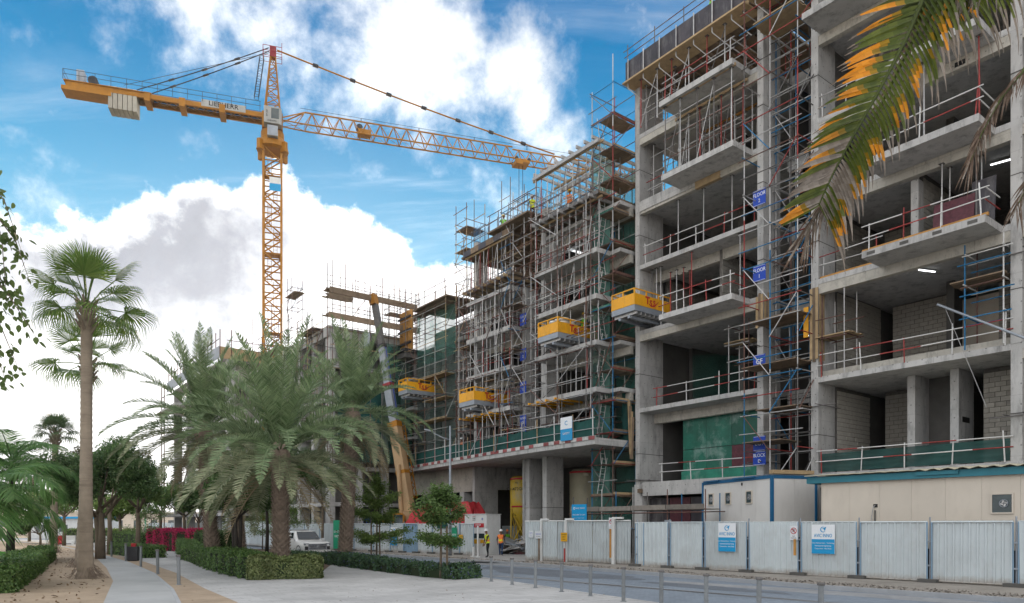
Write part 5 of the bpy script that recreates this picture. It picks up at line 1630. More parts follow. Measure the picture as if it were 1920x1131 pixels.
# folded lattice extension alongside
fo = []
for a in (-.25, .25):
    for b in (-.3, .3):
        fo.append((a, b))
mbx = MB()
for a, b in fo: mbx.tube(Vector((a, b, 0)), Vector((a * .9, b * .9, BL * .37)), .05)
nL = 12
for k in range(nL):
    z0, z1 = BL * .37 * k / nL, BL * .37 * (k + 1) / nL
    for (a, b), (c_, d_) in (((-.25, -.3), (.25, -.3)), ((.25, -.3), (.25, .3)), ((-.25, .3), (.25, .3)), ((-.25, -.3), (-.25, .3))):
        if k % 2: mbx.tube((a, b, z0), (c_, d_, z1), .03)
        else: mbx.tube((c_, d_, z0), (a, b, z1), .03)
o = mbx.build('lattice_extension', crane_y, mc)
o.matrix_basis = Matrix.LocRotScale(piv + bd * BL * .09 + Qb @ Vector((.98 * SG, -.1, 0)), Qb, (1, 1, 1))
bsec('extension_rail', .10, .34, .22, .5, crane_buff, (.66, -.1))
# hook block near the tip
hk = piv + bd * BL * .965
bar('hoist_rope', mc, hk + Vector((-.75, 0, 0)), hk + Vector((-.75, 0, -2.4)), .03, cable_m)
bar('hoist_rope', mc, hk + Vector((-.55, 0, 0)), hk + Vector((-.55, 0, -2.4)), .03, cable_m)
blk('hook_block', mc, hk.x - .98, hk.x - .38, hk.y - .25, hk.y + .25, hk.z - 3.7, hk.z - 2.4, steel_gr)
MB().path([(hk.x - .68, hk.y, hk.z - 3.7), (hk.x - .68, hk.y, hk.z - 4.1), (hk.x - .85, hk.y, hk.z - 4.35), (hk.x - .62, hk.y, hk.z - 4.5), (hk.x - .48, hk.y, hk.z - 4.25)], [.08, .08, .09, .08, .04], 6).build('hook', steel_dk, mc)
# superstructure, cab, carrier
blk('turntable', mc, -1.4, 1.6, -.9, 1.2, 1.5, 2.3, crane_y)
blk('boom_foot', mc, -.55, .55, -.3, 1.1, 2.3, 3.4, crane_buff)
MB().prism([(0, 0), (1.5, 0), (1.5, 1.6), (.3, 1.6), (0, 1.1)], 0, 1.2)
cbm = MB().add([(x, y, z) for y in (0, 1.5) for x, z in ((0, 0), (2.0, 0), (2.0, 1.7), (1.7, 1.95), (.5, 1.95), (.12, 1.5))],
               [(0, 1, 2, 3, 4, 5), (11, 10, 9, 8, 7, 6)] + [(i, (i + 6), (i + 1) % 6 + 6, (i + 1) % 6) for i in range(6)])
o = cbm.build('cab', crane_y, mc); o.location = (-2.3, -1.0, 1.25)
blk('cab_window', mc, -2.0, -1.3, -1.03, -1.01, 2.2, 3.05, glass_dk)
blk('cab_window', mc, -1.2, -.45, -1.03, -1.01, 2.1, 3.05, glass_dk)
blk('counterweight', mc, 1.3, 2.6, -1.0, 1.4, 1.5, 2.8, crane_y)
blk('carrier', mc, -4.5, 5.0, -1.1, 1.5, .6, 1.45, crane_buff)
for x in (-3.6, -2.2, 2.0, 3.6):
    for y in (-1.2, 1.5):
        bar('wheel', mc, (x, y - .15, .5), (x, y + .2, .5), .55, black)

# ------------------------------------------------------------------ hoardings
def corr_mesh(w, h, m, pitch=.2, depth=.05):
    """one trapezoid-ribbed metal sheet"""
    n = max(2, int(round(w / pitch))); p = w / n
    prof = []
    for i in range(n):
        x = i * p
        prof += [(x, 0), (x + p * .62, 0), (x + p * .72, -depth), (x + p * .90, -depth)]
    prof.append((w, 0))
    vs = [(x, y, z) for z in (0, h) for x, y in prof]
    k = len(prof)
    fs = [(i, i + 1, k + i + 1, k + i) for i in range(k - 1)]
    return MB().add(vs, fs).mesh('ribbed_sheet', m)
_corr = {}
def corr(w, h, m, pitch=.2):
    key = (round(w, 1), round(h, 2), m.name, pitch)
    if key not in _corr: _corr[key] = (corr_mesh(round(w, 1), h, m, pitch), round(w, 1))
    return _corr[key]

class Fence:
    def __init__(s, a, b, z, label, name='hoarding_fence'):
        s.a, s.b = Vector((a[0], a[1])), Vector((b[0], b[1]))
        d = s.b - s.a; s.len = d.length; s.ang = math.atan2(d.y, d.x); s.z = z
        s.g = thing(name, label, 'fence', (a[0], a[1], z), s.ang, 'white ribbed hoardings round the site')
    def panel(s, x0, x1, h=2.3, m=hoard, frame=True, pitch=.27, z0=.06):
        z0 += random.uniform(-.03, .03); h += random.uniform(-.03, .03)
        me, w = corr(x1 - x0 - .06, h - .06, m, pitch)
        lean = random.uniform(-.02, .02)
        o = put('panel', me, s.g, (x0 + .03, random.uniform(-.01, .01), z0), (lean, 0, 0), ((x1 - x0 - .06) / w, 1, 1))
        if frame:
            for za in (z0 - .02, h - .02):
                bar('panel_frame', s.g, (x0 + .02, -.02, za), (x1 - .02, -.02, za), .028, hoard)
            for xa in (x0 + .03, x1 - .03):
                bar('panel_frame', s.g, (xa, -.02, z0 - .02), (xa, -.02, h - .02), .028, hoard_blue)
        return o
    def foot(s, x):
        o = blk('concrete_foot', s.g, x - .32, x + .32, -.3, .3, -.03, .13, concrete_dk_shade)
    def post(s, x, h=2.45, m=steel_gr, y=.05):
        bar('post', s.g, (x, y, 0), (x, y, h), .03, m)
    def w(s, x, y, z):
        c, si = math.cos(s.ang), math.sin(s.ang)
        return Vector((s.a.x + c * x - si * y, s.a.y + si * x + c * y, s.z + z))

def ray_x(f, u):
    """distance along a fence where the photo column u meets it"""
    k = (u - CXP) / FPX
    d = (f.b - f.a).normalized()
    return (k * f.a.y - f.a.x) / (d.x - k * d.y)
GZ = -.02
fr = Fence((6.55, 37.3), (18.6, 23.2), GZ, 'long white ribbed hoarding along the kerb in front of the cabins', 'hoarding_fence')
cuts = [ray_x(fr, u) for u in (1176, 1194, 1255, 1320, 1403, 1500, 1610, 1743, 1905)] 
cuts = cuts[1:] + [cuts[-1] + 2.3]
fr.panel(-.1, cuts[0] - .05 if cuts[0] > .3 else .5)
for a, b in zip(cuts[:-1], cuts[1:]):
    fr.panel(a + .05, b - .05); fr.post(a); fr.foot(a)
    for zz_ in (.6, 1.5): blk('clamp', fr.g, a - .06, a + .06, -.05, .06, zz_, zz_ + .06, steel_gr)
fgate = Fence((.83, 44.2), (6.45, 38.6), GZ, 'white ribbed gate section of the hoarding with small signs, beside the entrance', 'hoarding_gate')
for k in range(3):
    L3 = fgate.len / 3
    fgate.panel(k * L3 - .02, (k + 1) * L3 + .02, 2.4, hoard, False, .2)
bar('panel_frame', fgate.g, (0, -.02, 2.4), (fgate.len, -.02, 2.4), .04, white_p)
for u in (1017, 1063):
    x = ray_x(fgate, u); blk('gate_post', fgate.g, x - .07, x + .07, -.16, -.06, 0, 2.45, white_p)
    blk('gate_post_head', fgate.g, x - .09, x + .55, -.1, .0, 2.44, 2.56, white_p)
x = ray_x(fgate, 1153)
blk('gate_post', fgate.g, x - .09, x + .09, -.2, -.06, -.05, 2.56, white_p)
blk('gate_post_head', fgate.g, x - .09, x + .6, -.14, .0, 2.5, 2.6, white_p)
fl = Fence((-17.2, 63.6), (-2.55, 51.0), GZ, 'white ribbed hoarding from the dark hedge to the site entrance, with one blue sheet', 'hoarding_fence')
us = [600, 635, 664, 700, 732, 757, 783, 811, 838, 862, 889]
xs2 = [ray_x(fl, u) for u in us]
for i in range(len(us) - 1):
    fl.panel(xs2[i], xs2[i + 1], 2.3, hoard_blue if us[i] == 757 else hoard, True, .25)
    fl.post(xs2[i]); fl.foot(xs2[i])
fl.panel(xs2[0] - 2.4, xs2[0]); fl.panel(xs2[0] - 4.8, xs2[0] - 2.4); fl.panel(xs2[0] - 7.2, xs2[0] - 4.8)
ff = Fence((-66, 129), (-22.5, 68.0), GZ, 'far white hoarding seen low behind the date palms and the red hedge', 'hoarding_fence')
nF = 24
for i in range(nF):
    ff.panel(ff.len * i / nF, ff.len * (i + 1) / nF, 2.6, hoard, False, .5)
    ff.post(ff.len * i / nF, 2.7)
# ---- signs on and by the hoardings
def fsign(f, u, zc, w, h, label, y=-.12, name='sign', cat='sign', group=None, m=sign_white):
    x = ray_x(f, u)
    p = f.w(x, y, zc)
    g = thing(name, label, cat, p, f.ang, group)
    blk('plate', g, -w / 2, w / 2, -.015, .015, 0, h, m)
    return g
def swirl(g, x, z, s, m, y=-.024):
    """ring open at the upper right with a winged dart"""
    mb = MB(); n = 18
    for i in range(n):
        a0, a1 = R(60 + 270 * i / n), R(60 + 270 * (i + 1) / n)
        w0, w1 = .5 + .0, .5
        t0 = .10 * s * math.sin(PI * i / n) + .015; t1 = .10 * s * math.sin(PI * (i + 1) / n) + .015
        mb.add([(x + s * .5 * math.cos(a0), y, z + s * .5 * math.sin(a0)), (x + s * .5 * math.cos(a1), y, z + s * .5 * math.sin(a1)),
                (x + (s * .5 - t1) * math.cos(a1), y, z + (s * .5 - t1) * math.sin(a1)), (x + (s * .5 - t0) * math.cos(a0), y, z + (s * .5 - t0) * math.sin(a0))], [(0, 1, 2, 3)])
    mb.add([(x + s * .6, y, z + s * .5), (x - s * .2, y, z + .12 * s), (x + .12 * s, y, z + .1 * s), (x + .35 * s, y, z - .3 * s)], [(0, 1, 2), (0, 2, 3)])
    mb.build('emblem', m, g)
def company(f, u, zc, w, h, label):
    g = fsign(f, u, zc, w, h, label, name='company_sign', group='white and blue company boards on the hoardings')
    blk('blue_field', g, -w / 2 + .004, w / 2 - .004, -.019, -.0155, .004, h * .50, sign_cyan)
    swirl(g, 0, h * .83, h * .19, sign_cyan)
    text(g, 'AVIC INNO', (0, -.021, h * .62), h * .165, sign_cyan, bold=.008, sx=.74)
    for k, t_ in enumerate(('China National Aero - Technology', 'International Engineering', 'Corporation - Abu Dhabi')):
        text(g, t_, (0, -.021, h * (.37 - .095 * k)), h * .066, sign_white, bold=.004, sx=.85)
    return g
company(fr, 1366, .92, .92, 1.32, 'white and blue company board on the hoarding below the white cabin')
company(fr, 1546, .95, .98, 1.22, 'white and blue company board on the hoarding below the cream cabin')
company(fl, 741, .55, .85, 1.45, 'small company board on the hoarding beside the blue sheet')
def noparking(f, u, zc, label, s=1.0):
    g = fsign(f, u, zc, .34 * s, .62 * s, label, name='no_parking_sign', group='no parking signs on the hoardings')
    mb = MB(); n = 24; c = (0, .40 * s); r0, r1 = .14 * s, .108 * s
    for i in range(n):
        a0, a1 = 2 * PI * i / n, 2 * PI * (i + 1) / n
        mb.add([(c[0] + r * math.cos(a), -.02, c[1] + r * math.sin(a)) for r, a in ((r0, a0), (r0, a1), (r1, a1), (r1, a0))], [(0, 1, 2, 3)])
    a = .105 * s; b = .014 * s
    mb.add([(-a * .7 - b, -.021, c[1] + a * .7 - b), (-a * .7 + b, -.021, c[1] + a * .7 + b), (a * .7 + b, -.021, c[1] - a * .7 + b), (a * .7 - b, -.021, c[1] - a * .7 - b)], [(0, 1, 2, 3)])
    mb.build('ring', sign_red, g)
    text(g, 'P', (0, -.019, .395 * s), .2 * s, black, bold=.012)
    text(g, 'NO', (0, -.018, .17 * s), .07 * s, black); text(g, 'PARKING', (0, -.018, .09 * s), .06 * s, black)
    return g
noparking(fr, 1491, 1.50, 'no parking sign on a wooden stake between the two company boards', 1.0)
noparking(fgate, 1149, 1.95, 'no parking sign on the gate post', 1.0)
for f, u, z0, z1, m, lab in ((fr, 1495, .85, 1.55, timber_or, 'orange wooden stake hanging under the no parking sign on the long hoarding'), (fgate, 1149, .35, 1.95, timber_or, 'orange wooden stake below the no parking sign on the gate'), (fgate, 1015, 0, 1.6, timber, 'brown wooden stake holding the white notice by the entrance'), (fgate, 1063, 0, 1.6, redt, 'red and white stake holding the yellow notice')):
    p = f.w(ray_x(f, u), -.22, z0)
    g = thing('stake', lab, 'stake', p, f.ang, 'stakes holding the small signs')
    blk('stick', g, -.05, .05, -.02, .02, 0, (z1 - z0) * .5, m)
    blk('stick', g, -.05, .05, -.02, .02, (z1 - z0) * .5 + .001, z1 - z0, m if m is not redt else whitet)
g = fsign(fgate, 1015, 1.35, .55, .44, 'white notice with a blue line on the brown stake', -.26); text(g, 'NOTICE', (0, -.018, .26), .11, sign_blue); text(g, 'SITE OFFICE', (0, -.018, .12), .06, black)
g = fsign(fgate, 998, 1.4, .34, .42, 'small white plate at the near end of the gate', -.1); text(g, 'GATE', (0, -.018, .27), .1, sign_blue); text(g, '1', (0, -.018, .12), .16, sign_blue)
g = fsign(fgate, 1063, 1.2, .48, .52, 'small yellow notice on the gate', -.26, m=sign_yel)
for k, t_ in enumerate(('CAUTION', 'SAFETY', 'SPEED')): text(g, t_, (0, -.018, .40 - .14 * k), .09, black)
g = fsign(fl, 852, .5, .75, 1.5, 'green SAFETY FIRST board at the entrance end of the hoarding', m=sign_green)
text(g, 'SAFETY', (0, -.018, .95), .2, sign_white, bold=.008); text(g, 'FIRST', (0, -.018, .65), .2, sign_white, bold=.008)
g = fsign(fl, 634, .1, 1.05, 2.5, 'tall green SAFETY FIRST board half hidden by the date palm trunk', m=sign_green)
text(g, 'SAFETY', (0, -.018, 1.5), .28, sign_white, bold=.008); text(g, 'FIRST', (0, -.018, 1.1), .28, sign_white, bold=.008)
g = fsign(ff, 274, .4, 1.7, 3.0, 'far green SAFETY FIRST board above the red hedge', m=sign_green)
text(g, 'SAFETY', (0, -.018, 1.9), .4, sign_white, bold=.008); text(g, 'FIRST', (0, -.018, 1.35), .4, sign_white, bold=.008)
g = fsign(ff, 322, .3, 1.2, 2.0, 'far small white and blue board on the hoarding', m=sign_cyan)
blk('white_field', g, -.6, .6, -.02, -.0155, 1.0, 2.0, sign_white)
g = fsign(fl, 655, .4, .7, 1.5, 'narrow blue board behind the date palm trunk', m=sign_cyan)
blk('white_field', g, -.35, .35, -.02, -.0155, .8, 1.5, sign_white)
g = fsign(fl, 866, 1.15, .42, .32, 'small orange notice on the hoarding near the young tree', m=sign_yel); text(g, 'STOP', (0, -.018, .16), .12, black)
# banner over the gate
pb = at(1086, HZ, 41.5)
g = thing('welcome_banner', 'cyan WELCOME banner on posts behind the gate', 'banner', (pb.x, pb.y, 0), fgate.ang)
blk('sheet', g, -.55, .55, -.02, .02, 2.2, 3.35, sign_cyan)
for x in (-.5, .5): bar('post', g, (x, .05, -.02), (x, .05, 3.4), .03, galv_dk)
swirl(g, -.36, 3.12, .16, sign_white); text(g, 'AVIC INNO', (.1, -.03, 3.12), .13, sign_white)
text(g, 'WELCOME TO CAIEC', (0, -.03, 2.74), .10, sign_white); text(g, 'ENSURE SAFETY DURING WORK HERE', (0, -.03, 2.55), .045, sign_white)
# white gate booth with notices
pb = at(893, HZ, 52.5)
booth = thing('gate_booth', 'white gate booth plastered with notices beside the entrance', 'booth', (pb.x, pb.y, -.02), math.atan2(-.62, .78))
blk('body', booth, -1.15, 1.0, 0, 1.6, 0, 2.95, white_p)
blk('roof', booth, -1.2, 1.05, -.05, 1.65, 2.955, 3.0, white_p)
blk('window', booth, .15, .8, -.02, 0, 1.2, 1.55, glass_dk); blk('window', booth, -.3, .05, -.02, 0, 1.2, 1.55, glass_dk)
blk('stop_board', booth, -.3, .75, -.025, -.002, 2.0, 2.3, sign_red); text(booth, 'STOP', (.2, -.03, 2.15), .22, sign_white)
blk('notice', booth, -.35, .3, -.02, -.002, .8, 1.12, sign_yel); blk('notice', booth, .4, .85, -.02, -.002, .85, 1.1, sign_yel)
for k in range(3): text(booth, ('SAFETY', 'HELMET', 'BOOTS')[k], (-.2, -.02, 2.8 - .13 * k), .1, sign_red if k == 0 else black)
text(booth, '+', (.6, -.02, 2.6), .4, sign_blue)
# striped barrier post and white lift arm post
pb = gnd(928 - 32, 1048, GZ)
g = thing('barrier_post', 'tall thin white post at the entrance', 'post', at(896, HZ, 48).xy.to_3d() , 0)
bar('pole', g, (0, 0, -.02), (0, 0, 2.1), .06, white_p); blk('foot', g, -.15, .15, -.15, .15, -.02, .03, white_p)
g = thing('barrier_post', 'short white post at the foot of the entrance hoarding', 'post', at(888, HZ, 48.6).xy.to_3d(), 0)
bar('pole', g, (0, 0, -.02), (0, 0, .65), .09, white_p); blk('foot', g, -.2, .2, -.2, .2, -.02, .05, white_p)

# ------------------------------------------------------------------ cabins
def window(root, x, z, w, h, y=0.0):
    f = blk('window', root, x - w / 2, x + w / 2, y - .02, y + .03, z - h / 2, z + h / 2, pane_m)
    for a in ((x - w / 2 - .05, x - w / 2, z - h / 2 - .05, z + h / 2 + .05), (x + w / 2, x + w / 2 + .05, z - h / 2 - .05, z + h / 2 + .05),
              (x - w / 2, x + w / 2, z + h / 2, z + h / 2 + .05), (x - w / 2, x + w / 2, z - h / 2 - .05, z - h / 2)):
        o = blk('window_frame', root, a[0], a[1], y - .05, y + .02, a[2], a[3], cream)
    # extractor fan
    mb = MB()
    mb2 = MB().lathe([(.125, -.02), (.145, -.02), (.145, .02), (.125, .02)], 18, caps=False)
    o = mb2.build('fan_ring', steel_gr, root); o.location = (x + .06, y - .05, z); o.rotation_euler = (PI / 2, 0, 0)
    for k in range(4):
        a = k * PI / 2 + .4
        blk('fan_blade', root, x + .06 - .05 + .07 * math.cos(a), x + .06 + .05 + .07 * math.cos(a), y - .045, y - .035, z + .07 * math.sin(a) - .03, z + .07 * math.sin(a) + .03, galv, ry=a)
c1 = at(1447, HZ, 33.5); A1 = math.atan2(-.958, .285)
cab1 = thing('site_cabin', 'white site cabin with blue corner posts and three small windows', 'cabin', (c1.x, c1.y, 1.5), A1)
CH = 2.98
for k in range(5):
    blk('wall_panel', cab1, -6.0 + k * 1.2 + .004, -6.0 + (k + 1) * 1.2 - .004, 0, .06, .06, CH - .14, cabin_w)
for k in range(2):
    blk('wall_panel', cab1, -.06, 0.0, .06 + k * 1.2 + .004, .06 + (k + 1) * 1.2 - .004, .06, CH - .14, cabin_w)
blk('body', cab1, -5.95, -.065, .065, 2.4, .06, CH - .14, cabin_w)
for x, y in ((-6.05, -.03), (-.10, -.03), (-.1, 2.42)):
    blk('corner_post', cab1, x, x + .15, y, y + .12, 0, CH, cabin_blue)
blk('fascia', cab1, -5.9, -.1, -.04, .05, CH - .14, CH + .02, cabin_blue)
blk('fascia', cab1, -.055, .03, .1, 2.42, CH - .14, CH + .02, cabin_blue)
blk('roof', cab1, -6.0, 0, .05, 2.5, CH, CH + .05, steel_gr)
for k in range(16):
    blk('roof_rib', cab1, -5.9 + k * .37, -5.75 + k * .37, -.10, 2.5, CH + .051, CH + .075, steel_gr)
for a, b in ((-5.7, -4.3), (-3.0, -1.2)):
    blk('gutter', cab1, a, b, -.14, -.045, CH - .02, CH + .04, cabin_blue)
for x in (-5.15, -3.55, -1.75): window(cab1, x, 2.02, .42, .56)
blk('hook', cab1, -2.35, -2.3, -.06, 0, 2.62, 2.76, black)
blk('timber_edge', cab1, -.2, .12, .0, 2.3, CH + .078, CH + .26, timber_lt)
blk('stand', cab1, -5.9, -.1, .1, 2.3, -1.52, -.0, steel_dk)
c2a = Vector((13.6, 31.2)); 
A2 = math.atan2(-.76, .65)
cab2 = thing('site_cabin', 'long cream site cabin with a teal eaves board and wavy roof sheets', 'cabin', (c2a.x, c2a.y, 1.2), A2)
H2 = 2.78
for k in range(9):
    blk('wall_panel', cab2, k * 1.22 + .003, (k + 1) * 1.22 - .003, 0, .06, 0, H2, cream)
blk('body', cab2, .02, 10.9, .065, 2.5, 0, H2, cream)
blk('end_wall', cab2, -.02, .018, .0, 2.5, 0, H2, cream)
MB().prism([(-.55, -.18), (11.4, -.18), (11.4, -.12), (-.55, -.12)], H2 - .02, H2 + .26).build('eaves_board', teal, cab2)
blk('eaves_board', cab2, -.6, -.551, -.18, 2.7, H2 - .02, H2 + .2, teal)
for a, b in ((3.9, 5.4), (8.3, 10.6)):
    blk('gutter_piece', cab2, a, b, -.26, -.185, H2 + .1, H2 + .25, teal)
mb = MB(); nx = 120
prof = [(-.6 + 12.0 * i / nx, .035 * math.sin(i * 1.25) * (1.0 if i > 45 else .25) + random.uniform(-.008, .008)) for i in range(nx + 1)]
vs = [(x, y, H2 + .30 + dz + (y + .35) * .05 + th) for y in (-.38, 2.8) for th in (0, .03) for x, dz in prof]
k = nx + 1
fs = []
for i in range(nx):
    fs += [(i, i + 1, 2 * k + i + 1, 2 * k + i), (k + i, 3 * k + i, 3 * k + i + 1, k + i + 1), (i, k + i, k + i + 1, i + 1)]
mb.add(vs, fs).build('roof_sheet', roofm, cab2)
window(cab2, ray_x(Fence.__new__(Fence), 0) if False else 6.75, 1.72, .62, .66)
bar('drain_pipe', cab2, (2.28, -.06, -.3), (2.28, -.06, 1.55), .025, steel_dk)
MB().path([(2.28, -.05, 1.75), (2.22, -.1, 1.65), (2.15, -.1, 1.2), (2.2, -.1, .8), (2.05, -.1, .2), (2.1, -.1, -.3)], [.015] * 6, 6).build('cable', galv, cab2)
blk('cable_gland', cab2, 2.2, 2.36, -.03, 0, 1.66, 1.8, black)
blk('stand', cab2, .1, 10.8, .1, 2.4, -1.22, -.002, steel_dk)

# ------------------------------------------------------------------ silos, tarpaulin heap, lamp, scrap
def silo(u, Y, r, ztop, zcyl, zbot, label, word=None, m=silo_y):
    p = at(u, HZ, Y)
    g = thing('silo', label, 'silo', (p.x, p.y, 0), -.35, 'cement silos under the podium')
    MB().lathe([(.25, zbot), (r, zcyl), (r, ztop - .25), (r * .8, ztop - .05), (.2, ztop)], 28).build('shell', m, g, smooth=True)
    for z in (zcyl + .05, ztop - .35): MB().lathe([(r + .003, z), (r + .02, z + .02), (r + .02, z + .12), (r + .003, z + .14)], 28).build('red_band', sign_red, g)
    for k in range(4):
        a = PI / 4 + k * PI / 2
        bar('leg', g, (r * math.cos(a) * 1.05, r * math.sin(a) * 1.05, -.02), (r * math.cos(a), r * math.sin(a), zcyl + .3), .07, m)
        b = a + PI / 2
        bar('leg_brace', g, (r * math.cos(a), r * math.sin(a), .5), (r * math.cos(b), r * math.sin(b), zcyl - .2), .045, m)
        bar('leg_brace', g, (r * math.cos(b), r * math.sin(b), .5), (r * math.cos(a), r * math.sin(a), zcyl - .2), .045, m)
    blk('bracket', g, .2, .6, -r - .12, -r + .05, ztop - .6, ztop - .4, m)
    if word:
        text(g, word, (-.25, -r - .012, (zcyl + ztop) / 2 + .2), .34, black)
        text(g, 'No', (-.2, -r - .012, (zcyl + ztop) / 2 + .7), .2, black)
        text(g, '10Q', (-.3, -r * .75, zcyl - .5), .34, black)
    return g
silo(981, 57, 1.05, 6.1, 3.5, 1.2, 'yellow cement silo with red bands beside the podium columns', 'CH472GO')
silo(1096, 52.5, 1.1, 6.3, 2.2, .6, 'weathered beige silo with a grey stain behind the cyan banner', None, silo_g)
pt = at(836, HZ, 59.5)
g = thing('tarpaulin_heap', 'red tarpaulin thrown over a bulky load behind the hoarding', 'tarpaulin', (pt.x, pt.y, 0), -.68)
mb = MB(); nx, ny = 26, 10
vs = []
for j in range(ny + 1):
    for i in range(nx + 1):
        x = -4.2 + 8.2 * i / nx; y = -1.2 + 2.4 * j / ny
        e = min(1, min(i, nx - i) / 3.0, min(j, ny - j) / 2.0)
        top = 3.75 + .3 * (i / nx) - .35 * (i < 7) + .10 * math.sin(i * 1.1) + .07 * math.sin(j * 2 + i * .7)
        z = top * (e ** .35 if e > 0 else 0)
        k_ = 1 + .1 * (1 - e) * math.sin(i * 2.3 + j)
        vs.append((x * k_, y * k_ - .1 * (1 - e), max(z, .4 if e == 0 else z)))
fs = [(j * (nx + 1) + i, j * (nx + 1) + i + 1, (j + 1) * (nx + 1) + i + 1, (j + 1) * (nx + 1) + i) for j in range(ny) for i in range(nx)]
MB().add(vs, fs).build('sheet', tarp, g)
blk('load', g, -3.7, 3.6, -.9, .9, 0, 2.6, steel_dk)
pg = at(838, HZ, 53.2)
g = thing('notice_board', 'dark green board on posts in front of the red tarpaulin', 'board', (pg.x - .3, pg.y, 0), -.68)
blk('sheet', g, -.6, .6, -.02, .02, 1.9, 2.9, hoard_green)
for x in (-.5, .5): bar('post', g, (x, .04, -.02), (x, .04, 2.9), .03, galv)
# street lamp
pl = at(844, HZ, 50.5)
g = thing('street_lamp', 'tall grey street lamp with one arm in front of the podium', 'street lamp', (pl.x, pl.y, 0), 0)
MB().path([(0, 0, -.02), (0, 0, 3), (0, 0, 9.2)], [.12, .10, .06], 10).build('pole', steel_gr, g, smooth=True)
MB().path([(0, 0, 8.2), (-.5, 0, 8.35), (-1.3, -.1, 8.75)], [.04, .035, .03], 8).build('arm', steel_gr, g, smooth=True)
o = MB().lathe([(.02, -.35), (.12, -.3), (.15, 0), (.1, .3), (.02, .36)], 10).build('lamp_head', steel_gr, g, smooth=True)
o.location = (-1.5, -.1, 8.85); o.rotation_euler = (0, PI / 2 + .25, 0); o.scale = (.5, 1, 1)
# stacked scaffold frames and scrap inside the entrance
ps = at(975, HZ, 53)
g = thing('scrap_heap', 'tangle of grey steel frames and tubes inside the site entrance', 'scrap heap', (ps.x, ps.y, 0), -.5)
for i in range(46):
    a = Vector((random.uniform(-2.2, 1.8), random.uniform(-.9, .9), random.uniform(.05, 1.0)))
    b = a + Vector((random.uniform(-1.6, 1.6), random.uniform(-.5, .5), random.uniform(-.6, .7)))
    b.z = max(b.z, .05)
    bar('tube', g, a, b, .035, random.choice((galv, galv, steel_gr, rust)))
for i in range(9):
    x = random.uniform(-2.0, 1.6); z = random.uniform(.1, .9)
    blk('steel_beam', g, x - 1.1, x + 1.1, random.uniform(-.7, .7), random.uniform(.75, .85), z, z + .12, random.choice((galv, steel_gr)), rz=random.uniform(-.5, .5), ry=random.uniform(-.4, .4))
MB().lathe([(.35, -.12), (.45, -.12), (.45, .12), (.35, .12)], 16).build('hose_reel', ply_red, g)
# inner white barrier wall in the entrance
fi = Fence((-.9, 63), (3.6, 59.5), GZ, 'white ribbed fence standing deep inside the entrance under the podium', 'hoarding_fence')
for k in range(3): fi.panel(k * fi.len / 3, (k + 1) * fi.len / 3, 2.1, hoard, False, .3)
g = fsign(fi, 920, 1.6, .6, .6, 'small white sign on a stick inside the entrance', -.5); bar('stick', g, (0, .03, -1.6), (0, .03, 0), .03, galv)
g = fsign(fr, 1232, 2.0, .42, .42, 'grey notice board behind the hoarding by the low scaffold bridge', .9, m=steel_gr)
bar('stick', g, (0, .03, -2.0), (0, .03, 0), .03, galv)
# blue generator and orange drum seen low behind the hoarding
pg = at(692, HZ, 66)
g = thing('generator', 'blue machine standing behind the hoarding near the young tree', 'generator', (pg.x, pg.y, 0), -.6)
blk('housing', g, -1.6, 1.6, -.6, .6, .5, 3.1, mat('machine_blue', (.02, .09, .36), .5)); blk('skid', g, -1.7, 1.7, -.7, .7, 0, .5, steel_dk)
for k in range(6): blk('louvre', g, -1.4 + k * .45, -1.1 + k * .45, -.63, -.6, 1.2, 2.6, steel_dk)
# litter bin
pb = gnd(250, 1052)
g = thing('litter_bin', 'dark grey litter bin with a red lid at the bend of the path', 'litter bin', pb, .2)
blk('body', g, -.3, .3, -.3, .3, .05, .85, steel_dk); blk('lid', g, -.1, .14, -.1, .1, .86, 1.05, sign_red); blk('base', g, -.25, .25, -.25, .25, 0, .05, black)
# white water barriers at the end of the path
for k, (u, Y) in enumerate(((197, 78), (208, 76), (218, 74), (118, 80), (131, 80))):
    p = at(u, HZ, Y)
    g = thing('water_barrier', 'white plastic water barrier at the end of the path, %s' % ('left of the trunk gap', 'middle of the three', 'right one by the hedge', 'by the red cone stack', 'furthest left by the lamp foot')[k], 'barrier', (p.x, p.y, 0), .1, 'white barriers at the end of the path')
    MB().add([(x, y, z) for x in (-.6, .6) for y, z in ((-.3, 0), (.3, 0), (.22, .35), (.1, .45), (.1, 1.0), (-.1, 1.0), (-.1, .45), (-.22, .35))],
             [tuple(range(8))[::-1], tuple(range(8, 16))] + [(i, (i + 1) % 8, (i + 1) % 8 + 8, i + 8) for i in range(8)]).build('body', white_p if k != 3 else sign_red, g)
    blk('slot', g, -.3, .3, -.305, -.1, .05, .12, black)
# ------------------------------------------------------------------ plants
frond_g = leafmat('frond_green', (.105, .175, .072), (.29, .375, .20), .32, .5)
frond_gr = leafmat('frond_greygreen', (.17, .205, .11), (.37, .39, .24), .28, .5)
frond_dry = leafmat('frond_dry', (.26, .20, .11), (.38, .32, .21), .22, .7)
fan_g = leafmat('fan_green', (.075, .15, .03), (.19, .27, .07), .4, .4)
fan_far = leafmat('fan_far_green', (.07, .12, .05), (.12, .18, .08), .3, .5)
crown_dk = leafmat('leaf_dark', (.06, .12, .04), (.15, .245, .085), .38)
crown_md = leafmat('leaf_mid', (.085, .155, .045), (.18, .28, .085), .42)
crown_lt = leafmat('leaf_yellowgreen', (.10, .17, .035), (.21, .30, .08), .4)
hedge_g = leafmat('hedge_green', (.06, .13, .035), (.16, .26, .07), .3, .45)
hedge_y = leafmat('hedge_yellowgreen', (.09, .13, .04), (.22, .25, .10), .25, .45)
hedge_b = leafmat('hedge_bluegreen', (.035, .085, .035), (.10, .175, .085), .2, .5)
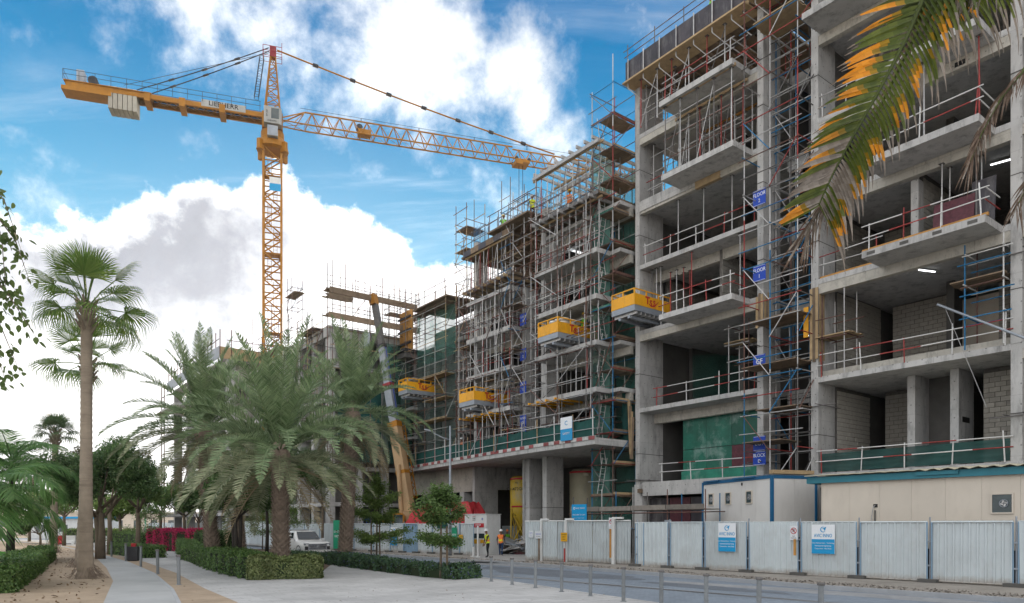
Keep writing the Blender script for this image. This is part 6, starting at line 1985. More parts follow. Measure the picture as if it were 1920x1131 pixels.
flower_r = leafmat('bougainvillea_red', (.40, .012, .07), (.70, .04, .17), .35)
flower_b = leafmat('small_blue_flower', (.10, .09, .30), (.20, .18, .45), .2)
bark_d = mat('palm_bark', (.235, .18, .14), .95, var=.35, scale=4, bump=.6, bscale=14, rnd=.05)
bark_f = mat('fan_palm_bark', (.29, .235, .18), .9, var=.2, scale=2, bump=.3, bscale=10, stain=(.12, .09, .065), stain_amt=.5, stain_scale=(.5, .5, 3.0))
bark_t = mat('tree_bark', (.16, .125, .09), .95, var=.3, scale=3, bump=.5, bscale=16)
bark_dk = mat('dark_bark', (.045, .038, .032), .95, var=.3, scale=3, bump=.5, bscale=16)
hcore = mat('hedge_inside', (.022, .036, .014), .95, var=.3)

def frond_mesh(L_, elev, droop, nl, ll, m, vee=.5, lw=.035, stem=.035, twist=0.0, curl=.07):
    """a feather frond: stem rising at elev and bending down; leaflets in a V along both sides"""
    mb = MB(); n = 16
    pts = []; p = Vector((0, 0, 0)); a = elev
    for i in range(n + 1):
        pts.append(p.copy())
        f = i / n
        a = elev - droop * f ** 1.4
        p = p + Vector((math.cos(a), 0, math.sin(a))) * (L_ / n)
    mb.path(pts, [stem * (1 - .85 * i / n) + .004 for i in range(n + 1)], 4, 0)
    stemv = len(mb.v)
    for i in range(nl):
        f = .14 + .86 * (i + random.uniform(-.3, .3)) / nl
        f = min(max(f, .1), .995)
        k = min(int(f * n), n - 1); c = pts[k].lerp(pts[k + 1], f * n - k)
        d = (pts[k + 1] - pts[k]).normalized(); up = Vector((-d.z, 0, d.x))
        ln = ll * (math.sin(PI * min(f * .92 + .1, 1)) ** .55) * random.uniform(.88, 1.1) * (1 if f > .2 else .6)
        fw_ = .55 + .45 * f
        for s in (-1, 1):
            o = (Vector((0, s, 0)) * (1 - .25 * f) + d * fw_ * random.uniform(.75, 1.1) + up * (vee * random.uniform(.5, 1.2))).normalized()
            w = d.cross(o).cross(o).normalized() if False else (d - o * d.dot(o)).normalized()
            g = Vector((0, 0, -1)) * curl
            q0 = c; q1 = c + o * ln * .5 + g * ln * .10; q2 = c + o * ln + g * ln * .45 * random.uniform(.5, 1.5)
            wv_ = w * lw * .5
            mb.add([q0 - wv_ * .5, q0 + wv_ * .5, q1 + wv_, q1 - wv_, q2], [(0, 1, 2, 3), (3, 2, 4)], 0)
    return mb.mesh('frond', m)

FRONDS = {}
def frond_set(key, L_, ll, nl, m, lw, specs, vee=.5):
    FRONDS[key] = [(e, frond_mesh(L_ * random.uniform(.92, 1.06), R(e), R(dr), nl, ll, m, vee, lw)) for e, dr in specs]
frond_set('up', 5.3, .64, 66, frond_g, .046, ((86, 20), (80, 30), (74, 36), (66, 44), (58, 52), (50, 60)))
frond_set('mid', 5.2, .66, 66, frond_g, .046, ((40, 66), (32, 74), (22, 76), (12, 72)))
frond_set('low', 4.8, .62, 60, frond_gr, .044, ((2, 66), (-8, 62), (-18, 56), (-28, 50)))
frond_set('dry', 3.7, .52, 40, frond_dry, .040, ((-36, 42), (-48, 34), (-58, 26)))

def date_trunk(h, r, lean=(0, 0)):
    """a column of old leaf bases, cut short, spiralling up"""
    mb = MB()
    mb.path([(0, 0, -.05), (lean[0] * .5, lean[1] * .5, h * .5), (lean[0], lean[1], h)], [r * 1.0, r * .86, r * .9], 12)
    n = int(h / .13)
    for i in range(n):
        z = .1 + i * .13
        cx, cy = lean[0] * z / h, lean[1] * z / h
        for k in range(9):
            a = 2 * PI * (k / 9) + i * .35 + random.uniform(-.06, .06)
            rr = r * (1 - .14 * min(1, z / h * 2))
            c, s = math.cos(a), math.sin(a)
            w = r * .36
            base = Vector((cx + rr * .82 * c, cy + rr * .82 * s, z - .09))
            tipv = Vector((cx + rr * (1.13 + random.uniform(0, .07)) * c, cy + rr * 1.15 * s, z + .13))
            t_ = Vector((-s, c, 0)) * w * .5
            o = Vector((c, s, 0)) * .05
            mb.add([base - t_, base + t_, tipv + t_ * .45, tipv - t_ * .45, base - t_ + o * .2, base + t_ + o * .2, tipv + t_ * .4 + o, tipv - t_ * .4 + o],
                   [(4, 5, 6, 7), (0, 4, 7, 3), (1, 2, 6, 5), (2, 3, 7, 6)])
    return mb

def date_palm(x, y, h, r, label, sc=1.0, counts=(16, 15, 15, 8), lean=(0, 0), seed=1, clear=False):
    random.seed(seed)
    g = thing('date_palm', label, 'palm tree', (x, y, 0), 0, 'date palms along the street')
    date_trunk(h, r, lean).build('trunk', bark_d, g)
    top = Vector((lean[0], lean[1], h))
    mbx = MB().lathe([(r * .9, -.5), (r * 1.35, -.1), (r * 1.2, .3), (r * .6, .8), (.05, 1.1)], 10)
    o = mbx.build('crown_heart', bark_d, g); o.location = top
    az = random.uniform(0, 6)
    for key, n_ in zip(('up', 'mid', 'low', 'dry'), counts):
        for i in range(n_):
            az += 2.39996
            if key == 'dry' and math.sin(az) < -.45: az += PI * .6
            e, me = FRONDS[key][i % len(FRONDS[key])]
            s = sc * random.uniform(.86, 1.1)
            lift = -.35 if clear and key in ('low', 'dry') and math.cos(az) > .3 else 0
            off = Vector((math.cos(az), math.sin(az), 0)) * r * .5
            put('frond', me, g, top + off + Vector((0, 0, {'up': .55, 'mid': .35, 'low': .05, 'dry': -.25}[key])),
                (random.uniform(-.14, .14), random.uniform(-.10, .10) + lift, az), (s, s, s))
    return g

def P2(u, Y): p = at(u, HZ, Y); return p.x, p.y
x, y = P2(527, 31.0); date_palm(x, y, 5.0, .37, 'big date palm with a thick scaly trunk standing behind the clipped front hedge', 1.0, (30, 24, 22, 6), (-.05, 0), 3, True)
x, y = P2(646, 39.0); date_palm(x, y, 7.9, .36, 'taller date palm in front of the SAFETY FIRST board with its crown over the boom', .90, (26, 22, 18, 14), (.45, 0), 8)
x, y = P2(400, 37.5); date_palm(x, y, 6.9, .36, 'date palm with a short visible trunk standing left in the hedge bed', .95, (26, 24, 20, 12), (-.5, 0), 21)
x, y = P2(452, 52.0); date_palm(x, y, 5.6, .36, 'date palm hidden deepest in the row, between the two nearer trunks', .9, (18, 17, 16, 6), (-.3, 0), 34)
random.seed(77)

# fan palms
def fan_leaf_mesh(rad, m, nseg=34, pet=1.1, spread=205, tipd=.5, rise=0.0):
    mb = MB()
    mb.path([(0, 0, 0), (pet * .5, 0, .05), (pet, 0, 0)], [.028, .022, .018], 5)
    hub = Vector((pet, 0, 0))
    for i in range(nseg):
        a = R(-spread / 2 + spread * i / (nseg - 1)) + random.uniform(-.02, .02)
        L_ = rad * (.78 + .22 * math.cos(a * .55)) * random.uniform(.93, 1.06)
        fold = .03 * (1 if i % 2 else -1)
        d = Vector((math.cos(a), math.sin(a), 0)); s = Vector((-math.sin(a), math.cos(a), 0))
        w = rad * R(spread) / nseg * .55
        p0 = hub; p1 = hub + d * L_ * .55 + Vector((0, 0, fold + rise * .5 - .10 * L_ * .3)); 
        p2 = hub + d * L_ * .86 + Vector((0, 0, -.22 * L_ * tipd))
        p3 = hub + d * L_ * (1.0 - .1 * tipd) + Vector((0, 0, -.62 * L_ * tipd * random.uniform(.8, 1.3)))
        mb.add([p0 + s * .004, p0 - s * .004, p1 - s * w * .56, p1 + s * w * .56, p2 - s * w * .25, p2 + s * w * .25, p3], [(0, 1, 2, 3), (3, 2, 4, 5), (5, 4, 6)])
    return mb.mesh('fan_leaf', m)
FAN = [fan_leaf_mesh(1.2, fan_g, 38, pe, sp, t, r_) for t, r_, pe, sp in ((.12, .1, 1.5, 120), (.3, .05, 1.45, 150), (.6, 0, 1.4, 190), (.95, 0, 1.3, 210), (1.25, 0, 1.2, 210))]
FANF = [fan_leaf_mesh(1.1, fan_far, 22, tipd=t) for t in (.2, .6, 1.0)]
def fan_palm(x, y, h, r0, r1, label, n=26, sc=1.0, bend=(0, 0), fans=FAN, seed=1, dead=5):
    random.seed(seed)
    g = thing('fan_palm', label, 'palm tree', (x, y, 0), 0, 'fan palms along the path')
    pts, rs = [], []
    nr = int(h / .075)
    for i in range(nr + 1):
        f = i / nr
        pts.append((bend[0] * math.sin(f * PI * .5), bend[1] * f, -.05 + (h + .05) * f))
        rs.append(r1 + (r0 - r1) * (1 - f) ** 3.0 + (.09 * max(0, 1 - i / 4)) + (.013 if i % 3 == 0 else random.uniform(-.004, .004)))
    MB().path(pts, rs, 14).build('trunk', bark_f, g, smooth=True)
    for k in range(int(h / .55)):
        f = (k + .5) / int(h / .55); c = Vector((bend[0] * math.sin(f * PI * .5), bend[1] * f, h * f)); r = r1 + (r0 - r1) * (1 - f) ** 3.0
    top = Vector(pts[-1])
    fib = MB()
    for k in range(70):
        a = random.uniform(0, 6.28); r = r0 * random.uniform(1.0, 1.25); c, s_ = math.cos(a), math.sin(a)
        fib.tube((r * c, r * s_, random.uniform(.1, .5)), ((r + random.uniform(.05, .5)) * c, (r + random.uniform(.05, .5)) * s_, .015), .012, .006, 4)
    fib.build('root_fibres', bark_d, g)
    boots = MB()
    for k in range(26):
        a = k * 2.4; z = -.9 + k * .045
        c, s = math.cos(a), math.sin(a)
        b0 = top + Vector((r1 * c * .9, r1 * s * .9, z)); b1 = top + Vector((r1 * c * 2.1, r1 * s * 2.1, z + .35))
        boots.tube(b0, b1, .07, .035, 5)
    boots.build('leaf_bases', bark_d, g)
    az = 0
    for i in range(n):
        az += 2.39996; f = i / (n - 1)
        el = R(86 - 108 * f ** 1.1) + random.uniform(-.1, .1)
        k = min(int(f * len(fans)), len(fans) - 1)
        s = sc * random.uniform(.88, 1.1)
        o = put('fan_leaf', fans[k], g, top + Vector((0, 0, .05)), (0, 0, 0), (s, s, s))
        o.rotation_euler = (random.uniform(-.25, .25), -el, az)
    return g
x, y = P2(160, 28.3); fan_palm(x, y, 10.7, .31, .205, 'tall fan palm with a smooth pale trunk standing in the sand by the path', 21, 1.0, (.05, 0), FAN, 4)
x, y = P2(152, 36.0); fan_palm(x, y, 10.2, .32, .21, 'second fan palm close behind the tallest one, its crown lower in the picture', 15, 1.0, (.35, 0), FAN, 9)
x, y = P2(99, 55.0); fan_palm(x, y, 9.2, .34, .22, 'far fan palm with a small crown left of the round tree', 22, .82, (.2, 0), FANF, 12)
random.seed(5)

# leafy trees
def crown_points(clumps, n, flat=1.0):
    P, Nn = [], []
    tot = sum(c[3] ** 2 for c in clumps)
    for cx, cy, cz, r in clumps:
        k = int(n * r * r / tot)
        d = unitv(RNG.normal(0, 1, (k, 3)))
        rr = r * RNG.uniform(.45, 1.08, (k, 1)) ** .6
        p = d * rr * np.array([[1, 1, flat]]) + np.array([[cx, cy, cz]])
        P.append(p); Nn.append(d + np.array([[0, 0, .5]]))
    return np.vstack(P), np.vstack(Nn)

def leafy_tree(name, x, y, h_tr, r_tr, clumps, n, size, m, label, group=None, bark=bark_t, limbs=6, flat=.85, cat='tree', trunks=((0, 0),)):
    g = thing(name, label, cat, (x, y, 0), 0, group)
    mb = MB()
    for tx_, ty_ in trunks:
        mb.path([(tx_ * .4, ty_ * .4, -.05), (tx_ * .7 + .05, ty_ * .7, h_tr * .5), (tx_, ty_, h_tr)], [r_tr * 1.3, r_tr, r_tr * .75], 9)
    big = sorted(clumps, key=lambda c: -c[3])[:limbs]
    for i, c in enumerate(big):
        t0 = trunks[i % len(trunks)]
        a = Vector((t0[0], t0[1], h_tr * random.uniform(.8, 1.0))); b = Vector(c[:3])
        mid_ = a.lerp(b, .5) + Vector((random.uniform(-.2, .2), random.uniform(-.2, .2), -.1))
        mb.path([a, mid_, b], [r_tr * .55, r_tr * .38, r_tr * .15], 6)
        for j in range(3):
            e = b + Vector((random.uniform(-1, 1), random.uniform(-1, 1), random.uniform(-.3, .8))) * c[3] * .8
            mb.path([mid_.lerp(b, .6), e], [r_tr * .2, r_tr * .06], 5)
    mb.build('trunk', bark, g, smooth=True)
    P, Nn = crown_points(clumps, n, flat)
    leaves('crown', P, Nn, size, m, g, .55)
    return g

def clump_ball(cx, cy, cz, rx, rz, k, r, lo=-.6):
    out = []
    while len(out) < k:
        d = Vector((random.gauss(0, 1), random.gauss(0, 1), random.gauss(0, 1))).normalized()
        if d.z < lo: continue
        f = random.uniform(.55, .95)
        out.append((cx + d.x * rx * f, cy + d.y * rx * f, cz + d.z * rz * f, r * random.uniform(.65, 1.25)))
    return out
x, y = P2(190, 45)
leafy_tree('round_tree', x, y, 2.9, .20, clump_ball(.0, 0, 5.1, 3.2, 2.2, 36, .95) , 32000, .17, crown_dk, 'round dense green tree behind the pale fan palm trunk', None, trunks=((0, 0), (-.5, .3)))
x, y = P2(205, 52)
leafy_tree('sparse_tree', x, y, 3.4, .16, clump_ball(.2, 0, 6.9, 2.5, 1.4, 16, .75), 4200, .2, leafmat('leaf_brownish', (.07, .075, .035), (.14, .13, .07), .35), 'thin topped tree with brownish leaves rising above the round tree')
x, y = P2(258, 58)
leafy_tree('round_tree', x, y, 3.6, .17, clump_ball(-.3, 0, 5.2, 2.6, 1.5, 16, .85), 9000, .19, crown_md, 'yellow green tree with a slim pale trunk right of the round tree')
for (u, Y, h, rx, rz, k, n, m, lab) in (
    (120, 75, 3.4, 3.0, 1.3, 14, 6000, crown_md, 'flat topped green tree at the end of the sand strip'),
    (262, 88, 3.6, 3.4, 1.8, 14, 6000, crown_lt, 'sunlit yellow green tree far behind the red hedge'),
    (225, 72, 2.8, 2.2, 1.2, 10, 4000, crown_lt, 'small bright tree by the white barriers'),
    (300, 95, 4.2, 3.6, 2.0, 14, 6000, crown_dk, 'dark tree far behind the red hedge, near the safety board'),
    (75, 66, 1.5, 1.7, .75, 10, 5000, crown_dk, 'clipped mushroom shaped bush tree beyond the lawn'),
    (345, 70, 3.6, 2.6, 1.6, 12, 6000, crown_md, 'leaning trunk tree behind the bougainvillea'),
    (372, 60, 2.8, 1.8, 1.4, 10, 5000, crown_dk, 'dark small tree between the left date palms'),
    (441, 36, 2.6, 1.7, 1.5, 14, 9000, crown_dk, 'bushy dark tree with three stems in the hedge bed'),
    (500, 44, 3.6, 2.1, 2.0, 16, 12000, crown_dk, 'tall dark leafy tree directly behind the big date palm'),
    (604, 57, 4.6, 2.2, 2.0, 12, 9000, crown_dk, 'dark leafy tree right of the big date palm, above the white car'),
    (55, 95, 4.0, 3.6, 1.6, 12, 5000, crown_lt, 'pale tree far beyond the lawn'),
    (165, 98, 3.8, 4.0, 1.8, 12, 5000, crown_md, 'distant tree at the vanishing end of the path'),
    (20, 82, 3.6, 3.6, 1.8, 12, 5000, crown_md, 'distant tree behind the drooping palm at the left edge'),
    (415, 110, 5.0, 4.5, 2.4, 12, 5000, crown_md, 'far tree glimpsed between the palm trunks above the hoarding')):
    x, y = P2(u, Y)
    leafy_tree('tree', x, y, h, .10 if Y < 70 else .16, clump_ball(0, 0, h + rz * .9, rx, rz, k, rx * .36), n, .17 if Y < 60 else .26, m, lab, 'trees along the street', trunks=((0, 0), (.25, .1), (-.2, .1)) if u == 441 else ((0, 0),), bark=bark_dk if u in (441, 500) else bark_t)

# young trees with flat tiers, tied to stakes
def tier_tree(x, y, tiers, label, m, seed, stakes=((.35, 0),), n=9000, lean=(0, 0)):
    random.seed(seed)
    g = thing('young_tree', label, 'tree', (x, y, 0), 0, 'young tiered trees tied to stakes')
    h = tiers[-1][0]
    mb = MB(); mb.path([(0, 0, -.03), (.02, .02, h * .5), (lean[0], lean[1], h)], [.055, .045, .015], 7)
    P, Nn = [], []
    for z, r, th in tiers:
        nb = 9
        for k in range(nb):
            a = 2 * PI * k / nb + random.uniform(-.3, .3); L_ = r * random.uniform(.45, 1.2)
            e = Vector((L_ * math.cos(a), L_ * math.sin(a), z + L_ * random.uniform(-.12, .45)))
            c = Vector((lean[0] * z / h, lean[1] * z / h, z - .1))
            mb.path([c, c.lerp(e, .5) + Vector((0, 0, .04)), e], [.018, .012, .004], 4)
            kk = int(n * r / sum(t[1] for t in tiers) / nb)
            f = RNG.uniform(.2, 1.05, (kk, 1)) ** .7
            base = np.array([[*c]]) + f * np.array([[*(e - c)]])
            P.append(base + RNG.normal(0, 1, (kk, 3)) * np.array([[.15 * r, .15 * r, th * .8]]) * (1.1 - .4 * f)); Nn.append(np.tile([[0, -.2, 1]], (kk, 1)))
    mb.build('trunk', bark_t, g, smooth=True)
    leaves('crown', np.vstack(P), np.vstack(Nn), .115, m, g, .55, .55)
    for k, (sx, sy) in enumerate(stakes):
        s = thing('tree_stake', 'wooden stake tied %s the %s' % (('beside', 'close behind')[k], label.split(' standing')[0].split(' with')[0] + (' near the blue board' if seed == 2 else ' at the end of the low hedge') if seed in (2, 3) else 'far young tree ' + str(seed)), 'stake', (x + sx, y + sy, 0), 0, 'stakes of the young trees')
        bar('pole', s, (0, 0, -.03), (random.uniform(-.04, .04), 0, h * .62), .045, timber)
        bar('tie', s, (0, 0, h * .45), (-sx, -sy, h * .45), .015, black)
    return g
x, y = P2(706, 41); tier_tree(x, y, [(1.35, 1.75, .16), (2.5, 1.45, .2), (3.4, 1.15, .25), (4.2, .7, .3), (4.6, .35, .3)], 'young pagoda shaped tree with light green tiers, standing near the blue board', crown_lt, 2, ((-.3, 0), (.15, .25)), 17000)
x, y = P2(826, 28.4); tier_tree(x, y, [(1.45, .95, .16), (2.35, .95, .2), (2.9, 1.0, .25), (3.35, .55, .28)], 'young tiered tree with dark green tiers, standing at the end of the low hedge', crown_md, 3, ((.27, 0),), 9000)
x, y = P2(536, 60); tier_tree(x, y, [(2.2, 2.2, .3), (3.2, 1.8, .3), (4.0, 1.0, .3)], 'young light green tree seen behind the big palm trunk', crown_lt, 6, (), 5000)
x, y = P2(492, 62); tier_tree(x, y, [(1.6, 1.8, .3), (2.6, 1.4, .3), (3.2, .8, .3)], 'young tiered tree left of the big palm trunk before the hoarding', crown_lt, 7, (), 4000)
x, y = P2(283, 62); tier_tree(x, y, [(1.7, 2.2, .3), (2.8, 1.8, .3), (3.4, 1.0, .3)], 'young dark tiered tree in front of the far safety board', crown_md, 8, (), 4500)
random.seed(31)

# hedges
def hedge(name, line, w, h, label, m, n, size, kind_core=True, group='clipped hedges', bump=.13, cat='hedge', extra=None, z0=0.0):
    """a hedge along a polyline (its left-hand side), with leaves all over a dark inside"""
    if w < 0:
        line, w = line[::-1], -w
    line = [Vector((p[0], p[1])) for p in line]
    g = thing(name, label, cat, (line[0].x, line[0].y, z0), 0, group)
    o0 = Vector((line[0].x, line[0].y, 0))
    left = ribbon([tuple(p) for p in line], .06, w - .06)
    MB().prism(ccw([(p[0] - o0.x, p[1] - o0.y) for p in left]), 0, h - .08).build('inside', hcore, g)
    segs = [(line[i], line[i + 1]) for i in range(len(line) - 1)]
    lens = [(b - a).length for a, b in segs]; tot = sum(lens)
    P, Nn = [], []
    for (a, b), L_ in zip(segs, lens):
        k = int(n * L_ / tot); d = (b - a).normalized(); nn = Vector((-d.y, d.x))
        u_ = RNG.uniform(0, 1, k); face = RNG.uniform(0, w + 2 * h + .6, k)
        x_ = np.empty((k, 3)); nr = np.zeros((k, 3))
        for i in range(k):
            p = a + d * L_ * u_[i]; f = face[i]
            wob = bump * (math.sin(p.x * 3.1 + p.y * 2.3) + math.sin(p.x * 1.3 - p.y * 4.1)) * .5
            if f < h: q, z, nv = p - nn * wob, f, (-nn.x, -nn.y, .2)
            elif f < 2 * h: q, z, nv = p + nn * (w + wob), f - h, (nn.x, nn.y, .2)
            else: q, z, nv = p + nn * ((f - 2 * h) / .6 * 1.0 * w if f - 2 * h < .6 else random.random() * w), h + wob * .6, (0, 0, 1)
            x_[i] = (q.x - o0.x, q.y - o0.y, max(z + random.gauss(0, .03) + (random.random() < .06) * random.uniform(0, .14) * (nv[2] > .5), .02)); nr[i] = nv
        x_ += RNG.normal(0, size * .35, (k, 3)); x_[:, 2] = np.maximum(x_[:, 2], .01)
        P.append(x_); Nn.append(nr)
    # ends
    for p, q in ((line[0], line[1]), (line[-1], line[-2])):
        d = (p - q).normalized(); dd = (line[1] - line[0]).normalized() if p is line[0] else (line[-1] - line[-2]).normalized()
        nn = Vector((-dd.y, dd.x)); k = int(n * w / tot * .5)
        uu, hh = RNG.uniform(0, w, k), RNG.uniform(0, h, k)
        e = np.stack([p.x - o0.x + nn.x * uu + d.x * .02, p.y - o0.y + nn.y * uu + d.y * .02, hh], 1) + RNG.normal(0, size * .35, (k, 3))
        e[:, 2] = np.maximum(e[:, 2], .01)
        P.append(e); Nn.append(np.tile([[d.x, d.y, .1]], (k, 1)))
    P, Nn = np.vstack(P), np.vstack(Nn)
    leaves('foliage', P, Nn, size, m, g, .55, .55)
    if extra:
        em, en, es, ename = extra
        idx = RNG.choice(len(P), en)
        leaves(ename, P[idx] + Nn[idx] * .03, Nn[idx], es, em, g, .7)
    return g
gp = lambda u, v: tuple(gnd(u, v).xy)
h_front = [gp(602, 1085), gp(466, 1088)]
hedge('hedge', h_front, -1.3, .80, 'clipped yellow green box hedge nearest the camera, in front of the big date palm', hedge_y, 14000, .095, bump=.17)
hedge('hedge', [gp(462, 1086), gp(425, 1079), gp(392, 1068), gp(360, 1057), gp(336, 1047)], -1.2, .88, 'long clipped green hedge curving left from the front hedge along the paving', hedge_g, 20000, .10, bump=.17)
hedge('hedge', [gp(336, 1046), gp(332, 1037), gp(345, 1029)], -1.2, 1.0, 'taller clipped green hedge at the left end of the palm bed', hedge_g, 8000, .10)
bed = [gp(600, 1075), gp(470, 1078), gp(400, 1062), gp(342, 1042), gp(350, 1027), gp(520, 1030), gp(640, 1045)]
sheet('planting_bed', ccw([tuple(p) for p in bed]), .01, soil_m)
hedge('ground_cover', [gp(592, 1070), gp(470, 1072), gp(420, 1060), gp(360, 1040)], -3.4, .40, 'low mounded planting filling the bed behind the clipped hedges', hedge_g, 14000, .10, cat='planting', group=None, bump=.12)
hedge('hedge', [gp(858, 1087), gp(800, 1083), gp(720, 1073), gp(655, 1064), gp(600, 1056)], -1.25, .48, 'low dark hedge with blue flowers between the paving and the road', hedge_b, 22000, .10, extra=(flower_b, 1800, .05, 'flowers'), bump=.24)
hedge('hedge', [gp(598, 1054), gp(560, 1046), gp(520, 1041)], -1.2, .28, 'low dark hedge under the white car, behind the big palm trunk', hedge_b, 8000, .10)
hedge('bougainvillea', [tuple(P2(372, 57)), tuple(P2(330, 58)), tuple(P2(275, 62))], -2.2, 1.7, 'bright red bougainvillea hedge at the far end of the paving', flower_r, 12000, .13, group=None, bump=.25)
hedge('hedge', [tuple(P2(392, 54)), tuple(P2(366, 56.4))], -2.0, 1.6, 'dark green hedge end joined to the red bougainvillea', crown_dk, 3500, .14)
hedge('hedge', [tuple(P2(268, 46)), tuple(P2(205, 52))], -1.4, .75, 'low green hedge behind the litter bin', hedge_g, 6000, .12)
hedge('hedge', [tuple(P2(262, 66)), tuple(P2(200, 72))], -1.6, 1.4, 'brown green hedge left of the bougainvillea', crown_md, 4000, .16)
hedge('hedge', [tuple(P2(240, 84)), tuple(P2(120, 92))], -1.6, 1.6, 'hedge with yellow leaves at the far end of the path', crown_lt, 4000, .2)
hl = [(-15.6, 22.2), (-17.2, 25.2), (-19.6, 29.2), (-22.8, 34.5), (-26.2, 40.5), (-30, 46.5)]
for i, (a, b) in enumerate(zip(hl[:-1], hl[1:])):
    a2 = Vector(a).lerp(Vector(b), .0); b2 = Vector(a).lerp(Vector(b), .96)
    hedge('hedge', [tuple(a2), tuple(b2)], 1.3, .72 + .05 * (i % 2), 'rounded green bush edging the lawn, %s from the camera' % ORD[i], hedge_g, 9000 - i * 900, .10, group='bushes edging the lawn', bump=.16)

# drooping palm at the left edge
def droop_palm(x, y, h, label, seed, sc=1.0, n=22):
    random.seed(seed)
    g = thing('drooping_palm', label, 'palm tree', (x, y, 0))
    MB().path([(0, 0, -.05), (.06, 0, h * .5), (.1, 0, h)], [.24, .17, .15], 10).build('trunk', bark_dk, g, smooth=True)
    fm = leafmat('drooping_leaf', (.08, .18, .05), (.17, .31, .10), .5)
    ms = []
    for tip in (.5, .9, 1.3):
        ms.append(frond_mesh(3.1, R(62 - 42 * tip), R(75 + 20 * tip), 54, 1.15, fm, .0, .05, curl=.9))
    az = 0
    for i in range(n):
        az += 2.4; s = sc * random.uniform(.85, 1.1)
        put('frond', ms[i % 3], g, (.1, 0, h - .1 + .3 * (i % 3 == 0)), (random.uniform(-.2, .2), random.uniform(-.35, .2), az), (s, s, s))
    return g
x, y = P2(19, 40); droop_palm(x, y, 5.6, 'drooping green palm with a thin dark trunk on the lawn at the left edge', 3, 1.15)
x, y = P2(-48, 24); droop_palm(x, y, 3.0, 'bright drooping palm reaching in from the left edge of the picture', 6, 1.05, 18)
random.seed(12)

# hanging branches of a tree standing just outside the left edge
xb, yb = P2(-330, 12)
tr = thing('overhanging_tree', 'leafy branches hanging in at the upper left edge from a tree outside the picture', 'tree', (xb, yb, 0))
MB().path([(0, 0, -.05), (.1, 0, 3), (.4, 0, 6.5)], [.22, .17, .10], 10).build('trunk', bark_t, tr, smooth=True)
twl = []
for (u0, v0, u1, v1) in ((-20, 330, 40, 470), (-10, 400, 58, 535), (-15, 380, 12, 560), (-15, 520, 72, 640), (-10, 560, 40, 705), (-20, 470, 25, 600), (-25, 600, 12, 720)):
    a = at(u0, v0, 12) - Vector((xb, yb, 0)); b = at(u1, v1, 12) - Vector((xb, yb, 0))
    st_ = Vector((.35, 0, 6.0))
    m1 = a.lerp(b, .5) + Vector((0, random.uniform(-.2, .2), .18))
    twl.append((a, m1, b))
    MB().path([st_, st_.lerp(a, .6) + Vector((0, 0, .4)), a, m1, b], [.06, .035, .018, .009, .003], 5).build('branch', bark_t, tr)
P = []
for a, m1, b in twl:
    for i in range(42):
        f = random.uniform(.15, 1.0)
        c = (a.lerp(m1, f * 2) if f < .5 else m1.lerp(b, f * 2 - 1))
        P.append(c + Vector((random.gauss(0, .07), random.gauss(0, .10), random.gauss(-.03, .08))))
lf = MB().add([(0, 0, 0), (.018, .022, .004), (.045, .028, 0), (.075, .016, -.006), (.092, 0, -.012), (.075, -.016, -.006), (.045, -.028, 0), (.018, -.022, .004)], [(0, 1, 2, 3, 4, 5, 6, 7)]).mesh('leaf', leafmat('branch_leaf', (.06, .10, .03), (.13, .19, .06), .5))
for i, p in enumerate(P[:298]):
    s = random.uniform(1.0, 1.7)
    put('leaf', lf, tr, p, (random.uniform(-.9, .9), random.uniform(.3, 1.3), random.uniform(0, 6.28)), (s, s, s))

# big fronds hanging in from a palm just outside the upper right edge
lg = leafmat('leaflet_green', (.055, .085, .015), (.12, .15, .03), .4, .45)
lo_ = leafmat('leaflet_orange', (.52, .19, .012), (.74, .32, .03), .4, .5)
lol = leafmat('leaflet_olive', (.22, .15, .012), (.36, .22, .02), .4, .45)
lgrey = leafmat('leaflet_dry', (.17, .14, .115), (.33, .29, .25), .25, .7)
lbrown = leafmat('leaflet_dead', (.085, .055, .038), (.20, .145, .11), .2, .8)
YP = 6.0
px_, py_ = P2(2520, 6.4)
palm = thing('date_palm', 'date palm outside the right edge whose orange tipped frond hangs in at the upper right', 'palm tree', (px_, py_, 0))
date_trunk(7.2, .34).build('trunk', bark_d, palm)
for i in range(7):
    e, me = FRONDS['up' if i % 2 else 'mid'][i % 4]
    put('frond', me, palm, (0, 0, 7.5), (0, 0, -1.2 + i * .42), (.8, .8, .8))
PL = Vector((px_, py_, 0))
def near_frond(pts_uv, Ys, label, leaf_fn, n, rad=.022):
    pts = [at(u, v, Y) - PL for (u, v), Y in zip(pts_uv, Ys)]
    # smooth the stem
    fine = []
    for i in range(len(pts) - 1):
        p0 = pts[max(i - 1, 0)]; p1 = pts[i]; p2 = pts[i + 1]; p3 = pts[min(i + 2, len(pts) - 1)]
        for k in range(6):
            t = k / 6
            fine.append(.5 * ((2 * p1) + (p2 - p0) * t + (2 * p0 - 5 * p1 + 4 * p2 - p3) * t * t + (3 * p1 - p0 - 3 * p2 + p3) * t ** 3))
    fine.append(pts[-1])
    nF_ = len(fine)
    fr_ = MB().path(fine, [rad * (1 - .8 * i / nF_) + .002 for i in range(nF_)], 6).build('frond', lg if rad < .03 else frond_dry, palm, smooth=True)
    if label: fr_['label'] = label
    for i in range(n):
        f = (i + .5) / n; k = min(int(f * (nF_ - 1)), nF_ - 2); t = f * (nF_ - 1) - k
        leaf_fn(fr_, fine[k].lerp(fine[k + 1], t), (fine[k + 1] - fine[k]).normalized(), f, i)
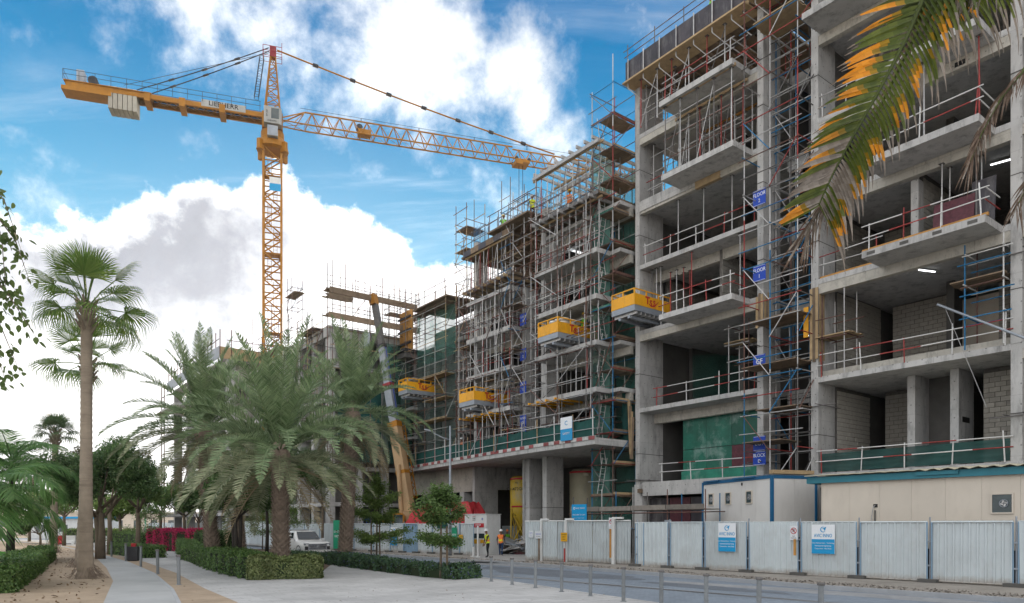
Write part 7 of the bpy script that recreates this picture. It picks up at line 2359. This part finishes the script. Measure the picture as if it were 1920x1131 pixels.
def leaflet(fr_, c, dirs, L_, w, mats_, cuts, fold=.35):
    """one leaflet along a bent line: green, then maybe orange, then dry and split at the tip"""
    mb = MB(); n = len(dirs)
    pts = [c]
    for d in dirs: pts.append(pts[-1] + d * (L_ / n))
    prev = None
    ws = [.45, .85, 1.0, 1.0, .95, .85, .55, .28, .08]
    rings = []
    for i, p in enumerate(pts):
        d = dirs[min(i, n - 1)]
        s = d.cross(Vector((0, -1, 0)) + Vector((.3, 0, .2))).normalized()
        u_ = s.cross(d).normalized()
        ww = w * ws[min(int(i * len(ws) / (n + 1)), len(ws) - 1)] * .5
        rings.append((p - s * ww + u_ * ww * fold, p, p + s * ww + u_ * ww * fold))
    for i in range(n):
        mi = 0
        for j, cu in enumerate(cuts):
            if i >= cu: mi = j + 1
        a, b = rings[i], rings[i + 1]
        mb.add([a[0], a[1], a[2], b[0], b[1], b[2]], [(0, 1, 4, 3), (1, 2, 5, 4)], mi)
    return mb.build('leaflet', mats_, fr_)
def bend(d0, d1, n): return [d0.lerp(d1, (i / (n - 1)) ** 1.3).normalized() for i in range(n)]
DOWN = Vector((0, 0, -1))
def leaf_main(fr_, c, d, f, i):
    k = random.uniform(.85, 1.12)
    # side towards the left: stretched out, tips orange
    out = Vector((-.95, random.uniform(-.15, .25), -.12 - .30 * f + random.uniform(-.08, .08)))
    L_ = (.60 - .30 * max(f - .35, 0)) * k
    orange = random.random() < (.72 if f < .6 else .35)
    dry = f > .72 and random.random() < .6
    leaflet(fr_, c, bend(out.normalized(), (out * .9 + DOWN * .22).normalized(), 8), L_, .046, [lgrey if dry else lg, lol if orange else (lgrey if dry else lg), lo_ if orange else (lgrey if dry else lg), lgrey], [2, 3, 7] if random.random() < .5 else [3, 4, 7])
    # side towards the right: hangs straight down
    out = Vector((random.uniform(-.08, .08), random.uniform(-.3, .1), -1.0))
    L_ = (.74 + .10 * math.sin(f * 7)) * random.uniform(.8, 1.15) * (1 - .25 * f)
    orange = random.random() < .34
    dry = f > .72 and random.random() < .6
    start = Vector((.30, -.2, -.75)).normalized()
    leaflet(fr_, c, bend(start, out.normalized(), 8)[::1], L_, .048, [lgrey if dry else lg, lol if orange or random.random() < .2 else (lgrey if dry else lg), lo_ if orange else (lgrey if dry else lg), lgrey], [3, 4, 6 if random.random() < .6 else 5])
near_frond([(1920, -340), (1835, -160), (1750, -40), (1700, 70), (1648, 170), (1600, 255), (1560, 330), (1535, 385)], [6.1, 6.05, 6, 6, 6, 6, 6, 6], 'green frond with orange tipped leaflets', leaf_main, 70)
def leaf_side(fr_, c, d, f, i):
    for s in (-1, 1):
        out = Vector((.12 * s + random.uniform(-.12, .12), random.uniform(-.3, .2), -1.0))
        leaflet(fr_, c, bend(Vector((.5 * s - .1, -.1, -.6)).normalized(), out.normalized(), 8), random.uniform(.50, .85), .044, [lg, lg if random.random() < .75 else lo_, lgrey], [4, 5])
near_frond([(2150, -380), (2020, -220), (1920, -120), (1840, -55), (1770, -20), (1700, 10)], [6.4, 6.4, 6.3, 6.3, 6.3, 6.3], 'greyer frond hanging above the orange one', leaf_side, 60)
def leaf_dead(fr_, c, d, f, i):
    for s in (-1, 1):
        out = (d * 1.0 + Vector((.30 * s + random.uniform(-.12, .12), random.uniform(-.3, .3), -.15))).normalized()
        leaflet(fr_, c, bend(out, (out + DOWN * .5).normalized(), 8), random.uniform(.20, .36), .016, [lbrown, lbrown if random.random() < .6 else lgrey, lbrown], [2, 5], .2)
near_frond([(2080, -40), (1990, 60), (1925, 125), (1880, 180), (1845, 240), (1818, 305)], [6.3, 6.2, 6.1, 6.05, 6, 6], 'dead brown frond', leaf_dead, 70)
def leaf_tip(fr_, c, d, f, i):
    for s in (-1, 1):
        out = (d * 1.0 + Vector((.35 * s + random.uniform(-.2, .2), random.uniform(-.3, .3), -.2))).normalized()
        leaflet(fr_, c, bend(out, (out + DOWN * .4).normalized(), 8), random.uniform(.25, .45), .018, [lgrey, lgrey if random.random() < .7 else lbrown, lbrown], [2, 5], .2)
near_frond([(1720, 60), (1640, 220), (1580, 330), (1540, 390), (1510, 440)], [6.25, 6.25, 6.25, 6.25, 6.25], 'grey dried frond behind the orange one', leaf_tip, 40, .014)
near_frond([(2050, 200), (1985, 270), (1935, 330), (1905, 390)], [6.1, 6.1, 6.1, 6.1], 'dead frond tip at the right edge', leaf_dead, 22)
# ------------------------------------------------------------------ the white off-road car
heading = Vector((.608, -.794))
cpos = Vector((-14.75, 50.4))
car = thing('parked_car', 'white off-road car with a big chrome grille standing behind the low hedge', 'car', (cpos.x, cpos.y, -.12), math.atan2(heading.y, heading.x))
car_w = mat('car_white', (.80, .80, .79), .25, var=.02, rnd=0, coat=.6)
chrome = mat('chrome', (.6, .6, .62), .15, .9, var=.05)
car_glass = mat('car_glass', (.008, .016, .026), .12, 0, var=.05, spec=.35)
lens = mat('headlamp_lens', (.30, .32, .35), .12, .2, var=.1, spec=.8)
# body as cross sections along x (nose at +x): each (x, half width at belt, roof half width, z sill, z belt, z top)
sec = [(2.46, .80, .70, .52, .92, .98), (2.36, .93, .84, .42, 1.00, 1.08), (1.9, .97, .88, .40, 1.06, 1.16), (1.15, .98, .90, .38, 1.10, 1.20),
       (.95, .98, .86, .38, 1.12, 1.24), (.25, .98, .74, .36, 1.14, 1.80), (-.1, .98, .73, .36, 1.14, 1.88), (-1.2, .98, .73, .38, 1.14, 1.90),
       (-2.0, .97, .72, .42, 1.14, 1.86), (-2.3, .95, .74, .50, 1.14, 1.72), (-2.46, .90, .80, .56, 1.10, 1.20)]
mb = MB(); rings = []
for (x, w, rw, zs, zb, zt) in sec:
    rings.append([(x, -w * .94, zs), (x, -w, zs + .22), (x, -w, zb), (x, -(w + rw) * .5 - .02, (zb + zt) / 2 + .02), (x, -rw, zt - .05), (x, -rw + .14, zt),
                  (x, rw - .14, zt), (x, rw, zt - .05), (x, (w + rw) * .5 + .02, (zb + zt) / 2 + .02), (x, w, zb), (x, w, zs + .22), (x, w * .94, zs)])
k = 12
vs = [p for r_ in rings for p in r_]
fs = []
for i in range(len(rings) - 1):
    for j in range(k):
        fs.append((i * k + j, (i + 1) * k + j, (i + 1) * k + (j + 1) % k, i * k + (j + 1) % k))
fs += [tuple(range(k)), tuple(range((len(rings) - 1) * k, len(rings) * k))[::-1]]
body = mb.add(vs, fs).build('body', car_w, car, smooth=True)
bm = body.modifiers.new('edges', 'BEVEL'); bm.width = .03; bm.segments = 2; bm.limit_method = 'ANGLE'
# windscreen and side windows, proud by millimetres
MB().add([(.93, -.78, 1.27), (.93, .78, 1.27), (.30, .68, 1.785), (.30, -.68, 1.785)], [(0, 1, 2, 3)]).build('windscreen', car_glass, car).location = (.035, 0, .03)
for s in (-1, 1):
    for (xa, xb, nm) in ((.55, -.28, 'side_window'), (-.36, -1.28, 'side_window'), (-1.38, -2.1, 'side_window')):
        xa2 = .12 if xa > .5 else xa
        MB().add([(xa, s * .985, 1.20), (xb, s * .985, 1.20), (xb, s * .80, 1.74), (xa2, s * .80, 1.74)], [(0, 1, 2, 3) if s < 0 else (3, 2, 1, 0)]).build(nm, car_glass, car)
    MB().add([(.75, s * .99, 1.15), (.62, s * .99, 1.15), (.6, s * 1.22, 1.17), (.72, s * 1.22, 1.17), (.75, s * .99, 1.33), (.62, s * .99, 1.33), (.6, s * 1.22, 1.36), (.72, s * 1.22, 1.36)],
             [(0, 1, 2, 3), (7, 6, 5, 4), (0, 4, 5, 1), (1, 5, 6, 2), (2, 6, 7, 3), (3, 7, 4, 0)]).build('door_mirror', car_w, car)
    for x in (1.5, -1.45):
        w_ = bar('wheel', car, (x, s * .74, .40), (x, s * .97, .40), .40, black)
        bar('rim', car, (x, s * .965, .40), (x, s * .985, .40), .25, steel_gr)
        ar = MB()
        for j in range(11):
            a0, a1 = PI * j / 11, PI * (j + 1) / 11
            ar.add([(x + r_ * math.cos(a), s * .992, .42 + r_ * math.sin(a)) for r_, a in ((.47, a0), (.47, a1), (.40, a1), (.40, a0))], [(0, 1, 2, 3)])
        ar.build('wheel_arch', steel_dk, car)
    blk('headlight', car, 2.30, 2.44, s * .76 - .17, s * .76 + .17, .90, 1.03, lens)
    blk('fog_lamp_recess', car, 2.40, 2.47, s * .76 - .12, s * .76 + .12, .52, .82, steel_dk)
    blk('roof_rail', car, -1.9, .1, s * .66 - .02, s * .66 + .02, 1.91, 1.95, steel_gr)
    for x in (.15, -.85): blk('door_handle', car, x - .5, x - .3, s * .985 - .02, s * .985 + .02, 1.02, 1.06, chrome)
blk('grille', car, 2.40, 2.475, -.62, .62, .60, 1.0, steel_dk)
for z in (.66, .76, .86, .96): blk('grille_bar', car, 2.476, 2.50, -.60, .60, z - .025, z + .02, chrome)
blk('grille_rim', car, 2.47, 2.492, -.66, -.60, .58, 1.02, chrome); blk('grille_rim', car, 2.47, 2.492, .60, .66, .58, 1.02, chrome)
MB().lathe([(.085, 0), (.10, 0), (.10, .02), (.085, .02)], 18).build('badge', chrome, car).matrix_basis = Matrix.Translation((2.50, 0, .82)) @ Matrix.Rotation(PI / 2, 4, 'Y')
blk('bumper', car, 2.36, 2.52, -.90, .90, .40, .58, car_w)
blk('number_plate', car, 2.521, 2.53, -.26, .26, .44, .55, white_p)
blk('sunroof', car, -.9, -.2, -.42, .42, 1.905, 1.93, steel_dk)

# ------------------------------------------------------------------ people
def person(loc, rz, label, pose='stand', trousers=cloth_bk, shirt=cloth_sh, vest=vest_y, helmet=helmet_w, h=1.76, group='workers on the site', stripe=None, arms=((-.12, .1), (.12, .1)), bendf=0.0, turn=0.0, crouch=0.0):
    g = thing('person', label, 'person', loc, rz, group)
    s = h / 1.76
    # skeleton: facing -y
    hipz, shz = .93 - crouch, 1.44 - crouch - .06 * bendf
    by = -.28 * bendf
    J = {'pelvis': (0, 0, hipz, .145), 'waist': (0, by * .3, hipz + .18, .135), 'chest': (0, by * .75, shz - .10, .155), 'neck': (0, by, shz + .05, .062), 'head0': (0, by - .01 - .05 * bendf, shz + .13, .075), 'head1': (0, by - .02 - .07 * bendf, shz + .22, .098), 'head2': (0, by - .02 - .08 * bendf, shz + .30, .075)}
    L1 = []
    def leg(sx, dy, name):
        kz = .50 - crouch * .5
        J['hip' + name] = (sx * .10, 0, hipz - .06, .10)
        J['knee' + name] = (sx * .115, dy * .5 - .04 - crouch * .6, kz, .066)
        J['shin' + name] = (sx * .115, dy * .75 - .005, .30 - crouch * .2, .058)
        J['ankle' + name] = (sx * .12, dy, .09, .042)
        J['heel' + name] = (sx * .12, dy + .03, .05, .045)
        J['toe' + name] = (sx * .135, dy - .17, .035, .035)
        return [('pelvis', 'hip' + name), ('hip' + name, 'knee' + name), ('knee' + name, 'shin' + name), ('shin' + name, 'ankle' + name), ('ankle' + name, 'heel' + name), ('ankle' + name, 'toe' + name)]
    st_ = {'stand': (.05, -.06), 'stride': (.16, -.16)}[pose]
    E_ = [('pelvis', 'waist'), ('waist', 'chest'), ('chest', 'neck'), ('neck', 'head0'), ('head0', 'head1'), ('head1', 'head2')]
    E_ += leg(-1, st_[0], 'l') + leg(1, st_[1], 'r')
    for sx, nm, (fy, bnd) in ((-1, 'l', arms[0]), (1, 'r', arms[1])):
        J['sh' + nm] = (sx * .17, by * .85, shz - .03, .075)
        J['up' + nm] = (sx * .225, by * .85 - .02 + fy * .1, shz - .12, .058)
        ex, ey, ez = sx * .265, by * .85 - .02 + fy * .35, shz - .33
        J['el' + nm] = (ex, ey, ez, .045)
        wx, wy, wz = sx * (.27 - .05 * bnd), ey - .06 - .22 * bnd, ez - .25 + .22 * bnd
        J['wr' + nm] = (wx, wy, wz, .030)
        dx, dy_, dz = wx - ex, wy - ey, wz - ez
        l_ = math.sqrt(dx * dx + dy_ * dy_ + dz * dz); u_ = Vector((dx, dy_, dz)) / l_
        pm_ = Vector((wx, wy, wz)) + u_ * .075
        J['pa' + nm] = (*pm_, .036)
        E_ += [('chest', 'sh' + nm), ('sh' + nm, 'up' + nm), ('up' + nm, 'el' + nm), ('el' + nm, 'wr' + nm), ('wr' + nm, 'pa' + nm)]
        fwd = Vector((0, -1, 0)); side_ = u_.cross(Vector((sx, 0, 0))).normalized()
        for fi_, (o, ln) in enumerate(((-.028, .075), (-.009, .088), (.010, .083), (.028, .066))):
            b0 = pm_ + side_ * o + u_ * .02; b1 = b0 + u_ * ln * .55; b2 = b1 + (u_ * .8 + Vector((-sx * .6, 0, 0))).normalized() * ln * .45
            for j, b_ in enumerate((b0, b1, b2)): J['f%d%d%s' % (fi_, j, nm)] = (*b_, .0095 - .001 * j)
            E_ += [('pa' + nm, 'f%d0%s' % (fi_, nm)), ('f%d0%s' % (fi_, nm), 'f%d1%s' % (fi_, nm)), ('f%d1%s' % (fi_, nm), 'f%d2%s' % (fi_, nm))]
        t0 = Vector((wx, wy, wz)) + u_ * .03 + fwd * .03; t1 = t0 + (u_ + fwd * .9).normalized() * .04; 
        J['t0' + nm] = (*t0, .012); J['t1' + nm] = (*t1, .009)
        E_ += [('wr' + nm, 't0' + nm), ('t0' + nm, 't1' + nm)]
    names = list(J)
    me = bpy.data.meshes.new('body')
    me.from_pydata([tuple(c * s for c in J[k_][:3]) for k_ in names], [(names.index(a), names.index(b)) for a, b in E_], [])
    o = bpy.data.objects.new('body', me); C.objects.link(o)
    md = o.modifiers.new('Skin', 'SKIN'); md.use_smooth_shade = True; md.branch_smoothing = .4
    sk = me.skin_vertices[0].data
    for i, k_ in enumerate(names):
        r_ = J[k_][3] * s
        sk[i].radius = (r_ * (1.22 if k_ in ('pelvis', 'waist', 'chest') else 1), r_ * (.85 if k_ in ('pelvis', 'waist', 'chest') else 1))
    sk[names.index('pelvis')].use_root = True
    sd_ = o.modifiers.new('Sub', 'SUBSURF'); sd_.levels = 1; sd_.render_levels = 1
    dg = bpy.context.evaluated_depsgraph_get()
    bmsh = bpy.data.meshes.new_from_object(o.evaluated_get(dg))
    bpy.data.objects.remove(o)
    for m_ in (trousers, shirt, skin_m, black): bmsh.materials.append(m_)
    hz_ = hipz * s
    vv = MB()
    vidx = {}
    for p in bmsh.polygons:
        c = p.center
        ax = abs(c.x)
        if c.z < .085 * s: mi = 3
        elif c.z < hz_ + .03 * s and ax < .21 * s: mi = 0
        elif c.z > (shz + .065) * s: mi = 2
        elif ax > .22 * s and c.z < (shz - .36) * s: mi = 2
        else: mi = 1
        p.material_index = mi; p.use_smooth = True
        # the vest: torso faces pushed out
        if ax < .20 * s and hz_ - .02 * s < c.z < (shz + .03) * s and mi in (0, 1):
            vs = []
            for vi in p.vertices:
                v_ = bmsh.vertices[vi]; vs.append(v_.co + v_.normal * .022)
            vv.add(vs, [tuple(range(len(vs)))], 1 if stripe and hz_ + .13 * s < c.z < hz_ + .23 * s else 0)
    link(bpy.data.objects.new('body', bmsh), g)
    if vv.v: vv.build('safety_vest', [vest, stripe or vest], g, smooth=True)
    hx = Vector(J['head1'][:3]) * s
    MB().lathe([(.155 * s, .055 * s), (.125 * s, .06 * s), (.122 * s, .10 * s), (.10 * s, .165 * s), (.05 * s, .195 * s), (.005, .205 * s)], 14, hx + Vector((0, -.005, .0))).build('helmet', helmet, g, smooth=True)
    for sx in (-1, 1):
        blk('eye', g, hx.x + sx * .035 * s - .008, hx.x + sx * .035 * s + .008, hx.y - .098 * s, hx.y - .088 * s, hx.z - .005, hx.z + .008, black)
        MB().lathe([(.005, -.012), (.025, -.01), (.028, .0), (.005, .012)], 8).build('ear', skin_m, g).matrix_basis = Matrix.Translation(hx + Vector((sx * .098 * s, 0, -.01))) @ Matrix.Rotation(PI / 2, 4, 'Y')
    MB().add([(hx.x, hx.y - .122 * s, hx.z - .045 * s), (hx.x - .018, hx.y - .092 * s, hx.z - .05 * s), (hx.x + .018, hx.y - .092 * s, hx.z - .05 * s), (hx.x, hx.y - .095 * s, hx.z)], [(0, 1, 2), (0, 3, 1), (0, 2, 3)]).build('nose', skin_m, g)
    blk('mouth', g, hx.x - .022, hx.x + .022, hx.y - .091 * s, hx.y - .084 * s, hx.z - .075 * s, hx.z - .068 * s, cloth_sh)
    return g

def facing(u_dir_x, u_dir_y): return math.atan2(u_dir_y, u_dir_x) + PI / 2
p = at(915, HZ, 47.5); person((p.x, p.y, -.016), facing(-.8, -.35), 'worker in a yellow vest and white helmet bending forward at the gate', 'stand', cloth_bk, cloth_sh, vest_y, helmet_w, 1.84, bendf=.3, arms=((-.1, .05), (-.3, .2)), stripe=vest_o)
p = at(939, HZ, 50.5); person((p.x, p.y, -.016), facing(.25, 1), 'worker in an orange vest and jeans walking into the site', 'stride', cloth_jn, cloth_sh, vest_o, helmet_w, 1.78, stripe=vest_y)
p = at(951, HZ, 56.0); person((p.x, p.y, -.02), facing(.6, -.8), 'worker in a green vest and orange helmet behind the steel frames', 'stand', cloth_bk, cloth_sh, vest_g, helmet_o, 1.74)
person(fw(p2[1] - .5, p2[2] + 2.7, p2[3]), FA + PI * .3, 'worker with a yellow helmet on the yellow platform of the middle block', 'stand', cloth_jn, cloth_jn, vest_g, helmet_y, 1.74, arms=((-.6, .6), (-.6, .6)), bendf=.4)
q_ = fq(864, -1.3); person(fw(q_, pod_t(q_) + .9, pz), FA, 'worker with a white helmet behind the green podium hoarding', 'stand', cloth_bk, cloth_jn, vest_o, helmet_w, 1.78, bendf=.3)
q_ = fq(1334, -.3); person(fw(q_, -.35, fz - .36), FA - .5, 'worker in a green vest on the roof formwork of the near block', 'stand', cloth_jn, cloth_sh, vest_g, helmet_y, 1.78)
q_ = fq(1066, -1.2); person(fw(q_, -1.1, 23.01), FA + .5, 'worker in orange clothes among the props under the steel joists', 'stand', cloth_bk, vest_o, vest_o, helmet_y, 1.76, arms=((-.9, .8), (-.9, .8)))
q_ = fq(1052, -1.2); person(fw(q_, -.4, 23.01), FA - .5, 'second worker in orange, further left under the steel joists', 'stand', cloth_jn, vest_o, vest_o, helmet_y, 1.72)
q_ = fq(952, -1.2); person(fw(q_, -1.6, 23.521), FA + .9, 'worker with raised arms on the left roof deck of the middle block', 'stride', cloth_bk, cloth_sh, vest_g, helmet_y, 1.76, arms=((-1.2, 1.0), (-1.2, 1.0)))
q_ = fq(1000, -1.2); person(fw(q_, -1.3, 24.0), FA + .9, 'worker in a yellow vest on the plywood deck of the middle block', 'stand', cloth_bk, cloth_sh, vest_y, helmet_w, 1.74)

# flag pole and low buildings far beyond the lawn
p = at(76, HZ, 90)
g = thing('flag_pole', 'thin flag pole with a limp flag far beyond the lawn', 'flag pole', (p.x, p.y, 0))
bar('pole', g, (0, 0, -.02), (0, 0, 9.5), .07, white_p)
vs = [(-.02 - 1.2 * i / 6, .15 * math.sin(i * 1.4), 9.3 - .2 * i - j * 1.3) for j in range(2) for i in range(7)]
MB().add(vs, [(i, i + 1, i + 8, i + 7) for i in range(6)]).build('flag', mat('flag_cloth', (.5, .25, .3), .8), g)
for k, (u, Y, w, d_, h, m_, lab) in enumerate(((330, 165, 46, 14, 5.0, cream, 'long low beige building behind the far hoarding'), (88, 175, 26, 12, 5.5, cream, 'pale building beyond the lawn at the far left'), (120, 120, 12, 6, 3.4, white_p, 'white and blue kiosk at the far end of the sand strip'))):
    p = at(u, HZ, Y)
    g = thing('building', lab, 'building', (p.x, p.y, -.1), 0, 'low buildings far away')
    blk('wall', g, -w / 2, w / 2, 0, d_, 0, h, m_); blk('roof', g, -w / 2 - .3, w / 2 + .3, -.4, d_, h + .002, h + .35, concrete_warm if k < 2 else sign_cyan)
    for i in range(int(w / 4)):
        f_ = blk('window', g, -w / 2 + 1.2 + i * 4, -w / 2 + 2.6 + i * 4, -.04, .02, h * .35, h * .7, glass_dk)

# ------------------------------------------------------------------ the air
hz_m = bpy.data.materials.new('air_haze'); hz_m.use_nodes = True
hn = hz_m.node_tree.nodes; hn.remove(hn['Principled BSDF'])
pv = hn.new('ShaderNodeVolumePrincipled')
pv.inputs['Color'].default_value = (.95, .95, .95, 1)
pv.inputs['Density'].default_value = 0.00012
pv.inputs['Anisotropy'].default_value = 0.7
hz_m.node_tree.links.new(pv.outputs[0], hn['Material Output'].inputs['Volume'])
tag(MB().box(-650, 650, -200, 950, -1.3, 60).build('haze', hz_m), kind='stuff')
